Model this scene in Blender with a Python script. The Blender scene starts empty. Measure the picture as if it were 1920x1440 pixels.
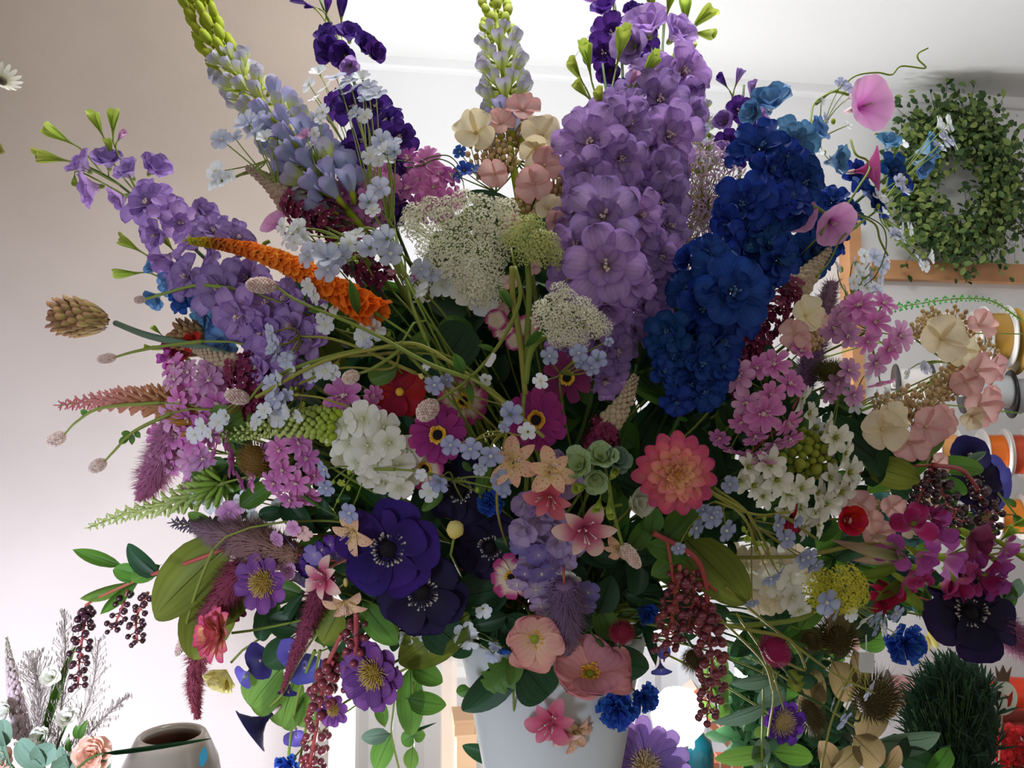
import bpy, math, random
from mathutils import Vector, Matrix
sc = bpy.context.scene
COL = sc.collection
PI = math.pi
R = math.radians
# ---------------------------------------------------------------- camera
FPX = 1500.0
cam_d = bpy.data.cameras.new('camera')
cam = bpy.data.objects.new('camera', cam_d)
COL.objects.link(cam)
cam_d.sensor_width = 36.0
cam_d.lens = 36.0 * FPX / 1920.0
cam_d.clip_start = 0.02
cam.location = (0, 0, 1.6)
cam.rotation_euler = (R(94), 0, R(-8))
sc.camera = cam
CM = Matrix.Translation(cam.location) @ cam.rotation_euler.to_matrix().to_4x4()
CR = CM.to_3x3()
def W(px, py, d):
    return CM @ Vector(((px - 960) / FPX * d, -(py - 720) / FPX * d, -d))
def on_y(px, py, y):
    v = CR @ Vector(((px - 960) / FPX, -(py - 720) / FPX, -1))
    return cam.location + v * ((y - cam.location.y) / v.y)
# ---------------------------------------------------------------- world, light, exposure
sc.view_settings.view_transform = 'Standard'
sc.view_settings.look = 'None'
sc.view_settings.gamma = 1.0
sc.view_settings.use_curve_mapping = False
sc.view_settings.exposure = 0.18
w = bpy.data.worlds.new('World'); sc.world = w; w.use_nodes = True
wn = w.node_tree
bg = wn.nodes['Background']
bg.inputs[0].default_value = (1.0, 0.955, 0.895, 1)
bg.inputs[1].default_value = 0.46
try:
    sc.cycles.max_bounces = 5; sc.cycles.diffuse_bounces = 3; sc.cycles.transmission_bounces = 3
    sc.cycles.glossy_bounces = 2; sc.cycles.transparent_max_bounces = 8
    sc.cycles.use_denoising = True
    sc.cycles.use_adaptive_sampling = True
    sc.cycles.sample_clamp_indirect = 4.0
except Exception: pass
YW = 2.34                                  # back wall
CEIL = on_y(960, 126, YW).z
def area(name, loc, aim, sx, sy, power, col):
    l = bpy.data.lights.new(name, 'AREA'); l.shape = 'RECTANGLE'; l.size = sx; l.size_y = sy
    l.energy = power; l.color = col
    o = bpy.data.objects.new(name, l); COL.objects.link(o); o.location = loc
    o.rotation_euler = (Vector(aim) - Vector(loc)).to_track_quat('-Z', 'Y').to_euler()
    return o
# unseen lamp added overhead to brighten the back wall; daylight comes through the low window
area('back_wall_fill', (0.25, 0.95, CEIL - .07), (0.25, 2.3, 1.2), .9, .25, 14, (1, .98, .95))
area('shopfront_daylight', (-1.6, -1.2, .9), (-.75, 1.7, .8), 1.0, .6, 21, (.7, .78, 1)).data.spread = R(50)
area('window_daylight', (0.1, YW - .04, .42), (0.05, 0.9, 2.3), 1.1, .25, 52, (.97, .98, 1))
area('fence_daylight', (0.2, YW + .35, 2.3), (0.2, YW + 1.2, .6), 2.4, .5, 22, (1, 1, 1))
# ---------------------------------------------------------------- colours and materials
def lin(h):
    h = h.lstrip('#')
    o = []
    for i in (0, 2, 4):
        c = int(h[i:i+2], 16) / 255
        o.append(c / 12.92 if c <= .04045 else ((c + .055) / 1.055) ** 2.4)
    return (*o, 1)
MATS = {}
def M(name, cols, rough=.6, trans=.3, var=.1, edge=None, vein=0, noise=0, spec=.25, freck=None, metal=0, scale=1.0):
    """cols: ramp stops along attribute t ('#hex' list or (pos,'#hex') list)"""
    if name in MATS: return MATS[name]
    m = bpy.data.materials.new(name); m.use_nodes = True
    nt = m.node_tree; N = nt.nodes; L = nt.links
    b = N['Principled BSDF']; out = N['Material Output']
    if isinstance(cols, str): cols = [cols]
    if isinstance(cols[0], str):
        k = max(1, len(cols) - 1); cols = [(i / k, c) for i, c in enumerate(cols)]
    if len(cols) == 1:
        rgb = N.new('ShaderNodeRGB'); rgb.outputs[0].default_value = lin(cols[0][1]); cur = rgb.outputs[0]
    else:
        at = N.new('ShaderNodeAttribute'); at.attribute_name = 't'
        r = N.new('ShaderNodeValToRGB'); L.new(at.outputs['Fac'], r.inputs[0])
        while len(r.color_ramp.elements) < len(cols): r.color_ramp.elements.new(.5)
        for e, (p, c) in zip(r.color_ramp.elements, cols): e.position = p; e.color = lin(c)
        cur = r.outputs[0]
    def mix(fac, a, c2, bt='MIX'):
        x = N.new('ShaderNodeMix'); x.data_type = 'RGBA'; x.blend_type = bt
        for s, v in ((0, fac), (6, a), (7, c2)):
            if isinstance(v, (int, float, tuple)): x.inputs[s].default_value = v
            else: L.new(v, x.inputs[s])
        return x.outputs[2]
    def mathn(op, a, b_=None):
        x = N.new('ShaderNodeMath'); x.operation = op
        for s, v in ((0, a), (1, b_)):
            if v is None: continue
            if isinstance(v, (int, float)): x.inputs[s].default_value = v
            else: L.new(v, x.inputs[s])
        return x.outputs[0]
    if edge or vein:
        au = N.new('ShaderNodeAttribute'); au.attribute_name = 'u'
        ab = mathn('ABSOLUTE', au.outputs['Fac'])
    if edge: cur = mix(mathn('MULTIPLY', mathn('POWER', ab, 3.0), .9), cur, lin(edge))
    if vein:
        s = mathn('POWER', mathn('ABSOLUTE', mathn('SINE', mathn('MULTIPLY', au.outputs['Fac'], 11.0))), 6.0)
        cur = mix(mathn('MULTIPLY', s, vein), cur, (.0, .0, .0, 1) if vein > 0 else (1, 1, 1, 1))
    if noise:
        tc = N.new('ShaderNodeTexCoord'); nz = N.new('ShaderNodeTexNoise'); nz.inputs['Scale'].default_value = 5 * scale
        L.new(tc.outputs['Object'], nz.inputs['Vector'])
        v = mathn('MULTIPLY_ADD', nz.outputs['Fac'], noise * 2); v.node.inputs[2].default_value = 1 - noise
        h = N.new('ShaderNodeHueSaturation'); L.new(cur, h.inputs['Color']); L.new(v, h.inputs['Value']); cur = h.outputs[0]
    if freck:
        tc = N.new('ShaderNodeTexCoord'); vo = N.new('ShaderNodeTexNoise'); vo.inputs['Scale'].default_value = 14
        L.new(tc.outputs['Object'], vo.inputs['Vector'])
        cur = mix(mathn('GREATER_THAN', vo.outputs['Fac'], .64), cur, lin(freck))
    if var:
        oi = N.new('ShaderNodeObjectInfo')
        h = N.new('ShaderNodeHueSaturation'); L.new(cur, h.inputs['Color'])
        v = mathn('MULTIPLY_ADD', oi.outputs['Random'], var * 2); v.node.inputs[2].default_value = 1 - var
        L.new(v, h.inputs['Value'])
        v = mathn('MULTIPLY_ADD', oi.outputs['Random'], .024); v.node.inputs[2].default_value = .488
        L.new(v, h.inputs['Hue']); cur = h.outputs[0]
    L.new(cur, b.inputs['Base Color'])
    b.inputs['Roughness'].default_value = rough; b.inputs['Metallic'].default_value = metal
    b.inputs['Specular IOR Level'].default_value = spec
    if trans:
        tr = N.new('ShaderNodeBsdfTranslucent'); L.new(cur, tr.inputs[0])
        mx = N.new('ShaderNodeMixShader'); mx.inputs[0].default_value = trans
        L.new(b.outputs[0], mx.inputs[1]); L.new(tr.outputs[0], mx.inputs[2]); L.new(mx.outputs[0], out.inputs[0])
    MATS[name] = m
    return m
# ---------------------------------------------------------------- mesh builder
class MB:
    def __init__(s): s.v = []; s.f = []; s.t = []; s.u = []; s.m = []
    def add(s, v, f, t=0.0, u=0.0, mi=0, mat=None):
        o = len(s.v)
        if mat is not None: v = [mat @ Vector(p) for p in v]
        s.v.extend(tuple(p) for p in v)
        s.f.extend(tuple(i + o for i in q) for q in f)
        n = len(v)
        s.t.extend(t if isinstance(t, list) else [t] * n)
        s.u.extend(u if isinstance(u, list) else [u] * n)
        s.m.extend([mi] * len(f))
        return s
    def mesh(s, name, mats, flat=False):
        me = bpy.data.meshes.new(name)
        me.from_pydata(s.v, [], s.f)
        for m in (mats if isinstance(mats, (list, tuple)) else [mats]): me.materials.append(m)
        if max(s.m, default=0): me.polygons.foreach_set('material_index', s.m)
        for nm, d in (('t', s.t), ('u', s.u)):
            a = me.attributes.new(nm, 'FLOAT', 'POINT'); a.data.foreach_set('value', d)
        if not flat: me.polygons.foreach_set('use_smooth', [True] * len(me.polygons))
        me.update()
        return me
def petal(L=1., Wd=.4, a=1., b=.5, a0=10, a1=0, cup=.15, ruf=0, ns=6, nu=5, r0=.04, base=.25, notch=0, ph=0., twist=0, rk=9):
    """a petal reaching out along +X from the flower's axis; a0..a1 elevation in degrees from base to tip"""
    v = []; t = []; u = []; x, z = r0, 0.
    sm = a / (a + b); mxw = (sm ** a) * ((1 - sm) ** b)
    ps = 0
    for i in range(ns + 1):
        s = math.sin(i / ns * PI / 2)
        an = R(a0 + (a1 - a0) * s); ds = (s - ps) * L; ps = s
        x += math.cos(an) * ds; z += math.sin(an) * ds
        w_ = Wd * max((s ** a) * ((1 - s) ** b) / mxw, base * (1 - s) ** .8, .02)
        for j in range(nu):
            q = -1 + 2 * j / (nu - 1)
            zz = z + cup * w_ * q * q * 1.6 + ruf * math.sin(q * rk + ph + s * 3) * s * s
            xx = x - notch * (1 - abs(q)) ** 2 * (s > .93) * L
            v.append((xx - math.sin(an) * cup * w_ * q * q, q * w_, zz)); t.append(s); u.append(q)
    f = [(i * nu + j, i * nu + j + 1, (i + 1) * nu + j + 1, (i + 1) * nu + j) for i in range(ns) for j in range(nu - 1)]
    return v, f, t, u
def rotz(a): return Matrix.Rotation(a, 4, 'Z')
def ring(mb, n, rng, j=.12, off=0, z=0, mi=0, sc_=1., aj=8, **k):
    """one whorl of petals"""
    for i in range(n):
        kk = dict(k); kk['L'] = kk.get('L', 1) * (1 + rng.uniform(-j, j)) * sc_
        kk['Wd'] = kk.get('Wd', .4) * sc_
        kk['a0'] = kk.get('a0', 10) + rng.uniform(-aj, aj); kk['a1'] = kk.get('a1', 0) + rng.uniform(-aj, aj); kk['ph'] = rng.uniform(0, 6)
        v, f, t, u = petal(**kk)
        mb.add(v, f, t, u, mi, Matrix.Translation((0, 0, z)) @ rotz((i + off + rng.uniform(-j, j)) * 2 * PI / n))
def frame(z, spin=0.):
    z = Vector(z).normalized()
    up = Vector((0, 0, 1)) if abs(z.z) < .95 else Vector((0, 1, 0))
    x = up.cross(z).normalized(); y = z.cross(x)
    m = Matrix((x, y, z)).transposed()
    return m @ Matrix.Rotation(spin, 3, 'Z')
def tube(mb, pts, rad, seg=6, mi=0, t0=0., t1=1., cap=True):
    pts = [Vector(p) for p in pts]; n = len(pts)
    if not isinstance(rad, (list, tuple)): rad = [rad] * n
    elif len(rad) == 2 and n != 2: rad = [rad[0] + (rad[1] - rad[0]) * i / (n - 1) for i in range(n)]
    v = []; t = []; X = None
    for i, p in enumerate(pts):
        d = (pts[min(i + 1, n - 1)] - pts[max(i - 1, 0)])
        d = d.normalized() if d.length > 1e-9 else Vector((0, 0, 1))
        if X is None: X = frame(d).col[0].copy()
        X = (X - d * X.dot(d)); X = X.normalized() if X.length > 1e-6 else frame(d).col[0].copy()
        Y = d.cross(X)
        for k in range(seg):
            an = 2 * PI * k / seg
            v.append(p + (X * math.cos(an) + Y * math.sin(an)) * rad[i]); t.append(t0 + (t1 - t0) * i / (n - 1))
    f = [(i * seg + k, i * seg + (k + 1) % seg, (i + 1) * seg + (k + 1) % seg, (i + 1) * seg + k) for i in range(n - 1) for k in range(seg)]
    if cap: f += [tuple(range(seg))[::-1], tuple(range((n - 1) * seg, n * seg))]
    mb.add(v, f, t, 0., mi)
def blob(mb, c, r, sq=(1, 1, 1), seg=8, rings=5, mi=0, mat=None, t=None, bump=0, rng=random):
    v = []; tt = []; f = []
    for i in range(rings + 1):
        th = PI * i / rings
        for k in range(seg):
            an = 2 * PI * k / seg; q = 1 + (rng.uniform(-bump, bump) if bump else 0)
            v.append((c[0] + r * sq[0] * math.sin(th) * math.cos(an) * q, c[1] + r * sq[1] * math.sin(th) * math.sin(an) * q, c[2] + r * sq[2] * math.cos(th) * q))
            tt.append(1 - i / rings if t is None else t)
    f = [(i * seg + k, (i + 1) * seg + k, (i + 1) * seg + (k + 1) % seg, i * seg + (k + 1) % seg) for i in range(rings) for k in range(seg)]
    mb.add(v, f, tt, 0., mi, mat)
def octa(mb, c, r, mi=0, t=0.):
    x, y, z = c
    mb.add([(x + r, y, z), (x - r, y, z), (x, y + r, z), (x, y - r, z), (x, y, z + r), (x, y, z - r)],
           [(0, 2, 4), (2, 1, 4), (1, 3, 4), (3, 0, 4), (2, 0, 5), (1, 2, 5), (3, 1, 5), (0, 3, 5)], t, 0., mi)
def lathe(mb, prof, seg=32, mi=0, sx=1., sy=1., wob=None):
    v = []; t = []; n = len(prof)
    for i, (r, z) in enumerate(prof):
        for k in range(seg):
            an = 2 * PI * k / seg; q = 1 + (wob(an, i / (n - 1)) if wob else 0)
            v.append((r * q * math.cos(an) * sx, r * q * math.sin(an) * sy, z)); t.append(i / (n - 1))
    f = [(i * seg + k, i * seg + (k + 1) % seg, (i + 1) * seg + (k + 1) % seg, (i + 1) * seg + k) for i in range(n - 1) for k in range(seg)]
    mb.add(v, f, t, [2 * (k / seg) - 1 for k in range(seg)] * n, mi)
def box(mb, a, b, mi=0, bev=0):
    x0, y0, z0 = a; x1, y1, z1 = b
    mb.add([(x0, y0, z0), (x1, y0, z0), (x1, y1, z0), (x0, y1, z0), (x0, y0, z1), (x1, y0, z1), (x1, y1, z1), (x0, y1, z1)],
           [(0, 3, 2, 1), (4, 5, 6, 7), (0, 1, 5, 4), (1, 2, 6, 5), (2, 3, 7, 6), (3, 0, 4, 7)], 0., 0., mi)
def bez(p0, p1, p2, n=8):
    return [p0 * (1 - s) ** 2 + p1 * 2 * s * (1 - s) + p2 * s * s for s in (i / n for i in range(n + 1))]
# ---------------------------------------------------------------- things and parts
def obj(name, me, mat=None, parent=None, root=None):
    o = bpy.data.objects.new(name, me); COL.objects.link(o)
    if mat is not None:
        o.location = mat.to_translation(); o.rotation_euler = mat.to_euler(); o.scale = mat.to_scale()
    if parent is not None: o.parent = parent
    return o
class Thing:
    def __init__(s, name, label, cat, loc, group=None):
        s.o = bpy.data.objects.new(name, None); COL.objects.link(s.o)
        s.o.location = loc; s.o.empty_display_size = .01
        s.o['label'] = label; s.o['category'] = cat
        if group: s.o['group'] = group
        s.loc = Vector(loc)
    def part(s, name, me, mat=None, label=None):
        """mat in world space"""
        m = Matrix.Translation(-s.loc) @ (mat if mat is not None else Matrix())
        p = obj(name, me, m, s.o)
        if label: p['label'] = label
        return p
def struct(name, me):
    o = obj(name, me); o['kind'] = 'structure'; return o
def catmull(pts, n=6):
    if len(pts) < 3: n = n * 2
    P = [pts[0] * 2 - pts[1]] + pts + [pts[-1] * 2 - pts[-2]]
    out = []
    for i in range(1, len(P) - 2):
        for k in range(n):
            s = k / n
            out.append(.5 * ((2 * P[i]) + (P[i + 1] - P[i - 1]) * s + (2 * P[i - 1] - 5 * P[i] + 4 * P[i + 1] - P[i + 2]) * s * s + (3 * P[i] - P[i - 1] - 3 * P[i + 1] + P[i + 2]) * s ** 3))
    out.append(P[-2]); return out
# ---------------------------------------------------------------- the room
def wallmat(name, c1, c2, sc1=1.5, rough=.8, weave=False, fine=.03):
    m = bpy.data.materials.new(name); m.use_nodes = True; N = m.node_tree.nodes; L = m.node_tree.links
    b = N['Principled BSDF']; b.inputs['Roughness'].default_value = rough
    tc = N.new('ShaderNodeTexCoord'); nz = N.new('ShaderNodeTexNoise'); nz.inputs['Scale'].default_value = sc1; nz.inputs['Detail'].default_value = 5
    L.new(tc.outputs['Object'], nz.inputs['Vector'])
    r = N.new('ShaderNodeValToRGB'); r.color_ramp.elements[0].position = .38; r.color_ramp.elements[1].position = .62
    r.color_ramp.elements[0].color = lin(c1); r.color_ramp.elements[1].color = lin(c2)
    L.new(nz.outputs['Fac'], r.inputs[0]); L.new(r.outputs[0], b.inputs['Base Color'])
    n2 = N.new('ShaderNodeTexNoise'); n2.inputs['Scale'].default_value = 60; L.new(tc.outputs['Object'], n2.inputs['Vector'])
    bp = N.new('ShaderNodeBump'); bp.inputs['Strength'].default_value = .15; bp.inputs['Distance'].default_value = .003
    L.new(n2.outputs['Fac'], bp.inputs['Height']); L.new(bp.outputs[0], b.inputs['Normal'])
    return m
m_white = wallmat('white_paint', '#e6e7ea', '#ecedf0', 1.2)
m_ceil = wallmat('ceiling_paint', '#e6e7e7', '#ebecec', 1.0)
m_plaster = wallmat('clay_plaster', '#a2958b', '#b9aba1', .9)
m_floor = wallmat('floor_boards', '#8a7a6a', '#9c8b79', 3)
def boxobj(name, a, b, mat, structure=True):
    mb = MB(); box(mb, a, b); o = obj(name, mb.mesh(name, mat, True))
    if structure: o['kind'] = 'structure'
    return o
wz = on_y(1000, 1172, YW).z
wx0 = on_y(640, 1300, YW).x; wx1 = on_y(1425, 1300, YW).x
boxobj('wall_back', (-3.2, YW, wz), (3.6, YW + .12, CEIL), m_white)
mbw = MB(); box(mbw, (-3.2, YW, 0), (wx0, YW + .12, wz)); box(mbw, (wx1, YW, 0), (3.6, YW + .12, wz)); box(mbw, (wx0, YW, 0), (wx1, YW + .12, .25))
struct('wall_back_low', mbw.mesh('wall_back_low', m_white, True)).name = 'wall_back'
boxobj('ceiling', (-3.2, -3.0, CEIL), (3.6, YW + .12, CEIL + .08), m_ceil)
boxobj('floor', (-3.2, -3.0, -.05), (3.6, YW + 2.2, 0), m_floor)
boxobj('wall_right', (3.6, -1.0, 0), (3.72, YW, CEIL), m_white)
# cornice under the ceiling
mb = MB(); zc = CEIL
pr = [(0, 0), (-.022, 0), (-.022, -.026), (-.016, -.034), (0, -.036)]
xs = (-3.2, 3.6)
v = [(x, YW + a, zc + b) for x in xs for a, b in pr]; n = len(pr)
mb.add(v, [(i, (i + 1) % n, n + (i + 1) % n, n + i) for i in range(n)] + [tuple(range(n)), tuple(range(2 * n - 1, n - 1, -1))])
struct('trim_1', mb.mesh('trim', m_white, True))
# low moulding line a little further down the wall
# clay plastered partition on the left, closer than the back wall
pa = W(627, 700, 1.9); pb = W(-260, 700, 1.62)
pa.z = pb.z = 0
dr = (pb - pa).normalized(); nr = Vector((dr.y, -dr.x, 0))
if nr.y < 0: nr = -nr
mb = MB(); q = [pa, pb + dr * .8, pb + dr * .8 + nr * .1, pa + nr * .1]
mb.add([(p.x, p.y, 0) for p in q] + [(p.x, p.y, CEIL) for p in q], [(0, 1, 5, 4), (1, 2, 6, 5), (2, 3, 7, 6), (3, 0, 4, 7), (4, 5, 6, 7), (0, 3, 2, 1)])
struct('wall_left', mb.mesh('wall_left', m_plaster, True))
# window frame and glass
m_frame = M('window_white', '#e8e8e8', trans=0, var=0)
mb = MB(); fw = .035
for a, b in (((wx0, YW - .01, wz - fw), (wx1, YW + .1, wz)), ((wx0, YW - .01, .25), (wx1, YW + .1, .25 + fw)), ((wx0, YW - .01, .25), (wx0 + fw, YW + .1, wz)),
             ((wx1 - fw, YW - .01, .25), (wx1, YW + .1, wz))):
    box(mb, a, b)
wf = Thing('window_1', 'low white framed window behind the bouquet', 'window', ((wx0 + wx1) / 2, YW, .25))
wf.o['kind'] = 'structure'
wf.part('window_frame', mb.mesh('window_frame', m_frame, True))
mg = bpy.data.materials.new('window_glass'); mg.use_nodes = True
nt = mg.node_tree; tb = nt.nodes.new('ShaderNodeBsdfTransparent'); gl = nt.nodes.new('ShaderNodeBsdfGlossy'); gl.inputs['Roughness'].default_value = .02
mx = nt.nodes.new('ShaderNodeMixShader'); mx.inputs[0].default_value = .05
nt.links.new(tb.outputs[0], mx.inputs[1]); nt.links.new(gl.outputs[0], mx.inputs[2]); nt.links.new(mx.outputs[0], nt.nodes['Material Output'].inputs[0])
mb = MB(); box(mb, (wx0 + fw, YW + .045, .25 + fw), (wx1 - fw, YW + .051, wz - fw))
wf.part('window_pane', mb.mesh('window_pane', mg, True))
# white corrugated fence outside
mb = MB(); N_ = 150; x0, x1 = -3.0, 3.0; YF = YW + 1.25; v = []
for i in range(N_ + 1):
    x = x0 + (x1 - x0) * i / N_; k = i % 6; y = YF + (0 if k in (0, 1, 2) else .035)
    v += [(x, y, 0), (x, y, 1.5)]
mb.add(v, [(2 * i, 2 * i + 2, 2 * i + 3, 2 * i + 1) for i in range(N_)])
fo = obj('corrugated_fence', mb.mesh('fence', M('fence_white', '#f2f3f5', trans=0, var=0), True))
fo['label'] = 'bright white corrugated fence outside the low window'; fo['category'] = 'fence'
# wooden rail and post on the back wall
m_wood = wallmat('beech_wood', '#c08a5e', '#cf9b6e', 6, .5)
a = on_y(1672, 488, YW - .03); b = on_y(1990, 536, YW - .03)
zt = a.z; zb = on_y(1672, 523, YW - .03).z
o = boxobj('wooden_rail', (a.x - .05, YW - .035, zb), (3.0, YW, zt), m_wood, False); o['label'] = 'horizontal orange-brown wooden rail fixed below the green wreath'; o['category'] = 'rail'
a = on_y(1588, 415, YW - .05); b = on_y(1614, 545, YW - .05)
o = boxobj('wooden_post', (a.x, YW - .06, on_y(1588, 760, YW - .05).z), (b.x, YW - .001, a.z), m_wood, False); o['label'] = 'short upright wooden post left of the wreath'; o['category'] = 'post'
# shelf board with spools lower right
# ---------------------------------------------------------------- ribbon spools on rods
def spool(px, py, d, r_px, len_px, ribbon, flange, label, hub='#d8d4cc', ang=-22):
    c = W(px, py, d); s = d / FPX; r = r_px * s; l = len_px * s
    T = Thing('ribbon_spool', label, 'ribbon spool', c, 'ribbon spools on the back wall')
    m = Matrix.Translation(c) @ Matrix.Rotation(R(ang), 4, 'Z') @ Matrix.Rotation(R(90), 4, 'Y')
    mf = M('spool_' + flange, flange, rough=.35, trans=0, var=0, spec=.5); mr = M('ribbon_' + ribbon, ribbon, rough=.3, trans=0, var=.03, spec=.5)
    for z in (-l / 2, l / 2):
        mb = MB(); lathe(mb, [(r * .22, z - r * .04), (r, z - r * .04), (r * 1.02, z), (r, z + r * .04), (r * .22, z + r * .04), (r * .22, z - r * .04)], 36)
        T.part('flange', mb.mesh('flange', mf), m)
    mb = MB(); n = max(6, int(l / .006)); prof = [(r * .2, -l / 2)] + [(r * (.76 + .015 * (i % 2)), -l / 2 + l * (i + .5) / n) for i in range(n)] + [(r * .2, l / 2)]
    lathe(mb, prof, 28); T.part('ribbon', mb.mesh('ribbon', mr), m)
    mb = MB(); lathe(mb, [(r * .21, -l / 2 - .01), (r * .21, l / 2 + .01), (r * .14, l / 2 + .01), (r * .14, -l / 2 - .01), (r * .21, -l / 2 - .01)], 20)
    T.part('hub', mb.mesh('hub', M('hub' + hub, hub, trans=0, var=0)), m)
    return T
SP = [(1800, 640, 55, 46, '#d8d2c8', '#e4e0da', 'white ribbon spool with pale flanges beside the cream hydrangea'),
      (1866, 632, 58, 40, '#b08a3a', '#e8e6e4', 'gold ribbon spool between white flanges at the right edge'),
      (1930, 640, 62, 46, '#a8802a', '#caa348', 'shiny gold spool cut off by the right edge of the photo'),
      (1712, 720, 38, 60, '#e2dedc', '#2a2828', 'white ribbon spool with black flanges behind the pink phlox'),
      (1850, 735, 40, 80, '#c8ccd2', '#1d1c1e', 'silver ribbon spool with black flanges right of the pink hydrangea'),
      (1925, 742, 42, 52, '#b9bdc4', '#161618', 'silver ribbon spool with black flanges at the far right'),
      (1775, 846, 40, 36, '#d8965a', '#ded9d4', 'tan orange ribbon spool left of the dark blue bindweed'),
      (1862, 852, 48, 36, '#e2641c', '#e6e0de', 'bright orange ribbon spool between white flanges'),
      (1903, 852, 48, 30, '#c2402c', '#e6e2de', 'red ribbon spool next to the bright orange one'),
      (1890, 968, 42, 42, '#e08a22', '#dcd8d2', 'yellow orange ribbon spool behind the snapdragon tip'),
      (1702, 1296, 36, 66, '#b8848c', '#2a2422', 'dusty pink ribbon spool with dark flanges behind the conifer'),
      (1828, 1302, 36, 66, '#c0592c', '#3a2a20', 'rust orange ribbon spool left of the crowned disc'),
      (1908, 1300, 38, 46, '#e0501a', '#2e2420', 'bright orange ribbon spool right of the crowned disc')]
for k, (x, y, r, l, rb, fl, lab) in enumerate(SP): spool(x, y, 2.16, r, l, rb, fl, lab)
m_rod = M('rod_steel', '#b8b8b8', rough=.3, metal=1, trans=0, var=0)
for y, lab in ((640, 'thin metal rod carrying the gold ribbon spools'), (735, 'thin metal rod carrying the silver ribbon spools'), (852, 'thin metal rod carrying the bright orange spools'), (968, 'thin metal rod carrying the yellow orange spool'), (1299, 'thin metal rod carrying the lowest spools')):
    mb = MB(); tube(mb, [W(1660, y, 2.16), W(2010, y, 2.16)], .004, 10)
    o = obj('spool_rod', mb.mesh('spool_rod', m_rod)); o['label'] = lab; o['category'] = 'rod'
# red shelf and red packages bottom right
mb = MB(); a = W(1790, 1352, 2.2); box(mb, (a.x, YW - .3, a.z - .02), (3.0, YW, a.z)); o = obj('shelf_board', mb.mesh('shelf', M('shelf_red', '#7c2b22', trans=0, var=0)))
o['label'] = 'dark red brown shelf board at the lower right corner'; o['category'] = 'shelf'
# crowned ornament disc
def disc():
    c = W(1879, 1308, 1.5); s = 1.5 / FPX
    T = Thing('crowned_disc', 'white wooden disc with a crown and cut-out figures on a stick', 'plant pick', c)
    m = Matrix.Translation(c) @ frame(CR @ Vector((0, 0, 1))).to_4x4()
    up = CR @ Vector((0, 1, 0)); rt = CR @ Vector((1, 0, 0)); fw_ = CR @ Vector((0, 0, 1))
    B = Matrix((rt, up, fw_)).transposed().to_4x4(); m = Matrix.Translation(c) @ B
    mb = MB(); n = 40; rx, ry, h = 27 * s, 32 * s, .003
    for z in (h, 0): mb.add([(rx * math.cos(2 * PI * k / n), ry * math.sin(2 * PI * k / n), z) for k in range(n)], [tuple(range(n))[::1 if z else -1]])
    mb.add([(rx * math.cos(2 * PI * k / n), ry * math.sin(2 * PI * k / n), z) for z in (0, h) for k in range(n)], [(k, (k + 1) % n, n + (k + 1) % n, n + k) for k in range(n)])
    T.part('disc', mb.mesh('disc', M('disc_white', '#c9cabd', trans=0, var=0), True), m)
    def poly(pts, mat, nm, z0, z1):
        mb = MB(); k = len(pts); P = [(x * s, -y * s) for x, y in pts]
        mb.add([(x, y, z0) for x, y in P] + [(x, y, z1) for x, y in P], [tuple(range(k)), tuple(range(2 * k - 1, k - 1, -1))] + [(i, (i + 1) % k, k + (i + 1) % k, k + i) for i in range(k)])
        T.part(nm, mb.mesh(nm, mat, True), m)
    br = M('crown_brown', '#5a4636', trans=0, var=0)
    poly([(-11, -32), (-14, -60), (-7, -46), (0, -62), (7, -46), (16, -59), (10, -32)], br, 'crown', .001, .004)
    poly([(-13, -15), (-3, -12), (-6, -2), (-10, 5), (-8, 18), (-14, 12), (-16, 0)], M('cut_dark', '#2a1512', trans=0, var=0), 'figure_cutout', h, h + .0006)
    poly([(2, -7), (10, -4), (18, -14), (17, 2), (13, 14), (8, 16), (9, 4)], M('cut_red', '#9a2420', trans=0, var=0), 'figure_cutout', h, h + .0006)
    mb = MB(); tube(mb, [c - up * ry, W(1868, 1500, 1.52)], .0015, 6); T.part('stick', mb.mesh('stick', M('stick_wood', '#c9b48e', trans=0, var=0)), None)
disc()
# ---------------------------------------------------------------- petal materials
m_lilac = M('lilac', [(0, '#d8cf9c'), (.22, '#d4b6d8'), (.7, '#c2a2da'), (1, '#b090d0')], edge='#a684cc', vein=.12, noise=.12, var=.16, trans=.4)
m_lilacd = M('lilac_deep', ['#ccb0d0', '#b090cc', '#a07ec2'], edge='#9674bc')
m_purple = M('purple', ['#8a6a9c', '#5c3494', '#4a2880'], edge='#3e206e', noise=.1)
m_blue = M('deep_blue', ['#6c84c4', '#2650a0', '#1c4494'], edge='#163884', vein=.15, noise=.16, var=.2, trans=.25)
m_sky = M('sky_blue', ['#cfd8e0', '#7aa4cc', '#5e8ebe'], edge='#5484b4')
m_pink = M('phlox_pink', ['#bc4ca0', '#cf74ba', '#e098cc'], edge='#de94ca', noise=.05)
m_pinkp = M('phlox_pale', ['#b870b0', '#d498c6', '#dcaed0'])
m_fmn = M('forget_me_not_blue', ['#a0a8cc', '#c4cade', '#ced4e4'], edge='#b4bcd8', var=.08)
m_fmnd = M('forget_me_not_deep', ['#868eba', '#a4acca', '#acb4d0'], edge='#8e98c0')
m_fmnw = M('forget_me_not_white', ['#dfe3d4', '#e6eaee', '#dfe6ee'])
m_white = M('white_petal', ['#c2c690', '#ecebdc', '#f0efe6'], noise=.05)
m_cream = M('cream_petal', ['#eedca6', '#f2e6c8', '#f0e2c2'], edge='#efe0bc', noise=.04)
m_blush = M('blush_petal', ['#e6b8b2', '#eac4be', '#e8b4b2'], edge='#e6aaaa', noise=.04)
m_mag = M('magenta_petal', ['#6c1250', '#9c2478', '#b43c8e'], vein=.35, edge='#a83488')
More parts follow.
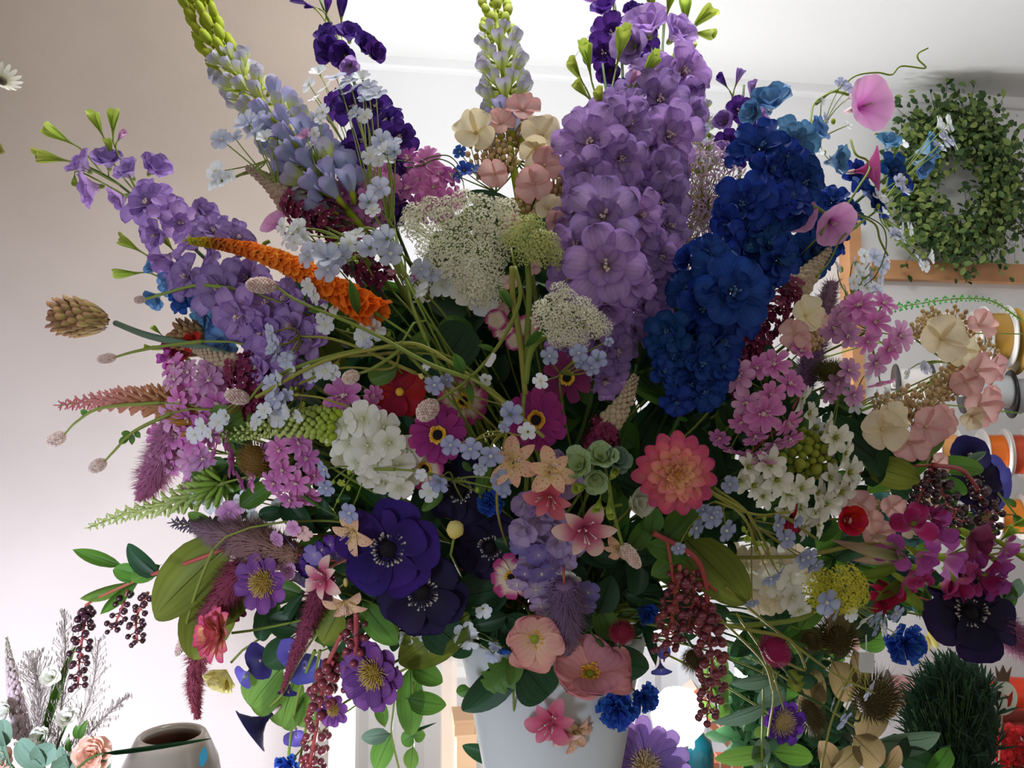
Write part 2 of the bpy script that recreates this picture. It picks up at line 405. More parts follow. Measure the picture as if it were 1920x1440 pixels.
m_magc = M('cream_magenta', [(0, '#e9dcb0'), (.55, '#ecd8c4'), (.8, '#c04c84'), (1, '#b03278')])
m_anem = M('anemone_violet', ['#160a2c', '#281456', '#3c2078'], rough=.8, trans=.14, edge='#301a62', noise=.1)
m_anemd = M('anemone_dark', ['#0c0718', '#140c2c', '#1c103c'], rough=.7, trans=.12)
m_navy = M('bindweed_navy', ['#24203c', '#1c1848', '#221c58'], trans=.2)
m_viol = M('bindweed_violet', ['#8f86c8', '#625aac', '#544c9e'], trans=.35)
m_trum = M('bindweed_pink', [(0, '#7d1f6c'), (.25, '#b04a9c'), (.55, '#d38ec4'), (1, '#dfa6cf')], trans=.4, vein=.12)
m_trumd = M('bindweed_rose', ['#a3286e', '#b23c86', '#c05a98'], trans=.4)
m_dah = M('dahlia_petal', [(0, '#f0c086'), (.5, '#f2b488'), (.78, '#e47a88'), (1, '#d24478')], edge='#d8588a', noise=.03)
m_dah2 = M('dahlia_middle', [(0, '#f2c07c'), (.6, '#f4bc8c'), (.85, '#f09c90'), (1, '#e4708c')], edge='#e88896')
m_dahi = M('dahlia_inner', ['#f2c07c', '#f2bd88', '#f0b48c'])
m_yel = M('soft_yellow', ['#e6cf6a', '#ecdc8a', '#eadf9c'])
m_poppy = M('poppy_salmon', [(0, '#e6c884'), (.3, '#f0c6ac'), (.75, '#eeb2a4'), (1, '#e99e98')], vein=.08, noise=.05)
m_poppyp = M('poppy_pink', [(0, '#e6b070'), (.25, '#e29a9c'), (.7, '#e8a6aa'), (1, '#dc8a98')], vein=.1, noise=.05)
m_peach = M('peach_lily', [(0, '#ecd488'), (.5, '#efc7a2'), (1, '#e8ab96')], freck='#a8604c')
m_lilyp = M('pink_lily', [(0, '#b43a64'), (.45, '#cf6a84'), (.75, '#ecc6ba'), (1, '#efd6c2')], noise=.05)
m_lilyr = M('rose_lily', ['#c84a62', '#d4607a', '#e08e98'])
m_gerb = M('plum_daisy', ['#5a2a70', '#784088', '#865498'], vein=.25, edge='#683680')
m_daisyp = M('purple_aster', ['#7a5c9e', '#9070b4', '#a080be'], vein=.12)
m_must = M('mustard_fluff', ['#8a6a24', '#c8a24a', '#d8b866'])
m_yfl = M('yellow_stamens', ['#c88a1c', '#e8a828', '#f2c24a'], trans=.1)
m_dark = M('dark_centre', '#150e14', trans=0, rough=.8)
m_stam = M('pale_stamens', ['#d8b0b8', '#eed6cc'], trans=.1)
m_wstam = M('white_stamens', ['#d8d2a8', '#f0eedc'], trans=.1)
m_red = M('red_petal', ['#7e1a2c', '#b02038', '#a81e34'], noise=.1)
m_burg = M('burgundy', ['#5a1a34', '#732246', '#862c54'], noise=.15, trans=.2)
m_snap = M('snapdragon', ['#c07aa0', '#b0286a', '#9c1f5c'], edge='#c252a0', noise=.1)
m_snapl = M('snapdragon_light', ['#d8a0b8', '#c060b4', '#b656b0'])
m_wist = M('lupin_blue', ['#c8d4d8', '#b0c0dc', '#aca8d0'], edge='#a494cc', trans=.4)
m_wistg = M('lupin_pale', [(0, '#b4c838'), (.4, '#c8d080'), (.7, '#b9bcc6'), (1, '#a9a0c0')])
m_lime = M('lupin_pod', ['#8e9a20', '#a8b428', '#98a61e'], trans=.25)
m_gbud = M('green_bud', ['#8fa83a', '#a9c044', '#b6c45a'], trans=.35)
m_hell = M('hellebore_green', ['#a3b95a', '#bcd08a', '#a8c6a0'], vein=.15)
m_hellw = M('hellebore_white', ['#c4cc98', '#dde2c6', '#d8dcc8'])
m_corn = M('cornflower', ['#1c2e7c', '#2e54b4', '#3460c0'])
m_wsl = M('wisteria_lilac', ['#dcd2cc', '#c4aed2', '#b69eca'], edge='#aa90c4')
m_wsb = M('wisteria_blue', ['#a898c4', '#8878b4', '#7c6cae'])
m_orange = M('foxtail_orange', [(0, '#a8a41c'), (.14, '#b89a20'), (.24, '#b85a20'), (.4, '#e87a34'), (.46, '#f89a40'), (.8, '#f6882e'), (1, '#f06c20')], trans=.35, noise=.1)
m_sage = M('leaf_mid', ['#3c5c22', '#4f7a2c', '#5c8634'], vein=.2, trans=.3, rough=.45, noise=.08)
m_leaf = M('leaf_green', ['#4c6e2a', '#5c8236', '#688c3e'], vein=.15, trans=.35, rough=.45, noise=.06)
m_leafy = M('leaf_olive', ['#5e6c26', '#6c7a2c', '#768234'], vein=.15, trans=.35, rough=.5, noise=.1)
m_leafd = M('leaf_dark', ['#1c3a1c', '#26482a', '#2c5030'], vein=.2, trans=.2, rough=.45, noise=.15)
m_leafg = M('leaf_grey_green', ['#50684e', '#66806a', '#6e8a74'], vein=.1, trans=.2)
m_stem = M('stem_green', '#7a8a38', trans=0, rough=.55, var=.15)
m_stemd = M('stem_dark', '#3e5a26', trans=0, rough=.6, var=.15)
m_stemo = M('stem_olive', '#8c8a3c', trans=0, rough=.55, var=.15)
m_stemr = M('stem_red', '#a84a44', trans=0, rough=.4, var=.1, spec=.5)
m_berry = M('berry_dark', ['#4a2432', '#34161f', '#40202a'], trans=0, rough=.25, spec=.6, var=.25)
m_berryr = M('berry_red', ['#8a3440', '#702c36', '#5c2a30'], trans=0, rough=.3, spec=.6, var=.25)
m_budt = M('bud_tan', ['#a88e5a', '#cdb27e', '#d8bc94'], trans=.05, rough=.5)
m_lace = M('lace_white', [(0, '#b4c070'), (.45, '#f0efd0'), (1, '#fbf9ea')], trans=.15, rough=.9)
m_laceg = M('lace_green', ['#9aa648', '#ccd682', '#dae09c'], trans=.2)
m_lime2 = M('lime_umbel', ['#aaa828', '#dcd644', '#e6de58'], trans=.2)
m_burn = M('burnet_head', ['#e0b8ac', '#f0dcd0', '#f8ece2'], trans=.1, rough=.4, var=.05)
m_bface = M('buddleja_tip', ['#b49e88', '#b8a288', '#a08c76'], trans=.1)
m_cone = M('cone_scale', ['#6e3c34', '#9a8a48', '#bc8c6c'], trans=.05, edge='#8a4a44', var=.25)
m_amar = M('amaranth_wine', ['#a0485c', '#a04c66', '#94405c'], trans=.4, var=.05)
m_amarp = M('amaranth_pink', ['#b8688c', '#bc7498', '#c07ca0'], trans=.3)
m_amarl = M('amaranth_mauve', ['#b494a4', '#a888a8', '#9a78a4'], trans=.3)
m_amarb = M('amaranth_brown', ['#8c7484', '#a07c7c', '#b48c74'], trans=.3)
m_veri = M('speedwell_pink', [(0, '#b0505c'), (.3, '#cc8482'), (.7, '#c08a5c'), (1, '#a8762c')], trans=.2)
m_verg = M('speedwell_green', ['#a8b868', '#c4cf84', '#7c9c34'], trans=.2)
m_verw = M('foxtail_lime', ['#c6d07c', '#c8d080', '#a0b02c'], trans=.2)
m_fern = M('fern_green', ['#3c8a34', '#4c9a3c', '#6aa454'], trans=.2)
m_tan = M('dried_leaf', ['#6c5e3c', '#8c7c54', '#a8906e'], vein=.1, trans=.35, noise=.15)
m_thist = M('thistle_brown', ['#4a3a20', '#6c6030', '#84803c'], trans=.2)
m_thistr = M('thistle_red', ['#7c1c30', '#b43450', '#c04460'], trans=.1)
m_gomph = M('gomphrena', ['#9c1c4c', '#c8346c', '#d0487c'], trans=.15)
m_aluc = M('mist_mauve', ['#8c7a50', '#c0a2b8', '#cdb0cc'], trans=.3)
m_olig = M('allium_bud', ['#5c6414', '#84902c', '#8e9a34'], trans=.05, rough=.4)
m_pap = M('tag_paper', '#dcdcdc', trans=.1, var=0)

# ---------------------------------------------------------------- blossom meshes (unit radius, opening towards +Z)
def stamens(mb, n, r, h, th, rng, mi=0, tip=True, spread=.25, z=0, rin=0):
    for i in range(n):
        a = rng.uniform(0, 2 * PI); q = r * (rin + (1 - rin) * rng.random() ** .5)
        p = Vector((q * .4 * math.cos(a), q * .4 * math.sin(a), z)); e = Vector((q * math.cos(a), q * math.sin(a), z + h * rng.uniform(.75, 1)))
        tube(mb, [p, (p + e) / 2 + Vector((0, 0, h * .15)), e], th, 3, mi)
        if tip: octa(mb, e, th * 2.2, mi, 1.)
def k_double(p, c, g):
    ring(p, 6, g, L=1.02, Wd=.37, a=1.0, b=.42, a0=30, a1=-12, cup=.3, ruf=.07, ns=7, j=.14, aj=13, nu=7)
    ring(p, 5, g, off=.5, L=.8, Wd=.32, a=1.0, b=.42, a0=50, a1=8, cup=.38, ruf=.06, ns=6, j=.16, aj=13)
    ring(p, 6, g, off=.2, L=.5, Wd=.17, a=1., b=.45, a0=66, a1=25, cup=.4, ruf=.05, ns=4, j=.25, aj=16)
    stamens(c, 8, .16, .42, .02, g)
def k_semi(p, c, g):
    ring(p, 6, g, L=1, Wd=.4, a=.9, b=.4, a0=42, a1=-4, cup=.32, ruf=.08, ns=7, j=.12, aj=12, nu=7)
    ring(p, 5, g, off=.5, L=.6, Wd=.25, a=.9, b=.45, a0=66, a1=25, cup=.4, ruf=.06, ns=5, j=.2, aj=14)
    stamens(c, 6, .14, .4, .022, g)
def k_side(p, c, g):        # half-open cup blossom
    ring(p, 6, g, L=1.15, Wd=.5, a=.8, b=.42, a0=72, a1=25, cup=.3, ruf=.04, ns=5)
    ring(p, 4, g, off=.4, L=.9, Wd=.36, a=.8, b=.42, a0=80, a1=55, cup=.35, ruf=.03, ns=4)
    blob(c, (0, 0, .05), .14, (1, 1, 1.6))
def k_bud(p, c, g):         # freesia-like bud: closed petals around +Z
    ring(p, 3, g, L=1.8, Wd=.5, a=.9, b=.5, a0=76, a1=70, cup=.5, ns=6)
    ring(p, 2, g, off=.6, L=1.6, Wd=.42, a=.9, b=.5, a0=84, a1=88, cup=.5, ns=5)
    tube(c, [(0, 0, -.9), (0, 0, -.3), (0, 0, .25)], [.06, .08, .16], 6)
def k_five(p, c, g):
    ring(p, 5, g, L=1, Wd=.44, a=1.0, b=.38, a0=12, a1=0, cup=.12, ns=4, j=.05, nu=5)
    lathe(c, [(.0, .12), (.1, .13), (.14, .06), (.16, .02)], 8); stamens(c, 5, .16, .16, .03, g, tip=False)
def k_fbell(p, c, g):
    ring(p, 5, g, L=1.1, Wd=.42, a=1.0, b=.38, a0=60, a1=15, cup=.2, ns=4, j=.08)
    tube(c, [(0, 0, -.35), (0, 0, .15)], [.06, .14], 6)
def k_hyd(p, c, g):
    ring(p, 4, g, L=1, Wd=.62, a=.8, b=.36, a0=34, a1=-4, cup=.3, ruf=.05, ns=7, nu=7, j=.1, aj=16)
    blob(c, (0, 0, .06), .1, (1, 1, .8))
def k_star(p, c, g):
    ring(p, 8, g, L=1, Wd=.25, a=1.0, b=.42, a0=30, a1=-4, cup=.25, ns=5, j=.12, nu=4)
    blob(c, (0, 0, .12), .14, (1, 1, .8), 6, 4); stamens(c, 8, .32, .36, .022, g)
def k_phlox(p, c, g):
    ring(p, 5, g, L=1, Wd=.5, a=1.0, b=.36, a0=14, a1=-4, cup=.08, ns=5, j=.07, nu=5, ruf=.03)
    blob(c, (0, 0, .03), .09, (1, 1, .6), 6, 4); stamens(c, 4, .12, .18, .02, g)
def k_lily(p, c, g):
    ring(p, 3, g, L=1.2, Wd=.33, a=.9, b=.75, a0=58, a1=-28, cup=.26, ns=7, j=.1, aj=12)
    ring(p, 3, g, off=.5, L=1.12, Wd=.25, a=.9, b=.85, a0=62, a1=-12, cup=.28, ns=7, j=.1, aj=12)
    stamens(c, 7, .45, .75, .022, g)
def k_allst(p, c, g):       # small white star with pointed petals
    ring(p, 6, g, L=1.15, Wd=.36, a=.8, b=.65, a0=35, a1=0, cup=.3, ns=4, nu=4)
    blob(c, (0, 0, .12), .16, (1, 1, 1), 6, 4); stamens(c, 6, .3, .35, .03, g, tip=False)
def k_lup(p, c, g):         # pea-like lupin floret
    ring(p, 2, g, L=1.25, Wd=.55, a=.7, b=.4, a0=78, a1=60, cup=.45, ns=5)
    ring(p, 2, g, off=.5, L=1.15, Wd=.42, a=.7, b=.45, a0=62, a1=88, cup=.5, ns=5)
    tube(c, [(0, 0, -.5), (0, 0, -.05), (0, 0, .4)], [.07, .16, .1], 6)
def k_pod(p, c, g):
    blob(p, (0, 0, .62), .46, (.8, .8, 1.5), 9, 7, t=.3)
    blob(p, (0, .1, 1.2), .18, (.5, .5, 1.4), 6, 4, t=1.)
    tube(c, [(0, 0, -.4), (0, 0, .1)], [.09, .13], 5)
def k_hood(p, c, g):        # snapdragon
    ring(p, 3, g, L=1.2, Wd=.5, a=.7, b=.36, a0=50, a1=5, cup=.3, ruf=.07, ns=5)
    ring(p, 2, g, off=.3, L=1.1, Wd=.5, a=.7, b=.36, a0=78, a1=55, cup=.4, ruf=.06, ns=5)
    tube(c, [(0, 0, -.7), (0, 0, -.3), (0, 0, .25)], [.1, .18, .2], 7)
def k_wsl(p, c, g):
    ring(p, 4, g, L=1, Wd=.6, a=.8, b=.36, a0=50, a1=18, cup=.3, ruf=.03, ns=5)
    ring(p, 2, g, off=.4, L=.6, Wd=.4, a=.8, b=.4, a0=75, a1=60, cup=.4, ns=4)
    blob(c, (0, 0, .1), .12, (1, 1, 1.4), 6, 4)
def k_mini(p, c, g):        # tiny 4-petal buddleja floret
    ring(p, 4, g, L=1, Wd=.5, a=.9, b=.36, a0=25, a1=0, cup=.15, ns=3, nu=3)
    blob(c, (0, 0, .02), .16, (1, 1, .6), 5, 3)
def k_rose(p, c, g):
    for n_, L_, a0_, a1_, o_ in ((6, 1, 40, 5, 0), (5, .85, 62, 30, .4), (5, .68, 75, 60, .1), (4, .5, 82, 85, .6)):
        ring(p, n_, g, off=o_, L=L_, Wd=.5 * L_ + .1, a=.7, b=.34, a0=a0_, a1=a1_, cup=.35, ruf=.05, ns=5)
    blob(c, (0, 0, .15), .2, (1, 1, 1.2), 6, 4)
KIND = dict(double=k_double, semi=k_semi, side=k_side, bud=k_bud, five=k_five, fbell=k_fbell, hyd=k_hyd, star=k_star, phlox=k_phlox, lily=k_lily,
            allst=k_allst, lup=k_lup, pod=k_pod, hood=k_hood, wsl=k_wsl, mini=k_mini, rose=k_rose)
CEN = dict(double=m_stam, semi=m_stam, side=m_stem, bud=m_stem, five=m_wstam, fbell=m_stem, hyd=m_budt, star=m_stam, phlox=m_wstam, lily=m_stam,
           allst=m_olig, lup=m_lime, pod=m_lime, hood=m_gbud, wsl=m_wstam, mini=m_wstam, rose=m_yfl)
CNAME = dict(side='calyx', bud='calyx', fbell='calyx', lup='calyx', pod='stalk', hood='calyx', star='stamens', lily='stamens', double='stamens', semi='stamens')
cache = {}
def bmesh_of(kind, mat, cmat=None, nvar=3):
    i = random.randrange(nvar); cmat = cmat or CEN[kind]
    key = (kind, mat.name, cmat.name, i)
    if key not in cache:
        g = random.Random(hash(kind) % 1 + i * 7 + len(kind)); p = MB(); c = MB(); KIND[kind](p, c, g)
        cache[key] = (p.mesh(kind + '_petals', mat), c.mesh(kind + '_centre', cmat))
    return cache[key]
def dsh(x, y):
    q = 1 - ((x - 1000) / 900) ** 2 - ((y - 720) / 700) ** 2
    return 1.04 - .29 * math.sqrt(max(0, q))
rnd = random.Random(11); random.seed(5)
def ncam(fx, fy):
    q = fx * fx + fy * fy
    if q > .96: k = math.sqrt(.96 / q); fx *= k; fy *= k; q = .96
    return CR @ Vector((fx, fy, math.sqrt(1 - q)))
def auton(x, y, j=.35):
    return (max(-.75, min(.75, (x - 1000) / 1100)) + rnd.uniform(-j, j), max(-.7, min(.7, (720 - y) / 1100)) + rnd.uniform(-j, j))
def pose(x, y, d, r, n, spin=None, zs=1.):
    s = r * d / FPX
    return Matrix.Translation(W(x, y, d)) @ frame(n, rnd.uniform(0, 6.28) if spin is None else spin).to_4x4() @ Matrix.Diagonal((s, s, s * zs, 1))
def put(T, name, kind, mat, x, y, r, f=None, dz=0., cmat=None, label=None, sub=True):
    d = dsh(x, y) + dz
    f = f or auton(x, y)
    pm, cm = bmesh_of(kind, mat, cmat)
    mt = pose(x, y, d, r, ncam(*f))
    o = T.part(name, pm, mt, label)
    if sub: obj(CNAME.get(kind, 'centre'), cm, None, o)
    return o
VX, VY, VD = 1030, 1165, 1.0
VP = W(VX, VY, VD)
def stem_to_vase(T, p, n, r, mat, name='stem', k=.35):
    r *= .72
    """a stem from world point p (leaving against direction n) down into the vase mouth"""
    e = VP + Vector((rnd.uniform(-.06, .06), rnd.uniform(-.05, .05), -.05))
    L = (p - e).length
    c1 = p - n * L * k * .6; c2 = e + Vector((0, 0, L * .35)) + (p - e) * .15
    pts = [p * (1 - s) ** 3 + c1 * 3 * s * (1 - s) ** 2 + c2 * 3 * s * s * (1 - s) + e * s ** 3 for s in (i / 12 for i in range(13))]
    mb = MB(); tube(mb, pts, [r * .8, r * 1.1], 6); T.part(name, mb.mesh('stem', mat))
def mk(name, label, cat, group=None): return Thing(name, label, cat, VP + Vector((rnd.uniform(-.02, .02), rnd.uniform(-.02, .02), -.05)), group)
def axis(pts, dz=.03):
    return catmull([W(p[0], p[1], dsh(p[0], p[1]) + dz + (p[2] if len(p) > 2 else 0)) for p in pts])
# ---- leaves
leafc = {}
def leafmesh(kind, mat):
    key = (kind, mat.name)
    if key not in leafc:
        mb = MB(); g = random.Random(3)
        a_, b_, w_ = dict(lance=(.8, 1.1, .5), ovate=(.55, .75, .5), oval=(.6, .5, .5), strap=(.4, .6, .5), lobed=(.5, .6, .5))[kind]
        ns, nu = (14, 7) if kind == 'lobed' else (10, 7)
        v, f, t, u = petal(L=1, Wd=w_, a=a_, b=b_, a0=8, a1=-22, cup=.18, ns=ns, nu=nu, r0=0, base=.05, ruf=.015)
        if kind == 'lobed': v = [(x, y * (1 + .28 * math.sin(i // nu * 2.1)), z) for i, (x, y, z) in enumerate(v)]
        mb.add(v, f, t, u); tube(mb, [(-.06, 0, 0), (.3, 0, .035), (.65, 0, .0), (.9, 0, -.08)], [.016, .012, .008, .003], 4)
        mb2 = MB(); mb2.v = [(y, x, z) for x, y, z in mb.v]; mb2.f = [q[::-1] for q in mb.f]; mb2.t, mb2.u, mb2.m = mb.t, mb.u, mb.m
        leafc[key] = mb2.mesh('leaf_' + kind, mat)
    return leafc[key]
def leaf(T, x0, y0, x1, y1, w_px, kind='ovate', mat=None, dz=0., d0=None, tip=0., roll=None, name='leaf', fd=0):
    """leaf from its base pixel to its tip pixel"""
    d = d0 if d0 is not None else dsh((x0 + x1) / 2, (y0 + y1) / 2) + dz
    a = W(x0, y0, d); b = W(x1, y1, d + tip)
    y = (b - a); L = y.length; y.normalize()
    z = CR @ Vector((0, 0, 1)) + CR @ Vector((rnd.uniform(-.4, .4), rnd.uniform(-.2, .5), 0)) if roll is None else CR @ Vector((roll[0], roll[1], 1))
    z = (z - y * z.dot(y)).normalized(); x = y.cross(z)
    w_ = w_px * d / FPX
    m = Matrix((x * w_, y * L, z * L * .8)).transposed().to_4x4(); m = Matrix.Translation(a) @ m
    p = T.part(name, leafmesh(kind, mat or m_leaf)); p.matrix_local = Matrix.Translation(-T.loc) @ m
    return p
# ---- generic explicit multi-blossom stem
def multi(name, label, cat, mat, rows, ax=None, kind='double', dz=0., buds=(), budmat=None, stem=m_stemd, sr=.0032, group=None, part='blossom', sub=True, cmat=None):
    T = mk(name, label, cat, group)
    mats = mat if isinstance(mat, list) else [mat]
    for r_ in rows:
        x, y, r = r_[:3]; o = r_[3] if len(r_) > 3 and r_[3] else {}
        put(T, part, o.get('k', kind), o.get('m', mats[rnd.randrange(len(mats))]), x, y, r, o.get('f'), dz + o.get('dz', 0) + rnd.uniform(-.012, .012), cmat, sub=sub)
    A = axis(ax, .035 + dz) if ax else None
    for b in buds:
        x, y, r, an = b[:4]; mt = b[4] if len(b) > 4 else (budmat or m_gbud)
        f = (.88 * math.cos(R(an)), .88 * math.sin(R(an)))
        put(T, 'bud', 'bud', mt, x, y, r * .62, f, dz)
        if A:
            p0 = W(x, y, dsh(x, y) + dz); q = min(A, key=lambda v: (v - p0).length + (0 if v.z < p0.z else .05))
            q = A[min(len(A) - 1, A.index(q) + 4)]
            mb = MB(); tube(mb, bez(p0 - ncam(*f) * r * .5 * dsh(x, y) / FPX, p0 - ncam(*f) * .02, q, 5), .0011, 5); T.part('bud_stalk', mb.mesh('bud_stalk', m_stem))
    if A:
        mb = MB(); tube(mb, A, [sr * .45, sr * .8], 7); T.part('stem', mb.mesh('stem', stem))
        stem_to_vase(T, A[-1], (A[-2] - A[-1]).normalized(), sr, stem, 'lower_stem')
    elif rows: stem_to_vase(T, W(rows[0][0], rows[0][1], dsh(*rows[0][:2]) + dz + .02), ncam(0, .3), sr, stem)
    return T
# ---- floret dome cluster (phlox heads and the like), florets explicit or scattered
def cluster(name, label, cat, mat, x, y, r, n, fr, kind='star', dz=0., stem=m_stem, group=None, ex=None, cmat=None, sq=1.0, part='floret', tilt=0):
    T = mk(name, label, cat, group); d = dsh(x, y) + dz; s = d / FPX
    c = W(x, y, d + .03); g = rnd
    rows = ex or []
    if not ex:
        for i in range(n):
            a = i * 2.39996 + g.uniform(-.25, .25); q = math.sqrt((i + .5) / n)
            X, Y = q * math.cos(a), q * math.sin(a) * sq
            if tilt: X, Y = X * math.cos(R(tilt)) - Y * math.sin(R(tilt)), X * math.sin(R(tilt)) + Y * math.cos(R(tilt))
            rows.append((x + r * X, y - r * Y, fr * g.uniform(.85, 1.12)))
    mats = mat if isinstance(mat, list) else [mat]
    hub = W(x, y, d + r * s * .9)
    mb = MB()
    for (fx_, fy_, fr_) in rows:
        X, Y = (fx_ - x) / r, (y - fy_) / r; q = min(1, X * X + Y * Y)
        dd = d + r * s * .55 * (1 - math.sqrt(max(0, 1 - q * .95))) + g.uniform(-.006, .006)
        f = (X * .6 + g.uniform(-.25, .25), Y * .6 + g.uniform(-.25, .25))
        pm, cm = bmesh_of(kind, mats[g.randrange(len(mats))], cmat)
        o = T.part(part, pm, pose(fx_, fy_, dd, fr_, ncam(*f))); obj(CNAME.get(kind, 'centre'), cm, None, o)
        tube(mb, bez(W(fx_, fy_, dd + .001), (W(fx_, fy_, dd + .015) + hub) / 2, hub, 3), .0008, 4)
    T.part('branches', mb.mesh('branches', stem))
    stem_to_vase(T, hub, ncam(0, .2), .0022, stem)
    return T
# ---- forget-me-not spray: explicit florets on thin branching stalks
def spray(label, ox, oy, fl, mat=m_fmn, dz=-.015, kind='five', stem=m_stem, name='forget_me_not_spray', cat='forget-me-not', buds=0, root=True, mats=None, through=None):
    T = mk(name, label, cat); O = W(ox, oy, dsh(ox, oy) + dz + .035); mb = MB()
    for q in fl:
        x, y, r = q[:3]; mt = q[3] if len(q) > 3 else (mats[rnd.randrange(len(mats))] if mats else mat)
        d = dsh(x, y) + dz + rnd.uniform(-.01, .01); f = auton(x, y, .4)
        pm, cm = bmesh_of(kind if rnd.random() < .8 or kind != 'five' else 'fbell', mt)
        o = T.part('floret', pm, pose(x, y, d, r, ncam(*f))); obj('centre', cm, None, o)
        p = W(x, y, d); nn = ncam(*f)
        tube(mb, bez(p, (p + O) / 2 - nn * .012 + Vector((rnd.uniform(-.008, .008), 0, rnd.uniform(-.006, .012))), O, 6), [.0006, .0011], 4)
    T.part('branches', mb.mesh('branches', stem))
    if buds:
        mb = MB()
        for i in range(buds):
            q = fl[rnd.randrange(len(fl))]; s = rnd.uniform(.3, .9)
            x = ox + (q[0] - ox) * s + rnd.uniform(-12, 12); y = oy + (q[1] - oy) * s + rnd.uniform(-12, 12); d = dsh(x, y) + dz + .01
            blob(mb, W(x, y, d), rnd.uniform(3, 5) * d / FPX, (1, 1, 1.3), 6, 4)
        T.part('bud_cluster', mb.mesh('buds', m_gbud))
    if root:
        if through:
            P = [O] + [W(x, y, dsh(x, y) + dz + .02) for x, y in through]; P = catmull(P)
            mb = MB(); tube(mb, P, [.0012, .0019], 6); T.part('stem', mb.mesh('stem', stem)); stem_to_vase(T, P[-1], (P[-2] - P[-1]).normalized(), .0019, stem, 'lower_stem')
        else: stem_to_vase(T, O, ncam(0, .4), .0016, stem)
    return T
# ---- dense spike: pts from tip to base, radii in px
def spike(name, label, cat, pts, r0, r1, n, mat, unit='bud', dz=0., ul=1., uw=.34, fwd=50, mat2=None, split=None, kind2='mini', n2=0, r2=None, fs=10, stem=m_stem, pw=1., part='bud_spike', stemr=.0022, tipsmall=.35):
    T = mk(name, label, cat); A = axis(pts, .02 + dz); LN = len(A) - 1
    def at(s):
        k = min(LN - 1, int(s * LN)); q = s * LN - k
        return A[k].lerp(A[k + 1], q), (A[k] - A[k + 1]).normalized()     # tangent points to the tip
    d_ = dsh(*pts[len(pts) // 2][:2]); S = d_ / FPX
    mb = MB(); lim = split or 1.
    for i in range(n):
        s = ((i + .5) / n) ** pw * lim; p, tg = at(s); rr = (r0 + (r1 - r0) * s / lim) * S * rnd.uniform(.9, 1.1)
        an = i * 2.39996; X = frame(tg).col[0]; Y = tg.cross(X)
        o_ = X * math.cos(an) + Y * math.sin(an)
        dirn = (o_ * math.cos(R(fwd)) + tg * math.sin(R(fwd)))
        m = Matrix.Translation(p + o_ * rr * .15) @ frame(dirn, rnd.uniform(0, 6)).to_4x4()
        if unit == 'bud': blob(mb, (0, 0, rr * .5 * ul), rr * .5, (uw, uw, ul), 6, 4, mat=m, t=s)
        elif unit == 'ball': blob(mb, (0, 0, rr * .75), rr * uw, (1, 1, 1.15), 7, 5, mat=m, t=s); tube_m(mb, m, rr * .7, rr * .05, s)
        elif unit == 'scale':
            v, f, t, u = petal(L=rr * 1.1, Wd=rr * .4, a=.8, b=.7, a0=70, a1=85, cup=.5, ns=4, nu=4, r0=0); mb.add(v, f, t, u, 0, m)
        elif unit == 'floret':
            for k in range(4):
                v, f, t, u = petal(L=rr * .62 * rnd.uniform(.8, 1.1), Wd=rr * .36, a=.9, b=.36, a0=50, a1=5, cup=.2, ns=3, nu=4, r0=0); mb.add(v, f, [s] * len(t), u, 0, m @ rotz(k * PI / 2 + .3) @ Matrix.Translation((0, 0, rr * .25)))
    T.part(part, mb.mesh(part, mat))
    if split:
        for i in range(n2):
            s = split * .92 + (1 - split * .92) * ((i + .5) / n2); p, tg = at(s); rr = r2 * S
            an = i * 2.39996; X = frame(tg).col[0]; Y = tg.cross(X); o_ = X * math.cos(an) + Y * math.sin(an)
            if o_.dot(CR @ Vector((0, 0, 1))) < -.45: continue
            pm, cm = bmesh_of(kind2, mat2); z = (o_ + tg * .3).normalized()
            o = T.part('floret', pm, Matrix.Translation(p + o_ * rr * rnd.uniform(.3, 1)) @ frame(z, rnd.uniform(0, 6)).to_4x4() @ Matrix.Scale(fs * S * rnd.uniform(.85, 1.15), 4)); obj('centre', cm, None, o)
    mb = MB(); tube(mb, A, [stemr * .4, stemr], 6); T.part('stem', mb.mesh('stem', stem))
    stem_to_vase(T, A[-1], (A[-2] - A[-1]).normalized(), stemr, stem, 'lower_stem')
    return T
def tube_m(mb, m, l, r, t):
    mb.add([(r, 0, 0), (-r, r, 0), (-r, -r, 0), (r, 0, l), (-r, r, l), (-r, -r, l)], [(0, 1, 4, 3), (1, 2, 5, 4), (2, 0, 3, 5)], t, 0., 0, m)
# ---- amaranth tassel: tapering body with fine bristles
def tassel(name, label, cat, pts, rs, mat, dz=0., dens=2600, hair=.5, stem=m_stemr):
    T = mk(name, label, cat); A = axis(pts, dz); LN = len(A) - 1; S = dsh(*pts[len(pts) // 2][:2]) / FPX
    def rad(s):
        k = s * (len(rs) - 1); i = min(len(rs) - 2, int(k)); return (rs[i] + (rs[i + 1] - rs[i]) * (k - i)) * S
    mb = MB(); tube(mb, A, [rad(i / LN) * .55 for i in range(LN + 1)], 9)
    for i in range(dens):
        s = rnd.random() ** .85; k = min(LN - 1, int(s * LN)); p = A[k].lerp(A[k + 1], s * LN - k); tg = (A[k] - A[k + 1]).normalized()
        X = frame(tg).col[0]; Y = tg.cross(X); an = rnd.uniform(0, 6.28); o_ = X * math.cos(an) + Y * math.sin(an); r = rad(s)
        a = p + o_ * r * .5; b = p + (o_ + tg * rnd.uniform(.1, .9)).normalized() * r * rnd.uniform(.7, 1.15 + hair); sd = tg.cross(o_) * .0006
        mb.add([a + sd, a - sd, a + tg * .0009, b], [(0, 1, 3), (1, 2, 3), (2, 0, 3)], s, 0.)
        if i % 3 == 0: octa(mb, p + o_ * r * rnd.uniform(.6, .85), .0012, 0, s)
    T.part('tassel', mb.mesh('tassel', mat))
    stem_to_vase(T, A[-1], (A[-2] - A[-1]).normalized(), .0022, stem); return T
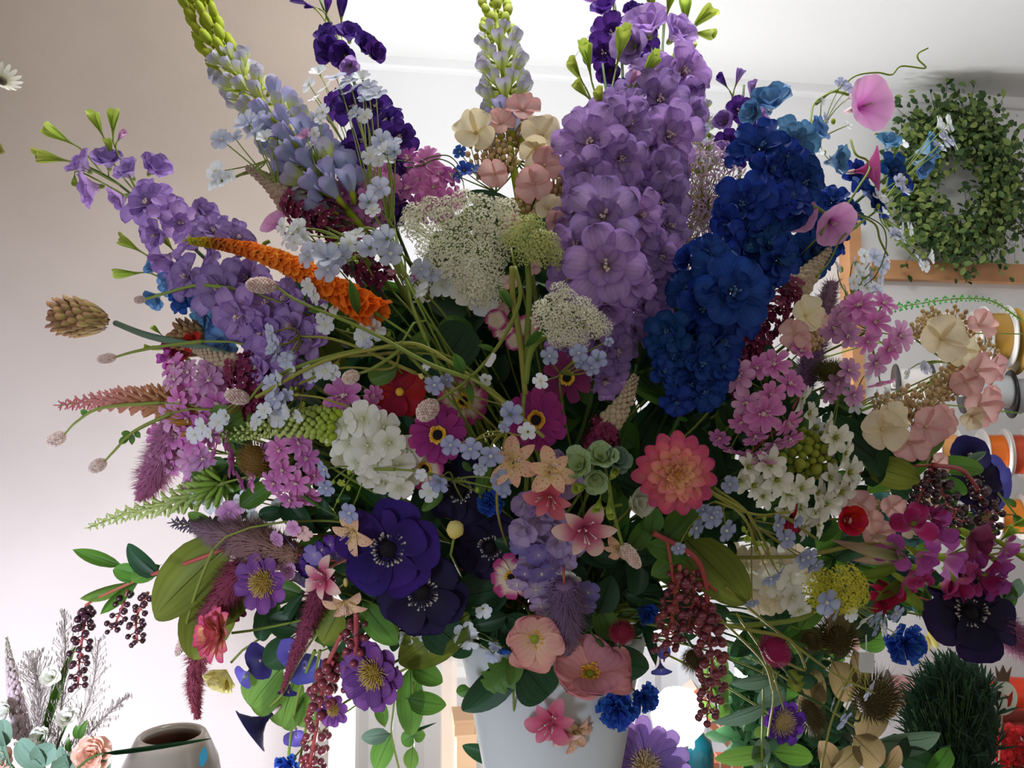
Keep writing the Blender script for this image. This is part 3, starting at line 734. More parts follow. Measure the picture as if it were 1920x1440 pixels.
# ---- umbel
umc = {}
def umbellet(mat, i):
    if (mat.name, i) not in umc:
        g = random.Random(i); mb = MB()
        for k in range(46):
            a = k * 2.4; q = math.sqrt((k + .5) / 46); e = Vector((q * math.cos(a), q * math.sin(a), .6 * (1 - q * q) + g.uniform(-.08, .12)))
            tube(mb, [(0, 0, -.9), e * .55 + Vector((0, 0, -.25)), e], .008, 3, t0=0, t1=.3, cap=False)
            for j in range(5):
                c = e + Vector((g.uniform(-.13, .13), g.uniform(-.13, .13), g.uniform(0, .12))); q_ = g.uniform(.07, .12)
                fm = Matrix.Translation(c) @ frame(Vector((c.x + g.gauss(0, .35), c.y + g.gauss(0, .35), 1)), g.uniform(0, 6)).to_4x4()
                mb.add([(0, 0, 0)] + [((q_ if k_ % 2 else q_ * .45) * math.cos(k_ * PI / 5), (q_ if k_ % 2 else q_ * .45) * math.sin(k_ * PI / 5), .03 if k_ % 2 else .01) for k_ in range(10)],
                       [(0, 1 + k_, 1 + (k_ + 1) % 10) for k_ in range(10)], [.3] + [g.uniform(.7, 1)] * 10, 0., 0, fm)
        umc[(mat.name, i)] = mb.mesh('umbellet', mat)
    return umc[(mat.name, i)]
def umbel(name, label, cat, x, y, r, n, ur, mat, f=(0, .2), dz=0., sq=1., tilt=0, pts=None, stem=m_stem, thru=None):
    T = mk(name, label, cat); d = dsh(x, y) + dz; S = d / FPX; hub = W(x, y, d) - ncam(*f) * r * S * .9; mb = MB()
    P = pts or []
    if not pts:
        for i in range(n):
            a = i * 2.39996; q = math.sqrt((i + .4) / n); X, Y = q * math.cos(a), q * math.sin(a) * sq
            X, Y = X * math.cos(R(tilt)) - Y * math.sin(R(tilt)), X * math.sin(R(tilt)) + Y * math.cos(R(tilt))
            P.append((x + r * X, y - r * Y))
    for (a, b) in P:
        X, Y = (a - x) / r, (y - b) / r; dd = d + .35 * r * S * min(1.3, X * X + Y * Y) + rnd.uniform(-.008, .008)
        fn = (f[0] * .5 + X * .4 + rnd.uniform(-.2, .2), f[1] * .5 + Y * .4 + rnd.uniform(-.2, .2))
        m = pose(a, b, dd, ur * rnd.uniform(.85, 1.15), ncam(*fn)); T.part('umbellet', umbellet(mat, rnd.randrange(3)), m)
        e = m @ Vector((0, 0, -.9)); tube(mb, bez(hub, (hub + e) / 2 - ncam(*f) * .004, e, 4), .0009, 4)
    T.part('rays', mb.mesh('rays', stem))
    if thru:
        Q = catmull([hub] + [W(a, b, dsh(a, b) + dz + .02) for a, b in thru]); mb = MB(); tube(mb, Q, .003, 7); T.part('stem', mb.mesh('stem', stem)); stem_to_vase(T, Q[-1], (Q[-2] - Q[-1]).normalized(), .003, stem, 'lower_stem')
    else: stem_to_vase(T, hub, ncam(*f), .0028, stem)
    return T
# ---- big single flowers with separate petals
def big(name, label, cat, x, y, r, layers, mat, f=None, dz=0., spin=None, centre=None, stem=m_stem, sepals=None, thru=None, bend=.35):
    """layers: list of (n, off, z, scale, dict petal args, material or None)"""
    T = mk(name, label, cat); d = dsh(x, y) + dz; f = f or auton(x, y, .2); n_ = ncam(*f); m = pose(x, y, d, r, n_, spin)
    for (n, off, z, s_, kw, mt) in layers:
        var = []
        for v_ in range(2):
            mb = MB(); v, fc, t, u = petal(**{**kw, 'ph': v_ * 2.}); mb.add(v, fc, t, u); var.append(mb.mesh('petal', mt or mat))
        for i in range(n):
            mm = m @ Matrix.Translation((0, 0, z)) @ rotz((i + off + rnd.uniform(-.1, .1)) * 2 * PI / n) @ Matrix.Rotation(R(rnd.uniform(-7, 7)), 4, 'Y') @ Matrix.Scale(s_ * rnd.uniform(.93, 1.06), 4)
            T.part('petal', var[i % 2], mm)
    for c in (centre or []):
        mb = MB(); c[1](mb); T.part(c[0], mb.mesh(c[0], c[2]), m)
    p = m.to_translation() - n_ * .01
    if thru:
        Q = catmull([p] + [W(a, b, dsh(a, b) + dz + .02) for a, b in thru]); mb = MB(); tube(mb, Q, .002, 7); T.part('stem', mb.mesh('stem', stem)); stem_to_vase(T, Q[-1], (Q[-2] - Q[-1]).normalized(), .0025, stem, 'lower_stem')
    else: stem_to_vase(T, p, n_, .0025, stem, k=bend)
    return T
def fluff(n, r, h, th=.02, seed=1, z=.0, dome=.5):
    def fn(mb):
        g = random.Random(seed)
        blob(mb, (0, 0, z), r * .8, (1, 1, dome), 14, 7, t=.1)
        for i in range(n):
            a = i * 2.39996; q = math.sqrt((i + .5) / n) * 1.45; e = Vector((math.sin(q) * math.cos(a), math.sin(q) * math.sin(a), math.cos(q) * dome + .0))
            p = e * r * .6; tube(mb, [p + Vector((0, 0, z)), e * r + Vector((0, 0, z)), e * (r + h * g.uniform(.6, 1.1)) + Vector((g.uniform(-.04, .04), g.uniform(-.04, .04), z))], [th, th * .8, th * .9], 3)
    return fn
def domec(r, h=.6, z=.04): return lambda mb: blob(mb, (0, 0, z), r, (1, 1, h), 14, 8, bump=.05, rng=random.Random(2))
def ringst(n, r0, r1, h, th, rows=2, tipr=2.2):
    def fn(mb):
        g = random.Random(4)
        for i in range(n):
            a = 2 * PI * (i + g.uniform(-.3, .3)) / n; rr = r0 + (r1 - r0) * g.random()
            p = Vector((r0 * .6 * math.cos(a), r0 * .6 * math.sin(a), .05)); e = Vector((rr * math.cos(a), rr * math.sin(a), h * g.uniform(.7, 1.1)))
            tube(mb, [p, (p + e) / 2 + Vector((0, 0, .04)), e], th, 3); octa(mb, e, th * tipr, 0, 1.)
    return fn
# ---- globe-like small heads
def burnet(label, x, y, rx, ry, an, thru=None, mat=m_burn, stem=m_stem, dz=-.02, name='burnet_stem', cat='burnet', bristle=False, leaves=()):
    """an: image angle (deg, ccw from +x) the head points to"""
    T = mk(name, label, cat); d = dsh(x, y) + dz; S = d / FPX
    zc = ncam(.97 * math.cos(R(an)), .97 * math.sin(R(an))); m = Matrix.Translation(W(x, y, d)) @ frame(zc).to_4x4()
    mb = MB(); a_, b_ = rx * S, ry * S; N_ = 190 if not bristle else 420
    blob(mb, (0, 0, 0), b_ * .85, (1, 1, a_ / b_), 10, 8, t=.1)
    for i in range(N_):
        z = 1 - 2 * (i + .5) / N_; q = math.sqrt(1 - z * z); ph = i * 2.39996; e = Vector((q * math.cos(ph) * b_, q * math.sin(ph) * b_, z * a_))
        if bristle:
            nn = Vector((e.x / b_, e.y / b_, z)).normalized(); sd = nn.cross(Vector((0, 0, 1))) * b_ * .05; tpp = e + (nn * rnd.uniform(.8, 1.2) + Vector((rnd.uniform(-.3, .3), rnd.uniform(-.3, .3), .6))) * b_ * (.55 if mat is m_thist else .22)
            mb.add([e * .9 + sd, e * .9 - sd, e * .9 + nn * .0 + Vector((0, 0, b_ * .05)), tpp], [(0, 1, 3), (1, 2, 3), (2, 0, 3)], [0, 0, 0, 1.], 0.)
        else: octa(mb, e, b_ * rnd.uniform(.14, .24), 0, rnd.random())
    T.part('flower_head', mb.mesh('flower_head', mat, not bristle), m)
    p = W(x, y, d) - zc * a_
    if thru:
        Q = catmull([p] + [W(a, b, dsh(a, b) + dz) for a, b in thru]); mb = MB(); tube(mb, Q, [.0013, .0021], 6); T.part('stem', mb.mesh('stem', stem))
        stem_to_vase(T, Q[-1], (Q[-2] - Q[-1]).normalized(), .002, stem, 'lower_stem')
    else: stem_to_vase(T, p, zc, .0016, stem)
    for l in leaves: leaf(T, *l, kind='lance', mat=m_sage, dz=dz)
    return T
# ---- berries
def berries(T, pts, n, br, wpx, mat=m_berry, stem=m_stemr, dz=0., d0=None):
    A = catmull([W(p[0], p[1], (d0 or dsh(p[0], p[1]) + dz)) for p in pts]); LN = len(A) - 1; S = (d0 or dsh(*pts[0][:2])) / FPX
    mb = MB(); tube(mb, A, [.0011, .0022], 6); ms = []
    key = ('berry', mat.name)
    if key not in cache:
        b = MB(); lathe(b, [(.0, 1), (.35, .94), (.75, .7), (1, .2), (1, -.2), (.8, -.62), (.5, -.85), (.25, -.78), (0, -.72)], 14, wob=lambda a, t: .05 * math.sin(a * 7)); cache[key] = b.mesh('berry', mat)
    for i in range(n):
        s = (i + .3) / n; k = min(LN - 1, int(s * LN)); p = A[k].lerp(A[k + 1], s * LN - k); tg = (A[k] - A[k + 1]).normalized()
        X = frame(tg).col[0]; Y = tg.cross(X); an = i * 2.39996; o_ = X * math.cos(an) + Y * math.sin(an); w_ = wpx * S * (.55 + .45 * math.sin(PI * min(1, s * .9 + .15)))
        e = p + (o_ + tg * .35).normalized() * w_ * rnd.uniform(.8, 1.1); tube(mb, [p, (p + e) / 2, e], .0008, 4)
        T.part('berry', cache[key], Matrix.Translation(e) @ frame(o_ + tg * .4).to_4x4() @ Matrix.Scale(br * S * rnd.uniform(.85, 1.15) * (.75 + .25 * s), 4))
    T.part('berry_stalk', mb.mesh('berry_stalk', stem))
# ---- trumpet of a bindweed
trc = {}
def trumpet(T, x, y, r, f, mat, dz=0., depth=1., name='trumpet', d=None):
    if (mat.name, depth) not in trc:
        mb = MB(); prof = [(.07, -1.1 * depth), (.09, -.8 * depth), (.2, -.55 * depth), (.42, -.3 * depth), (.68, -.13 * depth), (.86, -.02), (1, .01)]
        lathe(mb, prof, 40, wob=lambda a, t: .035 * math.sin(a * 5) * t * t + .015 * math.sin(a * 13) * t * t)
        c = MB(); stamens(c, 5, .08, .5, .016, random.Random(1), z=-.5); tube(c, [(0, 0, -1.35 * depth), (0, 0, -.95 * depth)], [.07, .12], 7)
        trc[(mat.name, depth)] = (mb.mesh('trumpet', mat), c.mesh('stamens', m_stam))
    p, c = trc[(mat.name, depth)]; d = d or dsh(x, y) + dz
    o = T.part(name, p, pose(x, y, d, r, ncam(*f))); obj('stamens', c, None, o); return o
def twig(T, pts, r=.0011, mat=m_stem, dz=0., name='stem', d0=None):
    Q = catmull([W(p[0], p[1], (d0 or dsh(p[0], p[1]) + dz) + (p[2] if len(p) > 2 else 0)) for p in pts]); mb = MB(); tube(mb, Q, r, 6); T.part(name, mb.mesh(name, mat)); return Q
def k_spider(p, c, g):
    ring(p, 6, g, L=1.15, Wd=.11, a=.7, b=.7, a0=40, a1=0, cup=.2, ns=4, nu=3, aj=20, j=.2)
    blob(c, (0, 0, .08), .1, (1, 1, 1), 5, 3)
KIND['spider'] = k_spider; CEN['spider'] = m_olig
# ================================================================= the flowers
D = dict
# ---- delphiniums
multi('delphinium_stem', 'lilac delphinium leaning far left with green buds at its tip', 'delphinium', [m_lilac, m_lilac, m_lilacd], [
    (168, 322, 36, D(f=(-.5, .6), k='side')), (190, 350, 40, D(f=(-.8, -.3), k='side')), (205, 316, 34, D(f=(.2, .7), k='side')), (250, 335, 34, D(f=(-.3, .6), k='side')), (280, 326, 36, D(f=(.7, .5), k='side')), (238, 366, 30, D(f=(-.6, -.6), k='side')),
    (282, 385, 50, D(f=(-.2, .3))), (318, 402, 38, D(f=(.5, .4), k='semi')), (340, 418, 40, D(f=(.3, -.2), k='semi')), (370, 405, 34, D(f=(.8, .4), k='side')), (300, 440, 42, D(f=(-.6, -.3), k='semi')), (320, 478, 36, D(f=(-.3, -.7), k='side')),
    (368, 455, 46), (402, 440, 42, D(f=(.3, .6))), (440, 452, 40, D(f=(.6, .5))), (355, 520, 44, D(f=(-.5, .0))), (400, 505, 46, D(dz=.02)), (420, 545, 58, D(f=(-.2, .1))), (470, 520, 44, D(dz=.03)), (455, 590, 54, D(f=(-.3, -.3))),
    (505, 575, 58, D(f=(.1, .3))), (545, 560, 48), (500, 630, 54), (555, 615, 52), (520, 660, 46), (590, 640, 44), (490, 690, 40), (560, 700, 44), (600, 590, 40, D(dz=.02))],
    ax=[(150, 305), (215, 340), (300, 410), (390, 490), (500, 600), (620, 690)], buds=[(128, 265, 40, 150), (118, 300, 42, 175), (190, 248, 34, 105), (212, 246, 36, 75), (222, 262, 20, 40, m_pinkp), (140, 330, 20, -75), (208, 288, 24, 90)])
multi('delphinium_stem', 'tall lilac delphinium in the centre, front one of the pair', 'delphinium', [m_lilac], [
    (1165, 205, 52, D(f=(0, .6), k='semi')), (1150, 232, 58, D(f=(-.2, .4))), (1108, 272, 68, D(f=(-.4, .1))), (1170, 240, 54, D(f=(.4, .2))), (1160, 300, 52, D(f=(.3, -.3))), (1100, 320, 50, D(f=(-.4, -.5))), (1095, 368, 46, D(f=(-.6, .1), k='semi')),
    (1130, 408, 74, D(f=(-.05, .05), k='semi', dz=-.02)), (1075, 400, 46, D(f=(-.6, .3), k='semi')), (1085, 462, 58, D(f=(-.4, 0))), (1195, 405, 50, D(f=(.4, 0))), (1135, 500, 80, D(f=(-.05, -.05), k='semi', dz=-.02)), (1190, 455, 50, D(f=(.3, 0))), (1075, 520, 54, D(f=(-.5, -.2))),
    (1135, 570, 40, D(f=(0, -.7), k='side')), (1180, 530, 48), (1145, 600, 44, D(dz=.04)), (1120, 640, 56, D(f=(.2, 0), dz=.02)), (1150, 660, 50, D(dz=.02)), (1135, 710, 44, D(f=(0, -.5), dz=.03)), (1110, 690, 40, D(dz=.04)), (1060, 650, 38, D(dz=.04))],
    ax=[(1130, 120), (1140, 220), (1130, 380), (1120, 560), (1110, 720)], buds=[(1088, 148, 36, 130), (1105, 128, 42, 105), (1160, 105, 46, 80), (1100, 180, 32, 140), (1205, 140, 40, 50), (1180, 160, 26, 60, m_pinkp), (1128, 205, 34, 110)])
multi('delphinium_stem', 'tallest lilac delphinium rising to the top edge beside the front one', 'delphinium', [m_lilac, m_lilac, m_lilacd], [
    (1218, 68, 48, D(f=(-.3, .5), k='side')), (1255, 78, 44, D(f=(.5, .4), k='side')), (1195, 88, 44, D(f=(-.6, -.2), k='side')), (1275, 140, 60, D(f=(.3, .1))), (1225, 145, 46, D(f=(-.2, .4), k='semi')), (1280, 178, 44, D(f=(.5, -.6), k='semi')), (1235, 188, 56, D(f=(0, -.1))), (1200, 175, 44, D(f=(-.4, 0))),
    (1195, 225, 46), (1250, 258, 64, D(f=(.2, 0))), (1285, 215, 36, D(f=(.7, 0), k='side')), (1215, 280, 46), (1228, 335, 62, D(f=(0, .1))), (1255, 320, 46, D(f=(.4, 0))), (1190, 335, 44), (1235, 375, 56, D(f=(.1, -.4))), (1215, 430, 58), (1250, 425, 44, D(f=(.5, 0))), (1235, 485, 52), (1200, 470, 46),
    (1215, 525, 52), (1250, 520, 38), (1205, 575, 50), (1225, 600, 40, D(f=(.2, -.5))), (1190, 620, 36, D(dz=.02))],
    ax=[(1245, 20), (1240, 150), (1230, 330), (1215, 520), (1195, 680)], dz=.035, buds=[(1225, 18, 40, 110), (1252, 20, 36, 80), (1208, 45, 26, 120), (1285, 42, 40, 95), (1300, 50, 42, 40), (1305, 62, 32, -20), (1290, 72, 22, -60)])
multi('delphinium_stem', 'dark violet delphinium top behind the tall lilac pair', 'delphinium', [m_purple], [
    (1140, 28, 34, D(f=(-.4, .5), k='side')), (1180, 45, 36, D(f=(.4, .4), k='side')), (1205, 40, 32, D(f=(.5, .3), k='semi')), (1150, 68, 44, D(f=(-.3, 0), k='semi')), (1195, 72, 40, D(f=(.3, 0), k='semi')), (1135, 100, 38, D(f=(-.5, -.2), k='semi')), (1145, 130, 28, D(f=(-.3, -.6), k='side')), (1175, 110, 40), (1170, 170, 36)],
    ax=[(1150, -10), (1165, 100), (1170, 300), (1160, 600)], dz=.08, buds=[(1120, 5, 26, 165, m_lilac), (1150, 5, 28, 95, m_lilac)])
multi('delphinium_stem', 'dark purple delphinium at upper left, its tip leaning left', 'delphinium', [m_purple], [
    (618, 76, 34, D(f=(-.6, .2), k='semi')), (628, 100, 32, D(f=(-.3, -.1), k='side')), (655, 78, 30, D(f=(.1, .6), k='side')), (650, 105, 32, D(f=(-.2, -.3), k='side')), (680, 95, 30, D(f=(.5, .2), k='side')), (695, 104, 26, D(f=(.7, 0), k='side')), (658, 122, 24, D(f=(0, -.6), k='side', m=m_lilac)),
    (640, 200, 36, D(f=(-.6, 0), k='semi')), (665, 205, 42, D(f=(-.1, .1))), (700, 205, 38, D(f=(.4, .3), k='semi')), (730, 235, 40), (745, 262, 38, D(f=(.4, 0))), (690, 265, 44, D(dz=.02)), (668, 290, 34, D(f=(-.6, -.2))), (740, 318, 42), (700, 330, 40), (760, 330, 32, D(f=(.6, .4), k='semi')), (720, 380, 44), (690, 400, 38), (745, 410, 36)],
    ax=[(600, 0), (625, 60), (655, 130), (700, 260), (735, 400)], dz=.05, buds=[(575, 8, 26, 165, m_purple), (590, 14, 16, 180, m_purple), (612, 26, 24, 75, m_purple), (640, 36, 34, 80, m_purple)])
multi('delphinium_stem', 'deep blue delphinium with pale sky blue florets at its tip', 'delphinium', [m_blue], [
    (1442, 210, 44, D(f=(-.2, .6), k='side', m=m_sky)), (1420, 215, 30, D(f=(-.8, 0), k='side', m=m_sky)), (1488, 266, 50, D(f=(-.05, .1), m=m_sky)), (1515, 255, 34, D(f=(.7, .4), k='side', m=m_sky)), (1550, 305, 36, D(f=(.75, 0), k='side', m=m_sky)), (1478, 395, 32, D(f=(0, -.75), k='side')),
    (1425, 280, 52, D(f=(-.2, .3))), (1465, 300, 48), (1395, 290, 34, D(f=(-.6, .3), k='semi')), (1440, 320, 44), (1500, 345, 50, D(f=(.3, 0))), (1480, 375, 44), (1520, 330, 30, D(f=(.6, .2), k='semi')), (1395, 385, 58, D(f=(-.3, .1))), (1440, 385, 48, D(f=(.2, 0))), (1370, 420, 40, D(f=(-.7, -.3), k='semi')),
    (1420, 430, 52), (1440, 465, 50), (1455, 490, 44, D(f=(.4, -.2))), (1390, 470, 54), (1330, 478, 42, D(f=(-.4, .4), k='semi')), (1345, 500, 50), (1295, 490, 30, D(f=(-.8, .2), k='side')), (1370, 550, 78, D(f=(0, .1), k='semi', dz=-.02)), (1420, 530, 44), (1290, 545, 44, D(f=(-.5, .2))), (1315, 580, 54),
    (1380, 595, 48), (1300, 630, 64, D(k='semi')), (1345, 640, 60), (1255, 625, 46, D(f=(-.4, 0))), (1260, 670, 44), (1310, 680, 52), (1350, 690, 36), (1285, 720, 44), (1320, 730, 44, D(f=(0, -.3))), (1270, 750, 34, D(f=(-.2, -.5))), (1240, 700, 34)],
    ax=[(1470, 225), (1455, 320), (1410, 430), (1350, 560), (1295, 730)], dz=-.01, cmat=m_sky)
multi('delphinium_stem', 'second deep blue delphinium behind the pink bindweed at right', 'delphinium', [m_blue], [
    (1722, 285, 34, D(f=(.7, .2), k='side', m=m_sky)), (1715, 305, 30, D(f=(.6, -.5), k='side', m=m_sky)), (1662, 280, 28, D(f=(0, .6), k='side', m=m_sky)), (1668, 322, 34), (1690, 345, 26), (1620, 365, 42), (1600, 330, 32), (1640, 390, 30), (1560, 380, 34, D(f=(-.3, .3))), (1590, 400, 34), (1540, 440, 46), (1520, 470, 50), (1480, 470, 40), (1500, 420, 34), (1555, 450, 34)],
    ax=[(1715, 290), (1640, 350), (1560, 420), (1450, 540)], dz=.06, cmat=m_sky)
multi('delphinium_stem', 'sky blue delphinium low at the left under the lilac one', 'delphinium', [m_sky, m_sky, m_blue], [
    (300, 505, 26, D(f=(-.5, .4), k='side')), (320, 530, 28, D(f=(-.3, -.3), k='semi')), (345, 508, 28), (300, 552, 26, D(f=(-.4, -.6), k='side')), (350, 558, 34), (375, 535, 30), (385, 590, 34, D(f=(-.5, -.3), k='semi')), (400, 610, 30), (425, 640, 38, D(f=(-.2, -.4), k='semi')), (450, 610, 34), (440, 590, 30)],
    ax=[(280, 470), (330, 520), (400, 590), (500, 640)], dz=.03, buds=[(258, 468, 34, 145), (256, 512, 34, 190), (322, 466, 22, 120)], cmat=m_sky)
multi('delphinium_stem', 'small violet delphinium top left of the sky blue florets', 'delphinium', [m_purple, m_lilacd], [
    (1360, 230, 24, D(f=(-.5, 0), k='side')), (1385, 212, 30, D(f=(-.2, .2), k='semi')), (1420, 225, 26, D(f=(.4, .2), k='semi')), (1365, 268, 28, D(f=(-.3, 0), k='semi')), (1398, 248, 28), (1430, 245, 20), (1380, 290, 26, D(f=(0, -.4))), (1358, 284, 22), (1395, 270, 26)],
    ax=[(1395, 160), (1390, 230), (1385, 350), (1370, 500)], dz=.07, buds=[(1362, 162, 24, 140, m_purple), (1380, 158, 24, 75, m_lilacd), (1408, 182, 26, 95, m_lilacd), (1432, 178, 22, 30, m_yel)])
multi('snapdragon_stem', 'small magenta snapdragon at left under the cone heads', 'snapdragon', [m_snap, m_red], [
    (330, 650, 24, D(f=(-.6, .2))), (350, 665, 26), (340, 690, 24, D(f=(-.2, -.5))), (360, 700, 22), (320, 672, 20, D(f=(-.8, 0), m=m_snapl)), (365, 640, 20)], kind='hood', ax=[(320, 640), (370, 690), (450, 760)], dz=.02, buds=[(300, 625, 16, 130), (305, 655, 16, 170), (285, 650, 12, 180)])
multi('snapdragon_stem', 'magenta and rose snapdragon lying across the lower right', 'snapdragon', [m_snap, m_snap, m_snapl], [
    (1712, 985, 38, D(f=(-.3, .4))), (1750, 1000, 40, D(m=m_snapl, f=(.3, .2))), (1680, 1030, 34, D(f=(-.7, -.2))), (1720, 1040, 34, D(m=m_snapl)), (1765, 1045, 40, D(m=m_snapl)), (1715, 1065, 32), (1790, 1085, 40), (1760, 1098, 36), (1820, 1030, 34, D(m=m_snapl)), (1835, 1080, 38, D(f=(.4, -.3))), (1865, 1050, 30, D(m=m_snapl)), (1810, 1000, 44, D(m=m_burg)), (1855, 1085, 34), (1690, 1085, 30), (1880, 1020, 26, D(m=m_snapl)), (1800, 1060, 32), (1740, 970, 28)],
    kind='hood', ax=[(1935, 1020), (1860, 1040), (1760, 1040), (1640, 1020), (1520, 1040)], dz=-.03, buds=[(1900, 985, 34, 25, m_gbud), (1925, 1000, 30, 0, m_snapl), (1895, 1035, 30, -20, m_gbud), (1880, 1010, 26, 60, m_gbud)], stem=m_stemo)
# flower bract leaves of the snapdragon
m_gbrct = M('pale_bract', ['#8c9458', '#a89a78', '#b0847c'], trans=.2)
T = mk('gladiolus_stem', 'pale green and pink gladiolus buds fanning left from the snapdragon', 'gladiolus')
for q in [(1700, 1045, 1560, 1015, 22), (1700, 1050, 1600, 1050, 22), (1690, 1060, 1590, 1090, 20), (1700, 1080, 1640, 1130, 22), (1720, 1090, 1680, 1120, 20), (1690, 1030, 1630, 1000, 20)]:
    leaf(T, *q, kind='lance', mat=m_gbrct if q[3] < 1060 else m_leafy, dz=-.02, name='bract')
for x, y, r in ((1665, 1105, 30), (1655, 1120, 26)): put(T, 'blossom', 'hood', m_red, x, y, r, (-.4, -.4))
stem_to_vase(T, W(1700, 1050, dsh(1700, 1050)), ncam(.6, 0), .003, m_stemo)
# ---- lupins
def lupin(label, pts, rr, dz=0.):
    T = mk('lupin_stem', label, 'lupin'); A = axis(pts, .02 + dz); LN = len(A) - 1; S = dsh(*pts[1][:2]) / FPX
    for (s0, s1, n, kind, mt, sz, per) in rr:
        rows = max(1, round(n / per)); i = 0
        for q in range(rows):
            s = s0 + (s1 - s0) * (q + .5) / rows; k = min(LN - 1, int(s * LN)); p = A[k].lerp(A[k + 1], s * LN - k); tg = (A[k] - A[k + 1]).normalized(); X = frame(tg).col[0]; Y = tg.cross(X)
            for j in range(per):
                an = 2 * PI * (j + .5 * (q % 2)) / per; o_ = X * math.cos(an) + Y * math.sin(an); r = sz[0] + (sz[1] - sz[0]) * (q + .5) / rows; out = r * S * .9
                pm, cm = bmesh_of(kind, mt if not isinstance(mt, list) else mt[rnd.randrange(len(mt))]); b = p + o_ * out
                if kind == 'pod': z = (tg * 1.0 + o_ * .25)
                else: z = (tg * .9 + o_ * .65)
                o = T.part('pod' if kind == 'pod' else 'floret', pm, Matrix.Translation(b) @ frame(z, an).to_4x4() @ Matrix.Scale(r * S * rnd.uniform(.92, 1.08), 4)); obj(CNAME[kind], cm, None, o)
    mb = MB(); tube(mb, A, [.0025, .0042], 8); T.part('stem', mb.mesh('stem', m_lime)); stem_to_vase(T, A[-1], (A[-2] - A[-1]).normalized(), .004, m_stem, 'lower_stem'); return T
lupin('blue lupin at upper left with lime green pods at its tip', [(355, -30), (405, 85), (465, 165), (540, 250), (610, 340), (680, 430)],
      [(.0, .29, 36, 'pod', m_lime, (22, 27), 6), (.30, .48, 28, 'lup', m_wistg, (24, 27), 7), (.49, .95, 64, 'lup', [m_wist, m_wist, m_wistg, m_wist], (28, 32), 8)], .01)
lupin('upright green lupin in the middle of the top edge', [(922, -40), (934, 60), (948, 180), (960, 300), (985, 440)],
      [(.0, .28, 30, 'pod', m_lime, (22, 26), 6), (.28, .58, 42, 'lup', m_wistg, (23, 27), 7), (.58, .72, 12, 'lup', m_wist, (22, 26), 6)], .03)
lupin('pale lupin half hidden behind the tallest lilac delphinium', [(1278, 85), (1292, 150), (1308, 240), (1315, 330)],
      [(.0, .5, 30, 'pod', m_lime, (10, 14), 6), (.5, 1., 28, 'lup', m_wistg, (18, 20), 7)], .12)
# ---- lacecap hydrangeas
def lacecap(label, cx, cy, fl, heads, dz=0., leaves=()):
    T = mk('lacecap_hydrangea', label, 'hydrangea'); hub = W(cx, cy, dsh(cx, cy) + dz + .07); mb = MB()
    for (x, y, r, mt, f) in fl:
        o = put(T, 'floret', 'hyd', mt, x, y, r, f, dz - .01); tube(mb, bez(o.matrix_local.to_translation() + T.loc, hub, hub, 4), .0012, 5)
    for (x, y, r, n) in heads:
        b = MB(); c = W(x, y, dsh(x, y) + dz + .02); S = r * .9 / FPX; base = c + CR @ Vector((0, -S, -.01)); st = MB()
        for i in range(n):
            a = i * 2.4; q = math.sqrt((i + .5) / n); p = c + CR @ Vector((q * math.cos(a) * S, q * math.sin(a) * S, rnd.uniform(-.3, .4) * S))
            blob(b, p, rnd.uniform(3.6, 5.4) / FPX * .9, (1, 1, 1.15), 7, 5, t=rnd.random()); tube(st, [base, (base + p) / 2, p], .0007, 4, cap=False)
        T.part('bud_cluster', b.mesh('bud_cluster', m_budt)); T.part('bud_stalks', st.mesh('bud_stalks', m_budt)); tube(mb, [base, hub], .0012, 5)
    T.part('branches', mb.mesh('branches', m_stem)); stem_to_vase(T, hub, ncam(0, .4), .003, m_stem)
    for l in leaves: leaf(T, *l[:5], kind='ovate', mat=l[5] if len(l) > 5 else m_leafd, dz=dz + .05)
lacecap('cream and blush lacecap hydrangea at top centre below the green lupin', 965, 300, [
    (893, 250, 40, m_cream, (-.3, .1)), (938, 232, 26, m_blush, (.2, .4)), (980, 207, 32, m_blush, (0, .5)), (1015, 255, 40, m_cream, (.2, .3)), (1003, 278, 32, m_cream, (0, -.7)), (928, 326, 28, m_blush, (-.2, -.2)), (1020, 310, 34, m_blush, (.4, 0)), (1000, 345, 34, m_blush, (-.1, -.2)), (1028, 392, 26, m_cream, (.3, 0)), (1040, 415, 24, m_blush, (.4, -.3)), (960, 420, 24, m_blush, (0, -.4))],
    [(925, 280, 34, 30), (970, 245, 28, 26), (900, 300, 30, 16), (1035, 275, 34, 20), (950, 300, 24, 18), (1040, 350, 32, 30), (990, 380, 30, 22), (1055, 330, 20, 12)], .02, [(985, 440, 875, 350, 60), (960, 420, 1060, 350, 40)])
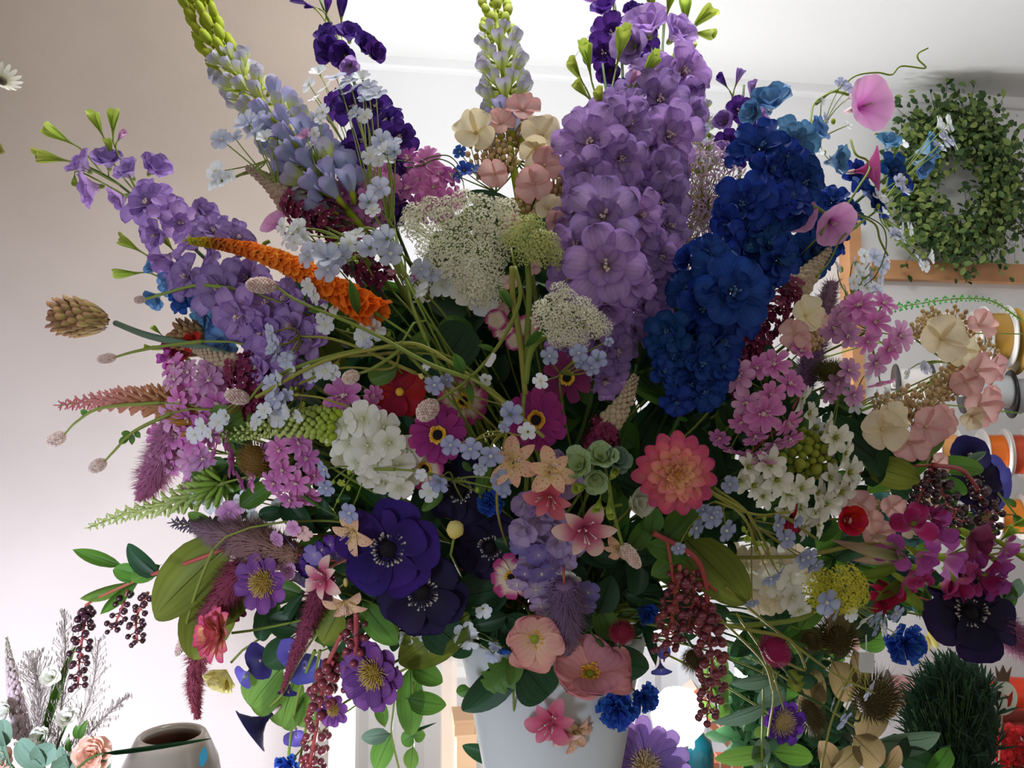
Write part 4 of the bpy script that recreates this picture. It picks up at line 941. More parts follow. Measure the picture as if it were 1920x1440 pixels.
lacecap('cream and blush lacecap hydrangea at the right edge before the spools', 1790, 690, [
    (1765, 635, 44, m_cream, (-.1, .1)), (1800, 655, 30, m_cream, (.3, -.3)), (1835, 610, 28, m_blush, (.2, .4)), (1830, 695, 34, m_blush, (.1, .3)), (1862, 690, 26, m_blush, (.5, .1)), (1810, 715, 28, m_blush, (-.4, -.2)), (1835, 760, 36, m_blush, (.2, -.2)), (1655, 805, 40, m_cream, (-.3, 0)), (1672, 782, 30, m_cream, (.3, .4)), (1735, 800, 40, m_blush, (.1, .1)), (1705, 830, 34, m_blush, (-.3, -.4)), (1760, 790, 30, m_blush, (.4, 0)), (1850, 740, 24, m_blush, (.5, -.2)), (1820, 780, 24, m_cream, (0, -.5))],
    [(1745, 600, 24, 20), (1725, 615, 20, 14), (1790, 600, 26, 20), (1810, 640, 26, 18), (1775, 720, 34, 34), (1750, 740, 30, 24), (1700, 760, 36, 34), (1655, 760, 24, 16), (1720, 780, 26, 16), (1845, 655, 26, 16), (1800, 690, 24, 20)], -.01,
    [(1640, 860, 1545, 780, 70, m_leafd), (1620, 870, 1735, 905, 60, m_leafy), (1740, 830, 1700, 900, 40, m_sage), (1600, 770, 1660, 900, 60, m_leafd), (1760, 810, 1690, 880, 30)])
lacecap('small blush hydrangea florets beside the red blossom at right', 1650, 970, [(1612, 945, 26, m_blush, (-.3, .3)), (1670, 950, 24, m_blush, (.1, .2)), (1645, 1000, 28, m_blush, (0, -.2)), (1632, 975, 22, m_blush, (-.2, 0)), (1700, 985, 22, m_cream, (.3, 0)), (1742, 930, 22, m_cream, (.3, 0)), (1755, 870, 22, m_blush, (.2, .3))], [(1640, 960, 20, 12)], .03)
lacecap('peach and cream hydrangea between blue delphinium and pink phlox', 1510, 610, [(1510, 592, 34, m_cream, (.1, .2)), (1490, 625, 28, m_blush, (-.3, -.1)), (1500, 645, 20, m_blush, (0, -.4)), (1535, 600, 18, m_blush, (.6, 0))], [(1515, 630, 20, 16), (1525, 645, 16, 10)], .0)
# ---- Queen Anne's lace
umbel('queen_annes_lace', 'large white lace flower head left of centre at the top', "lace flower", 868, 452, 112, 0, 24, m_lace, (-.1, .3), -.02, pts=[
    (870, 372), (900, 385), (935, 388), (840, 385), (805, 392), (775, 402), (830, 410), (868, 405), (905, 415), (940, 420), (785, 430), (815, 440), (850, 435), (885, 440), (920, 445), (950, 450), (800, 465), (835, 465), (870, 468), (905, 470), (935, 480), (815, 490), (850, 495), (885, 500), (920, 505), (865, 520), (900, 530), (925, 530), (915, 555), (890, 548), (950, 395), (770, 420)], thru=[(955, 560), (975, 640), (985, 720)])
umbel('queen_annes_lace', 'small white lace flower in two lobes right of the long green stem', 'lace flower', 1062, 590, 66, 0, 20, m_lace, (0, .3), -.05, pts=[
    (1050, 545), (1062, 562), (1035, 568), (1015, 578), (1055, 585), (1075, 590), (1018, 598), (1040, 602), (1035, 620), (1060, 615), (1078, 625), (1092, 575), (1105, 590), (1118, 598), (1098, 608), (1115, 618), (1085, 640), (1065, 635), (1045, 635), (1130, 612)], thru=[(1000, 650), (985, 720)])
umbel('yellow_green_lace', 'yellow green lace flower touching the right of the large white one', 'lace flower', 998, 458, 50, 0, 21, m_laceg, (.2, .4), -.02, pts=[
    (970, 440), (985, 425), (1005, 432), (1015, 450), (1030, 455), (1035, 475), (1015, 480), (995, 455), (975, 460), (1045, 485), (985, 478), (1005, 470), (1000, 415), (960, 450)], thru=[(992, 560), (985, 700)])
umbel('dill_umbel', 'yellow umbel lying among blue florets at lower right', 'dill', 1580, 1105, 52, 0, 21, m_lime2, (.2, .3), -.03, pts=[(1545, 1085), (1560, 1095), (1575, 1080), (1595, 1082), (1610, 1095), (1580, 1105), (1600, 1112), (1615, 1118), (1560, 1118), (1540, 1100), (1530, 1115), (1590, 1128), (1572, 1130), (1520, 1095), (1545, 1128)], thru=[(1500, 1160), (1300, 1180)])
# ---- masterwort / mauve allium
T = mk('mauve_allium', 'fluffy pinkish mauve star allium behind the deep blue delphinium', 'allium'); d = dsh(1320, 400) + .05
mb = MB(); hub = W(1320, 390, d + .04)
for i in range(95):
    a = i * 2.39996; q = math.sqrt((i + .5) / 95); x, y = 1320 + 88 * q * math.cos(a), 385 - 118 * q * math.sin(a)
    pm, cm = bmesh_of('spider', m_aluc, m_aluc); dd = d + .05 * (1 - math.sqrt(1 - q * q * .9)) + rnd.uniform(-.01, .01)
    T.part('floret', pm, pose(x, y, dd, rnd.uniform(17, 23), ncam(q * math.cos(a) * .7 + rnd.uniform(-.3, .3), q * math.sin(a) * .7 + rnd.uniform(-.3, .3)))); tube(mb, [W(x, y, dd), hub], .0006, 3, cap=False)
T.part('branches', mb.mesh('branches', m_stemo)); stem_to_vase(T, hub, ncam(0, .3), .004, m_stem)
# ---- phlox-like pink clusters
PK = [m_pink, m_pink, m_pinkp]
cluster('pink_phlox', 'pink phlox head under the purple delphinium at upper left', 'phlox', PK, 690, 370, 60, 16, 27, dz=.03)
cluster('pink_phlox', 'rosy pink phlox head above the large white lace flower', 'phlox', [m_pink, m_snapl], 800, 350, 62, 15, 27, dz=.05)
cluster('pink_phlox', 'bright pink phlox head at far left above the pink speedwell', 'phlox', PK, 372, 740, 66, 17, 30, dz=0, sq=1.1)
cluster('pink_phlox', 'pink phlox head at left below the pink speedwell spike', 'phlox', PK, 350, 830, 60, 13, 27, dz=.02, sq=1.2)
cluster('pink_phlox', 'pink phlox florets trailing beneath the lime green foxtail', 'phlox', [m_pink], 555, 860, 62, 15, 28, dz=.0, sq=1.25, ex=[(525, 845, 28), (560, 830, 26), (530, 880, 28), (575, 860, 26), (555, 905, 30), (515, 905, 26), (590, 890, 22), (545, 935, 28), (580, 930, 26), (500, 850, 22), (440, 860, 34), (475, 895, 26), (455, 900, 22), (405, 850, 24), (430, 825, 24)])
cluster('pink_phlox', 'single wide pink phlox blossom above the white phlox head', 'phlox', [m_pink], 655, 745, 50, 6, 30, ex=[(645, 742, 40), (690, 760, 24), (625, 765, 22), (700, 740, 20)], dz=-.01)
cluster('pink_phlox', 'large pink phlox head at right below the blue delphinium tip', 'phlox', PK, 1430, 730, 80, 0, 30, ex=[(1385, 705, 34), (1450, 685, 34), (1480, 720, 32), (1500, 660, 26), (1420, 690, 26), (1400, 755, 30), (1430, 775, 40), (1475, 790, 34), (1390, 790, 26), (1350, 820, 22), (1415, 815, 28), (1450, 830, 30), (1480, 820, 28), (1410, 850, 26), (1430, 865, 26), (1370, 840, 22), (1445, 740, 28)], dz=-.02)
cluster('pink_phlox', 'pink phlox head at far right beneath the pale blue bindweed tendrils', 'phlox', PK, 1630, 620, 78, 0, 30, ex=[(1610, 575, 34), (1655, 570, 26), (1565, 615, 32), (1590, 630, 26), (1640, 605, 30), (1685, 630, 32), (1665, 655, 28), (1640, 680, 28), (1650, 715, 26), (1600, 590, 26), (1625, 640, 24), (1575, 590, 20)], dz=-.01)
cluster('pink_phlox', 'pale pink phlox florets between the two pink heads at right', 'phlox', [m_pinkp], 1580, 710, 46, 0, 24, ex=[(1590, 695, 26), (1570, 720, 24), (1600, 740, 24), (1555, 740, 18), (1545, 850, 20), (1560, 820, 16)], dz=.0)
cluster('pink_phlox', 'pale mauve phlox florets over the allium at left', 'phlox', [m_pinkp, m_fmnw], 420, 925, 70, 0, 22, ex=[(375, 920, 26), (350, 905, 24), (400, 940, 24), (430, 960, 24), (460, 940, 22), (480, 975, 22), (520, 950, 20), (500, 985, 22), (395, 905, 20)], kind='phlox', dz=.03)
# white phlox, cream cluster
cluster('white_phlox', 'dense white phlox head left of the magenta daisies', 'phlox', [m_white], 700, 830, 90, 0, 30, kind='phlox', ex=[(645, 795, 28), (680, 785, 34), (720, 800, 30), (655, 830, 30), (690, 835, 34), (730, 830, 30), (765, 845, 32), (745, 870, 32), (705, 870, 30), (670, 865, 24), (640, 855, 22), (720, 905, 28), (750, 915, 26), (770, 895, 22), (690, 895, 22), (620, 810, 22)], dz=-.02)
cluster('white_phlox', 'creamy white phlox head at lower right beside the olive leaf', 'phlox', [m_white, m_cream], 1465, 1085, 75, 0, 30, kind='phlox', ex=[(1400, 1060, 30), (1430, 1045, 28), (1465, 1055, 32), (1490, 1045, 26), (1445, 1090, 32), (1480, 1085, 30), (1415, 1105, 28), (1450, 1125, 30), (1485, 1120, 26), (1510, 1075, 22), (1500, 1145, 22), (1420, 1130, 24), (1380, 1040, 22)], dz=.01)
cluster('white_phlox', 'white florets hanging under the large lace flower', 'phlox', [m_white, m_fmnw], 870, 555, 80, 0, 24, kind='phlox', ex=[(830, 535, 26), (795, 545, 22), (870, 545, 26), (905, 565, 28), (880, 500, 20), (840, 505, 20), (910, 530, 22), (780, 500, 18)], dz=.01)
# star-of-Bethlehem / white allium with green buds
T = mk('white_allium', 'white starry allium head full of round green buds at right', 'allium'); hub = W(1520, 870, dsh(1520, 870) + .05); mb = MB()
for (x, y, r) in [(1440, 870, 26), (1455, 900, 28), (1475, 925, 28), (1495, 950, 28), (1525, 960, 26), (1545, 945, 28), (1575, 920, 28), (1590, 885, 28), (1580, 850, 26), (1565, 820, 26), (1545, 800, 24), (1500, 915, 26), (1530, 925, 26), (1555, 895, 24), (1505, 985, 24), (1530, 985, 22), (1400, 875, 24), (1385, 900, 22), (1410, 910, 24), (1430, 930, 20), (1500, 745, 24), (1515, 775, 22), (1470, 950, 20)]:
    o = put(T, 'floret', 'allst', m_white, x, y, r * 1.1, None, -.01); tube(mb, [o.matrix_local.to_translation() + T.loc, hub], .0008, 4, cap=False)
gb = MB(); blob(gb, (0, 0, 0), 1, (1, 1, 1.1), 12, 8); gbm = gb.mesh('green_berry', m_olig)
for i in range(34):
    a = i * 2.39996; q = math.sqrt((i + .5) / 34); x, y = 1522 + 48 * q * math.cos(a), 850 - 50 * q * math.sin(a); dd = dsh(1520, 860) + .02 * q * q
    T.part('green_bud', gbm, pose(x, y, dd, rnd.uniform(6, 10), ncam(0, 0))); tube(mb, [W(x, y, dd), hub], .0007, 3, cap=False)
for (x, y) in ((1455, 865), (1440, 905), (1465, 858), (1500, 870), (1530, 880)): T.part('green_bud', gbm, pose(x, y, dsh(x, y) - .005, 11, ncam(0, 0)))
T.part('branches', mb.mesh('branches', m_stem)); stem_to_vase(T, hub, ncam(0, .3), .003, m_stem)
# ---- spikes
spike('foxtail_lily', 'bright orange foxtail lily with a yellow tip pointing left', 'foxtail lily', [(348, 452), (400, 456), (470, 470), (550, 500), (630, 545), (712, 592)], 9, 34, 190, m_orange, 'floret', -.06, pw=.8, fwd=20)
spike('foxtail_lily', 'lime green and cream foxtail lily pointing left at mid left', 'foxtail lily', [(412, 820), (470, 808), (540, 795), (600, 792), (650, 805)], 10, 36, 240, m_verw, 'ball', -.03, uw=.2, pw=.8, fwd=20)
spike('speedwell_spike', 'long dusty pink speedwell spike pointing to the far left', 'speedwell', [(110, 760), (180, 752), (250, 750), (335, 762), (390, 790)], 7, 30, 230, m_veri, 'bud', .0, fwd=32, ul=1.7, uw=.42, pw=.85)
spike('speedwell_spike', 'thin pale green speedwell spike at lower left', 'speedwell', [(165, 990), (230, 965), (300, 948), (370, 925), (420, 905)], 6, 25, 170, m_verg, 'bud', .0, fwd=28, ul=1.6, uw=.42, pw=.9)
spike('speedwell_spike', 'short grey purple speedwell tip above the big olive leaf', 'speedwell', [(325, 980), (360, 985), (410, 992), (460, 1010)], 9, 22, 90, M('slate', ['#584c62', '#5e5066', '#6e5a60'], trans=.1), 'bud', .01, fwd=25, ul=1.4)
spike('fern_spike', 'bright green beaded spike arching over the gold spools', 'green spike', [(1640, 585, .9), (1720, 570, .9), (1800, 560, .9), (1860, 565, .9), (1915, 600, .9)], 16, 8, 130, m_fern, 'ball', .0, uw=.28, fwd=5)
spike('fern_spike', 'short bright green spike right of the pink hydrangea', 'green spike', [(1915, 775, .5), (1870, 770, .5), (1830, 765, .5)], 4, 9, 60, m_fern, 'bud', .0, fwd=30)
spike('buddleja_spike', 'buddleja with beige buds and wine florets at upper left', 'buddleja', [(465, 315), (510, 345), (555, 385), (610, 410), (660, 470), (730, 540)], 7, 30, 170, m_bface, 'ball', .0, uw=.3, split=.42, mat2=m_burg, n2=170, r2=36, fs=15)
spike('buddleja_spike', 'buddleja with beige buds and wine florets beside the blue delphinium', 'buddleja', [(1555, 468), (1520, 510), (1485, 550), (1440, 600), (1400, 660), (1360, 730)], 7, 30, 150, m_bface, 'ball', .01, uw=.32, split=.42, mat2=m_burg, n2=150, r2=32, fs=15)
spike('buddleja_spike', 'small buddleja with curled beige tip right of centre', 'buddleja', [(1190, 708), (1175, 745), (1150, 785), (1130, 815), (1120, 850)], 8, 26, 100, m_bface, 'ball', -.03, uw=.32, split=.68, mat2=m_burg, n2=100, r2=30, fs=14)
spike('buddleja_spike', 'buddleja with grey beige tip below the cone heads at left', 'buddleja', [(365, 655), (400, 668), (450, 685), (480, 710), (500, 760)], 7, 24, 110, m_bface, 'ball', -.02, uw=.32, split=.6, mat2=m_burg, n2=130, r2=42, fs=15)
# artichoke-like cones
def cone(label, x, y, rx, ry, an, thru, dz=0.):
    T = mk('cone_flower_head', label, 'seed head'); d = dsh(x, y) + dz; S = d / FPX; zc = ncam(.95 * math.cos(R(an)), .95 * math.sin(R(an))); m = Matrix.Translation(W(x, y, d)) @ frame(zc).to_4x4()
    mb = MB(); blob(mb, (0, 0, ry * S * .1), ry * S * .76, (1, 1, rx / ry * .95), 14, 9, t=.5); N_ = 95
    v, f, t, u = petal(L=ry * S * .66, Wd=ry * S * .19, a=.8, b=.8, a0=40, a1=75, cup=.5, ns=4, nu=4, r0=0)
    cs = MB(); cs.add(v, f, t, u); cm = cs.mesh('scale', m_cone); T.part('core', mb.mesh('core', m_cone), m)
    for i in range(N_):
        z = -.98 + 1.9 * (i + .5) / N_; q = math.sqrt(1 - z * z); ph = i * 2.39996; e = Vector((q * math.cos(ph) * ry * S * .8, q * math.sin(ph) * ry * S * .8, z * rx * S * .85))
        T.part('scale', cm, m @ Matrix.Translation(e * .88) @ rotz(ph) @ Matrix.Scale(rnd.uniform(.85, 1.15), 4))
    Q = catmull([W(x, y, d) - zc * rx * S * .9] + [W(a, b, dsh(a, b) + dz) for a, b in thru]); mb = MB(); tube(mb, Q, [.0036, .0042], 8); T.part('stem', mb.mesh('stem', m_leafg)); stem_to_vase(T, Q[-1], (Q[-2] - Q[-1]).normalized(), .004, m_stem, 'lower_stem')
cone('scaly green and brown cone seed head standing out at far left', 160, 598, 58, 40, 172, [(280, 630), (380, 652), (500, 690)])
cone('scaly green cone seed head half hidden beside the lilac delphinium', 372, 640, 48, 36, 160, [(480, 690), (600, 760)], .04)
# amaranth
tassel('amaranth_tassel', 'long wine red amaranth tassel hanging at lower left', 'amaranth', [(371, 1348), (365, 1290), (375, 1220), (400, 1150), (440, 1090), (465, 1060)], [7, 19, 26, 26, 30, 30], m_amar, .0, 4200)
tassel('amaranth_tassel', 'dusty rose amaranth tassel hanging left of the purple aster', 'amaranth', [(528, 1300), (545, 1250), (570, 1190), (598, 1120), (610, 1080)], [3, 9, 16, 22, 24], m_amar, -.01, 2600)
tassel('amaranth_tassel', 'fluffy pink astilbe plume at far left under the phlox', 'astilbe', [(262, 935), (285, 900), (305, 860), (320, 820), (330, 780)], [8, 30, 34, 32, 26], m_amarp, .02, 3200)
tassel('amaranth_tassel', 'mauve astilbe cone pointing down between the poppies', 'astilbe', [(1062, 1228), (1066, 1190), (1062, 1140), (1058, 1095)], [4, 22, 34, 30], m_amarl, -.04, 3000)
tassel('amaranth_tassel', 'brownish mauve astilbe plume above the purple daisy at left', 'astilbe', [(360, 985), (410, 1000), (460, 1010), (510, 1025), (560, 1040)], [10, 26, 38, 36, 20], m_amarb, .01, 4200)
tassel('amaranth_tassel', 'pink and beige celosia tip at the right edge beside dark anemone', 'celosia', [(1935, 1215), (1900, 1195), (1870, 1170), (1845, 1160)], [26, 30, 28, 14], m_amarp, -.02, 2400)
tassel('amaranth_tassel', 'grey mauve astilbe between pink phlox heads at right', 'astilbe', [(1560, 530), (1540, 600), (1520, 680), (1500, 740)], [16, 26, 28, 18], m_amarl, .06, 2200)
# burnets
burnet('pinkish burnet head over the lilac delphinium, on a long green stem', 490, 535, 27, 14, 178, [(560, 565), (690, 620), (800, 680), (880, 710)], leaves=[(672, 590, 655, 520, 20), (610, 580, 575, 582, 14)], dz=-.06)
burnet('small pale burnet head below the long curved stems at centre left', 658, 707, 16, 12, 205, [(700, 690), (745, 660), (755, 640)], dz=-.05)
burnet('pale burnet head at left beside the pink phlox', 445, 744, 22, 13, 165, [(500, 715), (580, 680), (680, 655), (760, 650)], dz=-.04)
burnet('pale burnet head touching the upper left magenta daisy', 802, 769, 23, 17, 225, [(880, 710), (940, 640), (975, 560), (965, 500)], dz=-.05, leaves=[(900, 730, 880, 690, 14), (930, 660, 895, 645, 12)])
burnet('tiny pale burnet on a thin stalk below the cone head at far left', 200, 672, 16, 9, 190, [(250, 660), (300, 650), (380, 640)])
burnet('pink burnet head hanging at far left below the pink speedwell', 106, 823, 17, 12, 215, [(145, 790), (190, 765), (300, 755)], leaves=[(165, 778, 150, 768, 12)])
burnet('lower of the two burnet heads hanging at far left', 183, 873, 16, 11, 215, [(215, 845), (250, 810), (320, 775)], leaves=[(248, 815, 225, 812, 14), (242, 822, 220, 830, 14), (250, 815, 246, 835, 12), (255, 808, 262, 822, 12)])
burnet('pale burnet head hanging right of the pink freckled lilies', 1183, 1042, 26, 12, -55, [(1165, 1015), (1150, 960), (1140, 900)], dz=-.05)
burnet('tiny burnet bud on a thin stalk left of the sky blue florets', 262, 562, 10, 7, 190, [(310, 550), (370, 535), (430, 540)])
burnet('slim pale burnet hanging across the big olive leaf', 340, 1208, 22, 8, -110, [(352, 1160), (375, 1090), (400, 1030)], dz=-.04)
burnet('raspberry red gomphrena globe at lower right on a dark stem', 1455, 1220, 34, 25, 130, [(1510, 1255), (1480, 1200), (1400, 1180)], m_gomph, m_stemo, -.05, 'gomphrena', 'gomphrena', True)
burnet('round red thistle head to the right of the two poppies', 1166, 1187, 20, 22, 90, [(1150, 1230), (1120, 1200)], m_thistr, m_stemd, -.02, 'thistle', 'thistle', True)
burnet('dark brown thistle head in front of the bright lamp', 1300, 1235, 20, 18, -90, [(1290, 1200), (1260, 1150)], m_thist, m_stemd, 0, 'thistle', 'thistle', True)
burnet('brown bristly thistle between tan leaves at lower right', 1640, 1310, 44, 34, 60, [(1600, 1350), (1500, 1300)], m_thist, m_stemd, 0, 'thistle', 'thistle', True)
burnet('brown thistle head above the tan leaves, left of the paper tag', 1570, 1195, 34, 30, 100, [(1540, 1220), (1480, 1200)], m_thist, m_stemd, .01, 'thistle', 'thistle', True)
burnet('small brown thistle right of the raspberry gomphrena', 1520, 1205, 20, 15, 100, [(1500, 1250), (1450, 1230)], m_thist, m_stemd, .02, 'thistle', 'thistle', True)
burnet('purplish thistle beside the small purple scabiosa at lower right', 1520, 1340, 34, 20, -70, [(1500, 1290), (1450, 1230)], m_thist, m_stemd, .01, 'thistle', 'thistle', True)
burnet('brown bristly scabiosa seed head among pink phlox at left', 480, 862, 34, 30, 120, [(520, 900), (600, 950)], M('seed_brown', ['#6a4a1c', '#8a6430', '#9c7440'], trans=.1), m_stemd, .0, 'scabiosa_seed_head', 'seed head', True)
burnet('olive bristly seed head under the pink phlox at right', 1560, 700, 24, 30, 90, [(1540, 740), (1500, 800)], M('seed_olive', ['#4a4a14', '#6c6c24', '#7c7a34'], trans=.1), m_stemd, .02, 'scabiosa_seed_head', 'seed head', True)
# ---- magenta daisies
DK = D(L=1, Wd=.17, a=.8, b=.3, a0=14, a1=-4, cup=.15, ns=7, nu=5, notch=.06, base=.5, ruf=.02)
def daisy(label, x, y, r, mat=m_mag, n=13, f=(0, .1), dz=-.02, dr=.3, **k):
    big('magenta_daisy', label, 'daisy', x, y, r, [(n, 0, 0, 1, DK | k, None), (n - 3, .5, .03, .86, DK | k, None)], mat, f, dz,
        centre=[('centre', domec(dr * .72, .5), m_dark), ('stamens', ringst(46, dr * .8, dr * 1.0, .14, .022), m_yfl)])
daisy('magenta daisy with dark centre at left of the centre pair', 822, 816, 56, f=(-.15, .15), Wd=.22)
daisy('magenta daisy with dark centre at right of the centre pair', 1004, 788, 58, f=(.1, .1), Wd=.22)
daisy('dark plum daisy beneath the small white lace flower', 1062, 708, 48, M('plum_petal', ['#5c1840', '#8a2c66', '#96386c'], vein=.3), f=(.1, -.1), dz=.02, Wd=.24, n=8)
daisy('cream and magenta daisy just above the left magenta daisy', 868, 752, 48, m_magc, f=(.3, .1), dz=.03, n=9, Wd=.3)
daisy('cream and magenta daisy just below the left magenta daisy', 800, 878, 44, m_magc, f=(-.5, -.2), dz=.02, n=9, Wd=.3, dr=.34)
daisy('cream and magenta daisy above the salmon poppy', 960, 1082, 42, m_magc, f=(-.3, 0), dz=.01, n=8, Wd=.3, dr=.3)
# ---- red blossoms
RK = D(L=1, Wd=.5, a=.8, b=.36, a0=30, a1=0, cup=.2, ns=6, nu=7, ruf=.03)
big('red_cosmos', 'crimson blossom with yellow eye left of the long green stem', 'cosmos', 750, 735, 50, [(6, 0, 0, 1, RK, None)], m_red, (0, .1), .02, centre=[('centre', domec(.17, .8), m_yfl)])
big('red_ranunculus', 'scarlet cupped blossom beside the white allium at right', 'ranunculus', 1585, 975, 34, [(6, 0, 0, 1.1, RK | D(a0=55, a1=30), None), (5, .4, 0, .8, RK | D(a0=70, a1=60), None)], M('scarlet', ['#a01420', '#cc1c2c', '#c01a28']), (.2, .1), -.01, centre=[('centre', domec(.24, .9, .2), m_cream)])
big('red_ranunculus', 'deep red petals peeking from behind the blue florets at right', 'ranunculus', 1480, 970, 30, [(6, 0, 0, 1, RK, None)], m_red, (0, 0), .06, centre=[('centre', domec(.2), m_dark)])
big('red_cosmos', 'dark red blossom among the stems left of centre', 'cosmos', 590, 600, 34, [(6, 0, 0, 1, RK, None)], m_red, (-.2, .2), .06, centre=[('centre', domec(.2), m_yfl)])
# ---- anemones
AK = D(L=1, Wd=.5, a=.7, b=.34, a0=20, a1=-2, cup=.16, ns=7, nu=7, ruf=.03)
def anemone(label, x, y, r, mat, f, dz=-.02, hl=m_wstam, **k):
    big('violet_anemone', label, 'anemone', x, y, r, [(5, 0, 0, 1, AK | k, None), (4, .4, .05, .82, AK | k, None)], mat, f, dz,
        centre=[('centre', domec(.2, .8), m_dark), ('stamens', ringst(30, .28, .38, .16, .018), M('anemone_stamens', ['#0e0a18', '#1a1626', '#b8b4a8'], trans=0))])
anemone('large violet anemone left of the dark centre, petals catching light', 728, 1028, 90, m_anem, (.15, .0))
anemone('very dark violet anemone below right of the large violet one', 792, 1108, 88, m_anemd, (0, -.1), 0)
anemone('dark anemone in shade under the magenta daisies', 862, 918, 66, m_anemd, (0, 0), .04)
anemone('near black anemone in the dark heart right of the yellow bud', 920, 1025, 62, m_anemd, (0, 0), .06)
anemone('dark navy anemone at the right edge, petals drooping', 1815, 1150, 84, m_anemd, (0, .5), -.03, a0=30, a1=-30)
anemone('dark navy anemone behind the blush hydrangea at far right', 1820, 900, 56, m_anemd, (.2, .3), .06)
# ---- dahlias
HK = D(L=1, Wd=.22, a=.8, b=.55, a0=25, a1=8, cup=.35, ns=6, nu=5)
big('pink_dahlia', 'pink and peach dahlia with pointed petals right of centre', 'dahlia', 1266, 888, 76, [(15, 0, 0, 1, HK | D(a0=12, a1=-5), None), (14, .5, .05, .9, HK | D(a0=24, a1=5), None), (12, .2, .1, .76, HK | D(a0=36, a1=12), m_dah2), (11, .6, .14, .62, HK | D(a0=48, a1=26), m_dah2), (9, .3, .15, .5, HK | D(a0=56, a1=36), m_dahi), (8, .1, .16, .42, HK | D(a0=62, a1=45), m_dahi), (6, .4, .17, .3, HK | D(a0=75, a1=65), m_dahi)], m_dah, (.0, .05), -.07,
    centre=[('centre', domec(.1, 1, .2), m_yfl)])
big('pink_dahlia', 'pink and cream dahlia in profile at lower left', 'dahlia', 418, 1188, 54, [(11, 0, 0, 1, HK | D(a0=25, a1=10, Wd=.26), None), (10, .5, .05, .95, HK | D(a0=45, a1=30, Wd=.26), None), (9, .2, .1, .9, HK | D(a0=62, a1=50, Wd=.26), None), (7, .7, .1, .7, HK | D(a0=74, a1=70, Wd=.26), m_dahi)], m_dah, (-.72, .15), -.06)
big('yellow_dahlia', 'small yellow flower hanging below the profile dahlia at left', 'dahlia', 424, 1256, 40, [(10, 0, 0, 1, HK | D(a0=40, a1=40, Wd=.34), None), (9, .5, .05, .95, HK | D(a0=62, a1=60, Wd=.34), None), (6, .5, .05, .8, HK | D(a0=78, a1=80, Wd=.34), None)], m_yel, (-.3, -.6), -.06)
# ---- poppies
PK_ = D(L=1, Wd=.72, a=.75, b=.3, a0=40, a1=2, cup=.18, ns=8, nu=13, ruf=.075, rk=15)
big('salmon_poppy', 'salmon pink poppy with yellow centre at lower middle', 'poppy', 1002, 1196, 54, [(3, 0, 0, 1, PK_, None), (3, .5, .05, .92, PK_, None)], m_poppy, (0, -.1), -.05, centre=[('centre', domec(.2, .9), m_olig), ('stamens', ringst(60, .26, .42, .22, .018), m_yfl)])
big('pink_poppy', 'wide pink poppy tilted up, right below the salmon one', 'poppy', 1105, 1268, 72, [(3, 0, 0, 1, PK_ | D(a0=30, a1=0), None), (3, .5, .05, .9, PK_ | D(a0=40, a1=10), None)], m_poppyp, (.05, .82), -.06, centre=[('centre', domec(.14, .9), m_olig), ('stamens', ringst(50, .18, .3, .2, .018), m_yfl)])
big('salmon_poppy', 'salmon poppy cut off by the bottom edge', 'poppy', 985, 1462, 44, [(4, 0, 0, 1, PK_, None)], m_poppy, (0, .5), -.02, centre=[('centre', domec(.2, .9), m_olig)])
# ---- scabiosa-like purple daisies with mustard fluff
GK = D(L=1, Wd=.26, a=.7, b=.33, a0=25, a1=8, cup=.2, ns=6, nu=5, notch=.04, ruf=.02, base=.5)
def gerb(label, x, y, r, f, mat=m_gerb, n=10, cr=.42, dz=-.02, name='purple_scabiosa', cmt=None, **k):
    big(name, label, 'scabiosa', x, y, r, [(n, 0, 0, 1, GK | k, None), (n - 2, .5, .04, .86, GK | k, None)], mat, f, dz, centre=[('centre', fluff(340, cr, .2, .014, dome=.6), cmt or m_must)])
gerb('purple scabiosa with mustard centre above the dusty rose tassel', 497, 1092, 56, (-.2, .1), n=8, cr=.48)
gerb('large purple scabiosa turned right with fluffy mustard centre', 706, 1258, 70, (-.5, 0), dz=-.03, cr=.46, Wd=.3, a0=26, a1=8)
gerb('small purple scabiosa with yellow sepals beside the red berry stalk', 628, 1330, 32, (-.2, .1), n=8, cr=.4)
gerb('big purple aster with tan centre at the bottom edge', 1207, 1438, 84, (0, .45), m_daisyp, 15, .32, -.03, 'purple_aster', m_budt, Wd=.19, a0=30, a1=5)
gerb('small purple and cream scabiosa at lower right', 1465, 1352, 42, (.2, .1), M('scab_purple', ['#5a3a80', '#5c2f8c', '#4e2880']), 9, .6, 0, cmt=m_budt)
gerb('dark brown scabiosa behind the wine tassel at left', 440, 1130, 34, (-.3, -.2), m_burg, 9, .5, .03)
# ---- cornflowers
def cornf(label, x, y, r, f=(0, .2), dz=0.):
    T = mk('cornflower', label, 'cornflower'); d = dsh(x, y) + dz; m = pose(x, y, d, r, ncam(*f)); mb = MB(); v, fc, t, u = petal(L=.9, Wd=.17, a=2., b=.16, a0=50, a1=5, cup=.6, ns=5, nu=7, notch=.25, ruf=.05)
    mb.add(v, fc, t, u); me = mb.mesh('ray', m_corn)
    for i in range(46):
        q = math.sqrt((i + .5) / 46); T.part('ray_floret', me, m @ Matrix.Translation((0, 0, .15 * (1 - q))) @ rotz(i * 2.4) @ Matrix.Rotation(R(-50 * (1 - q) + rnd.uniform(-15, 15)), 4, 'Y') @ Matrix.Scale(rnd.uniform(.8, 1.1), 4))
    mb = MB(); blob(mb, (0, 0, -.25), .26, (1, 1, 1.2), 10, 7); T.part('calyx', mb.mesh('calyx', m_stemd), m); stem_to_vase(T, m.to_translation(), ncam(*f), .0018, m_stem)
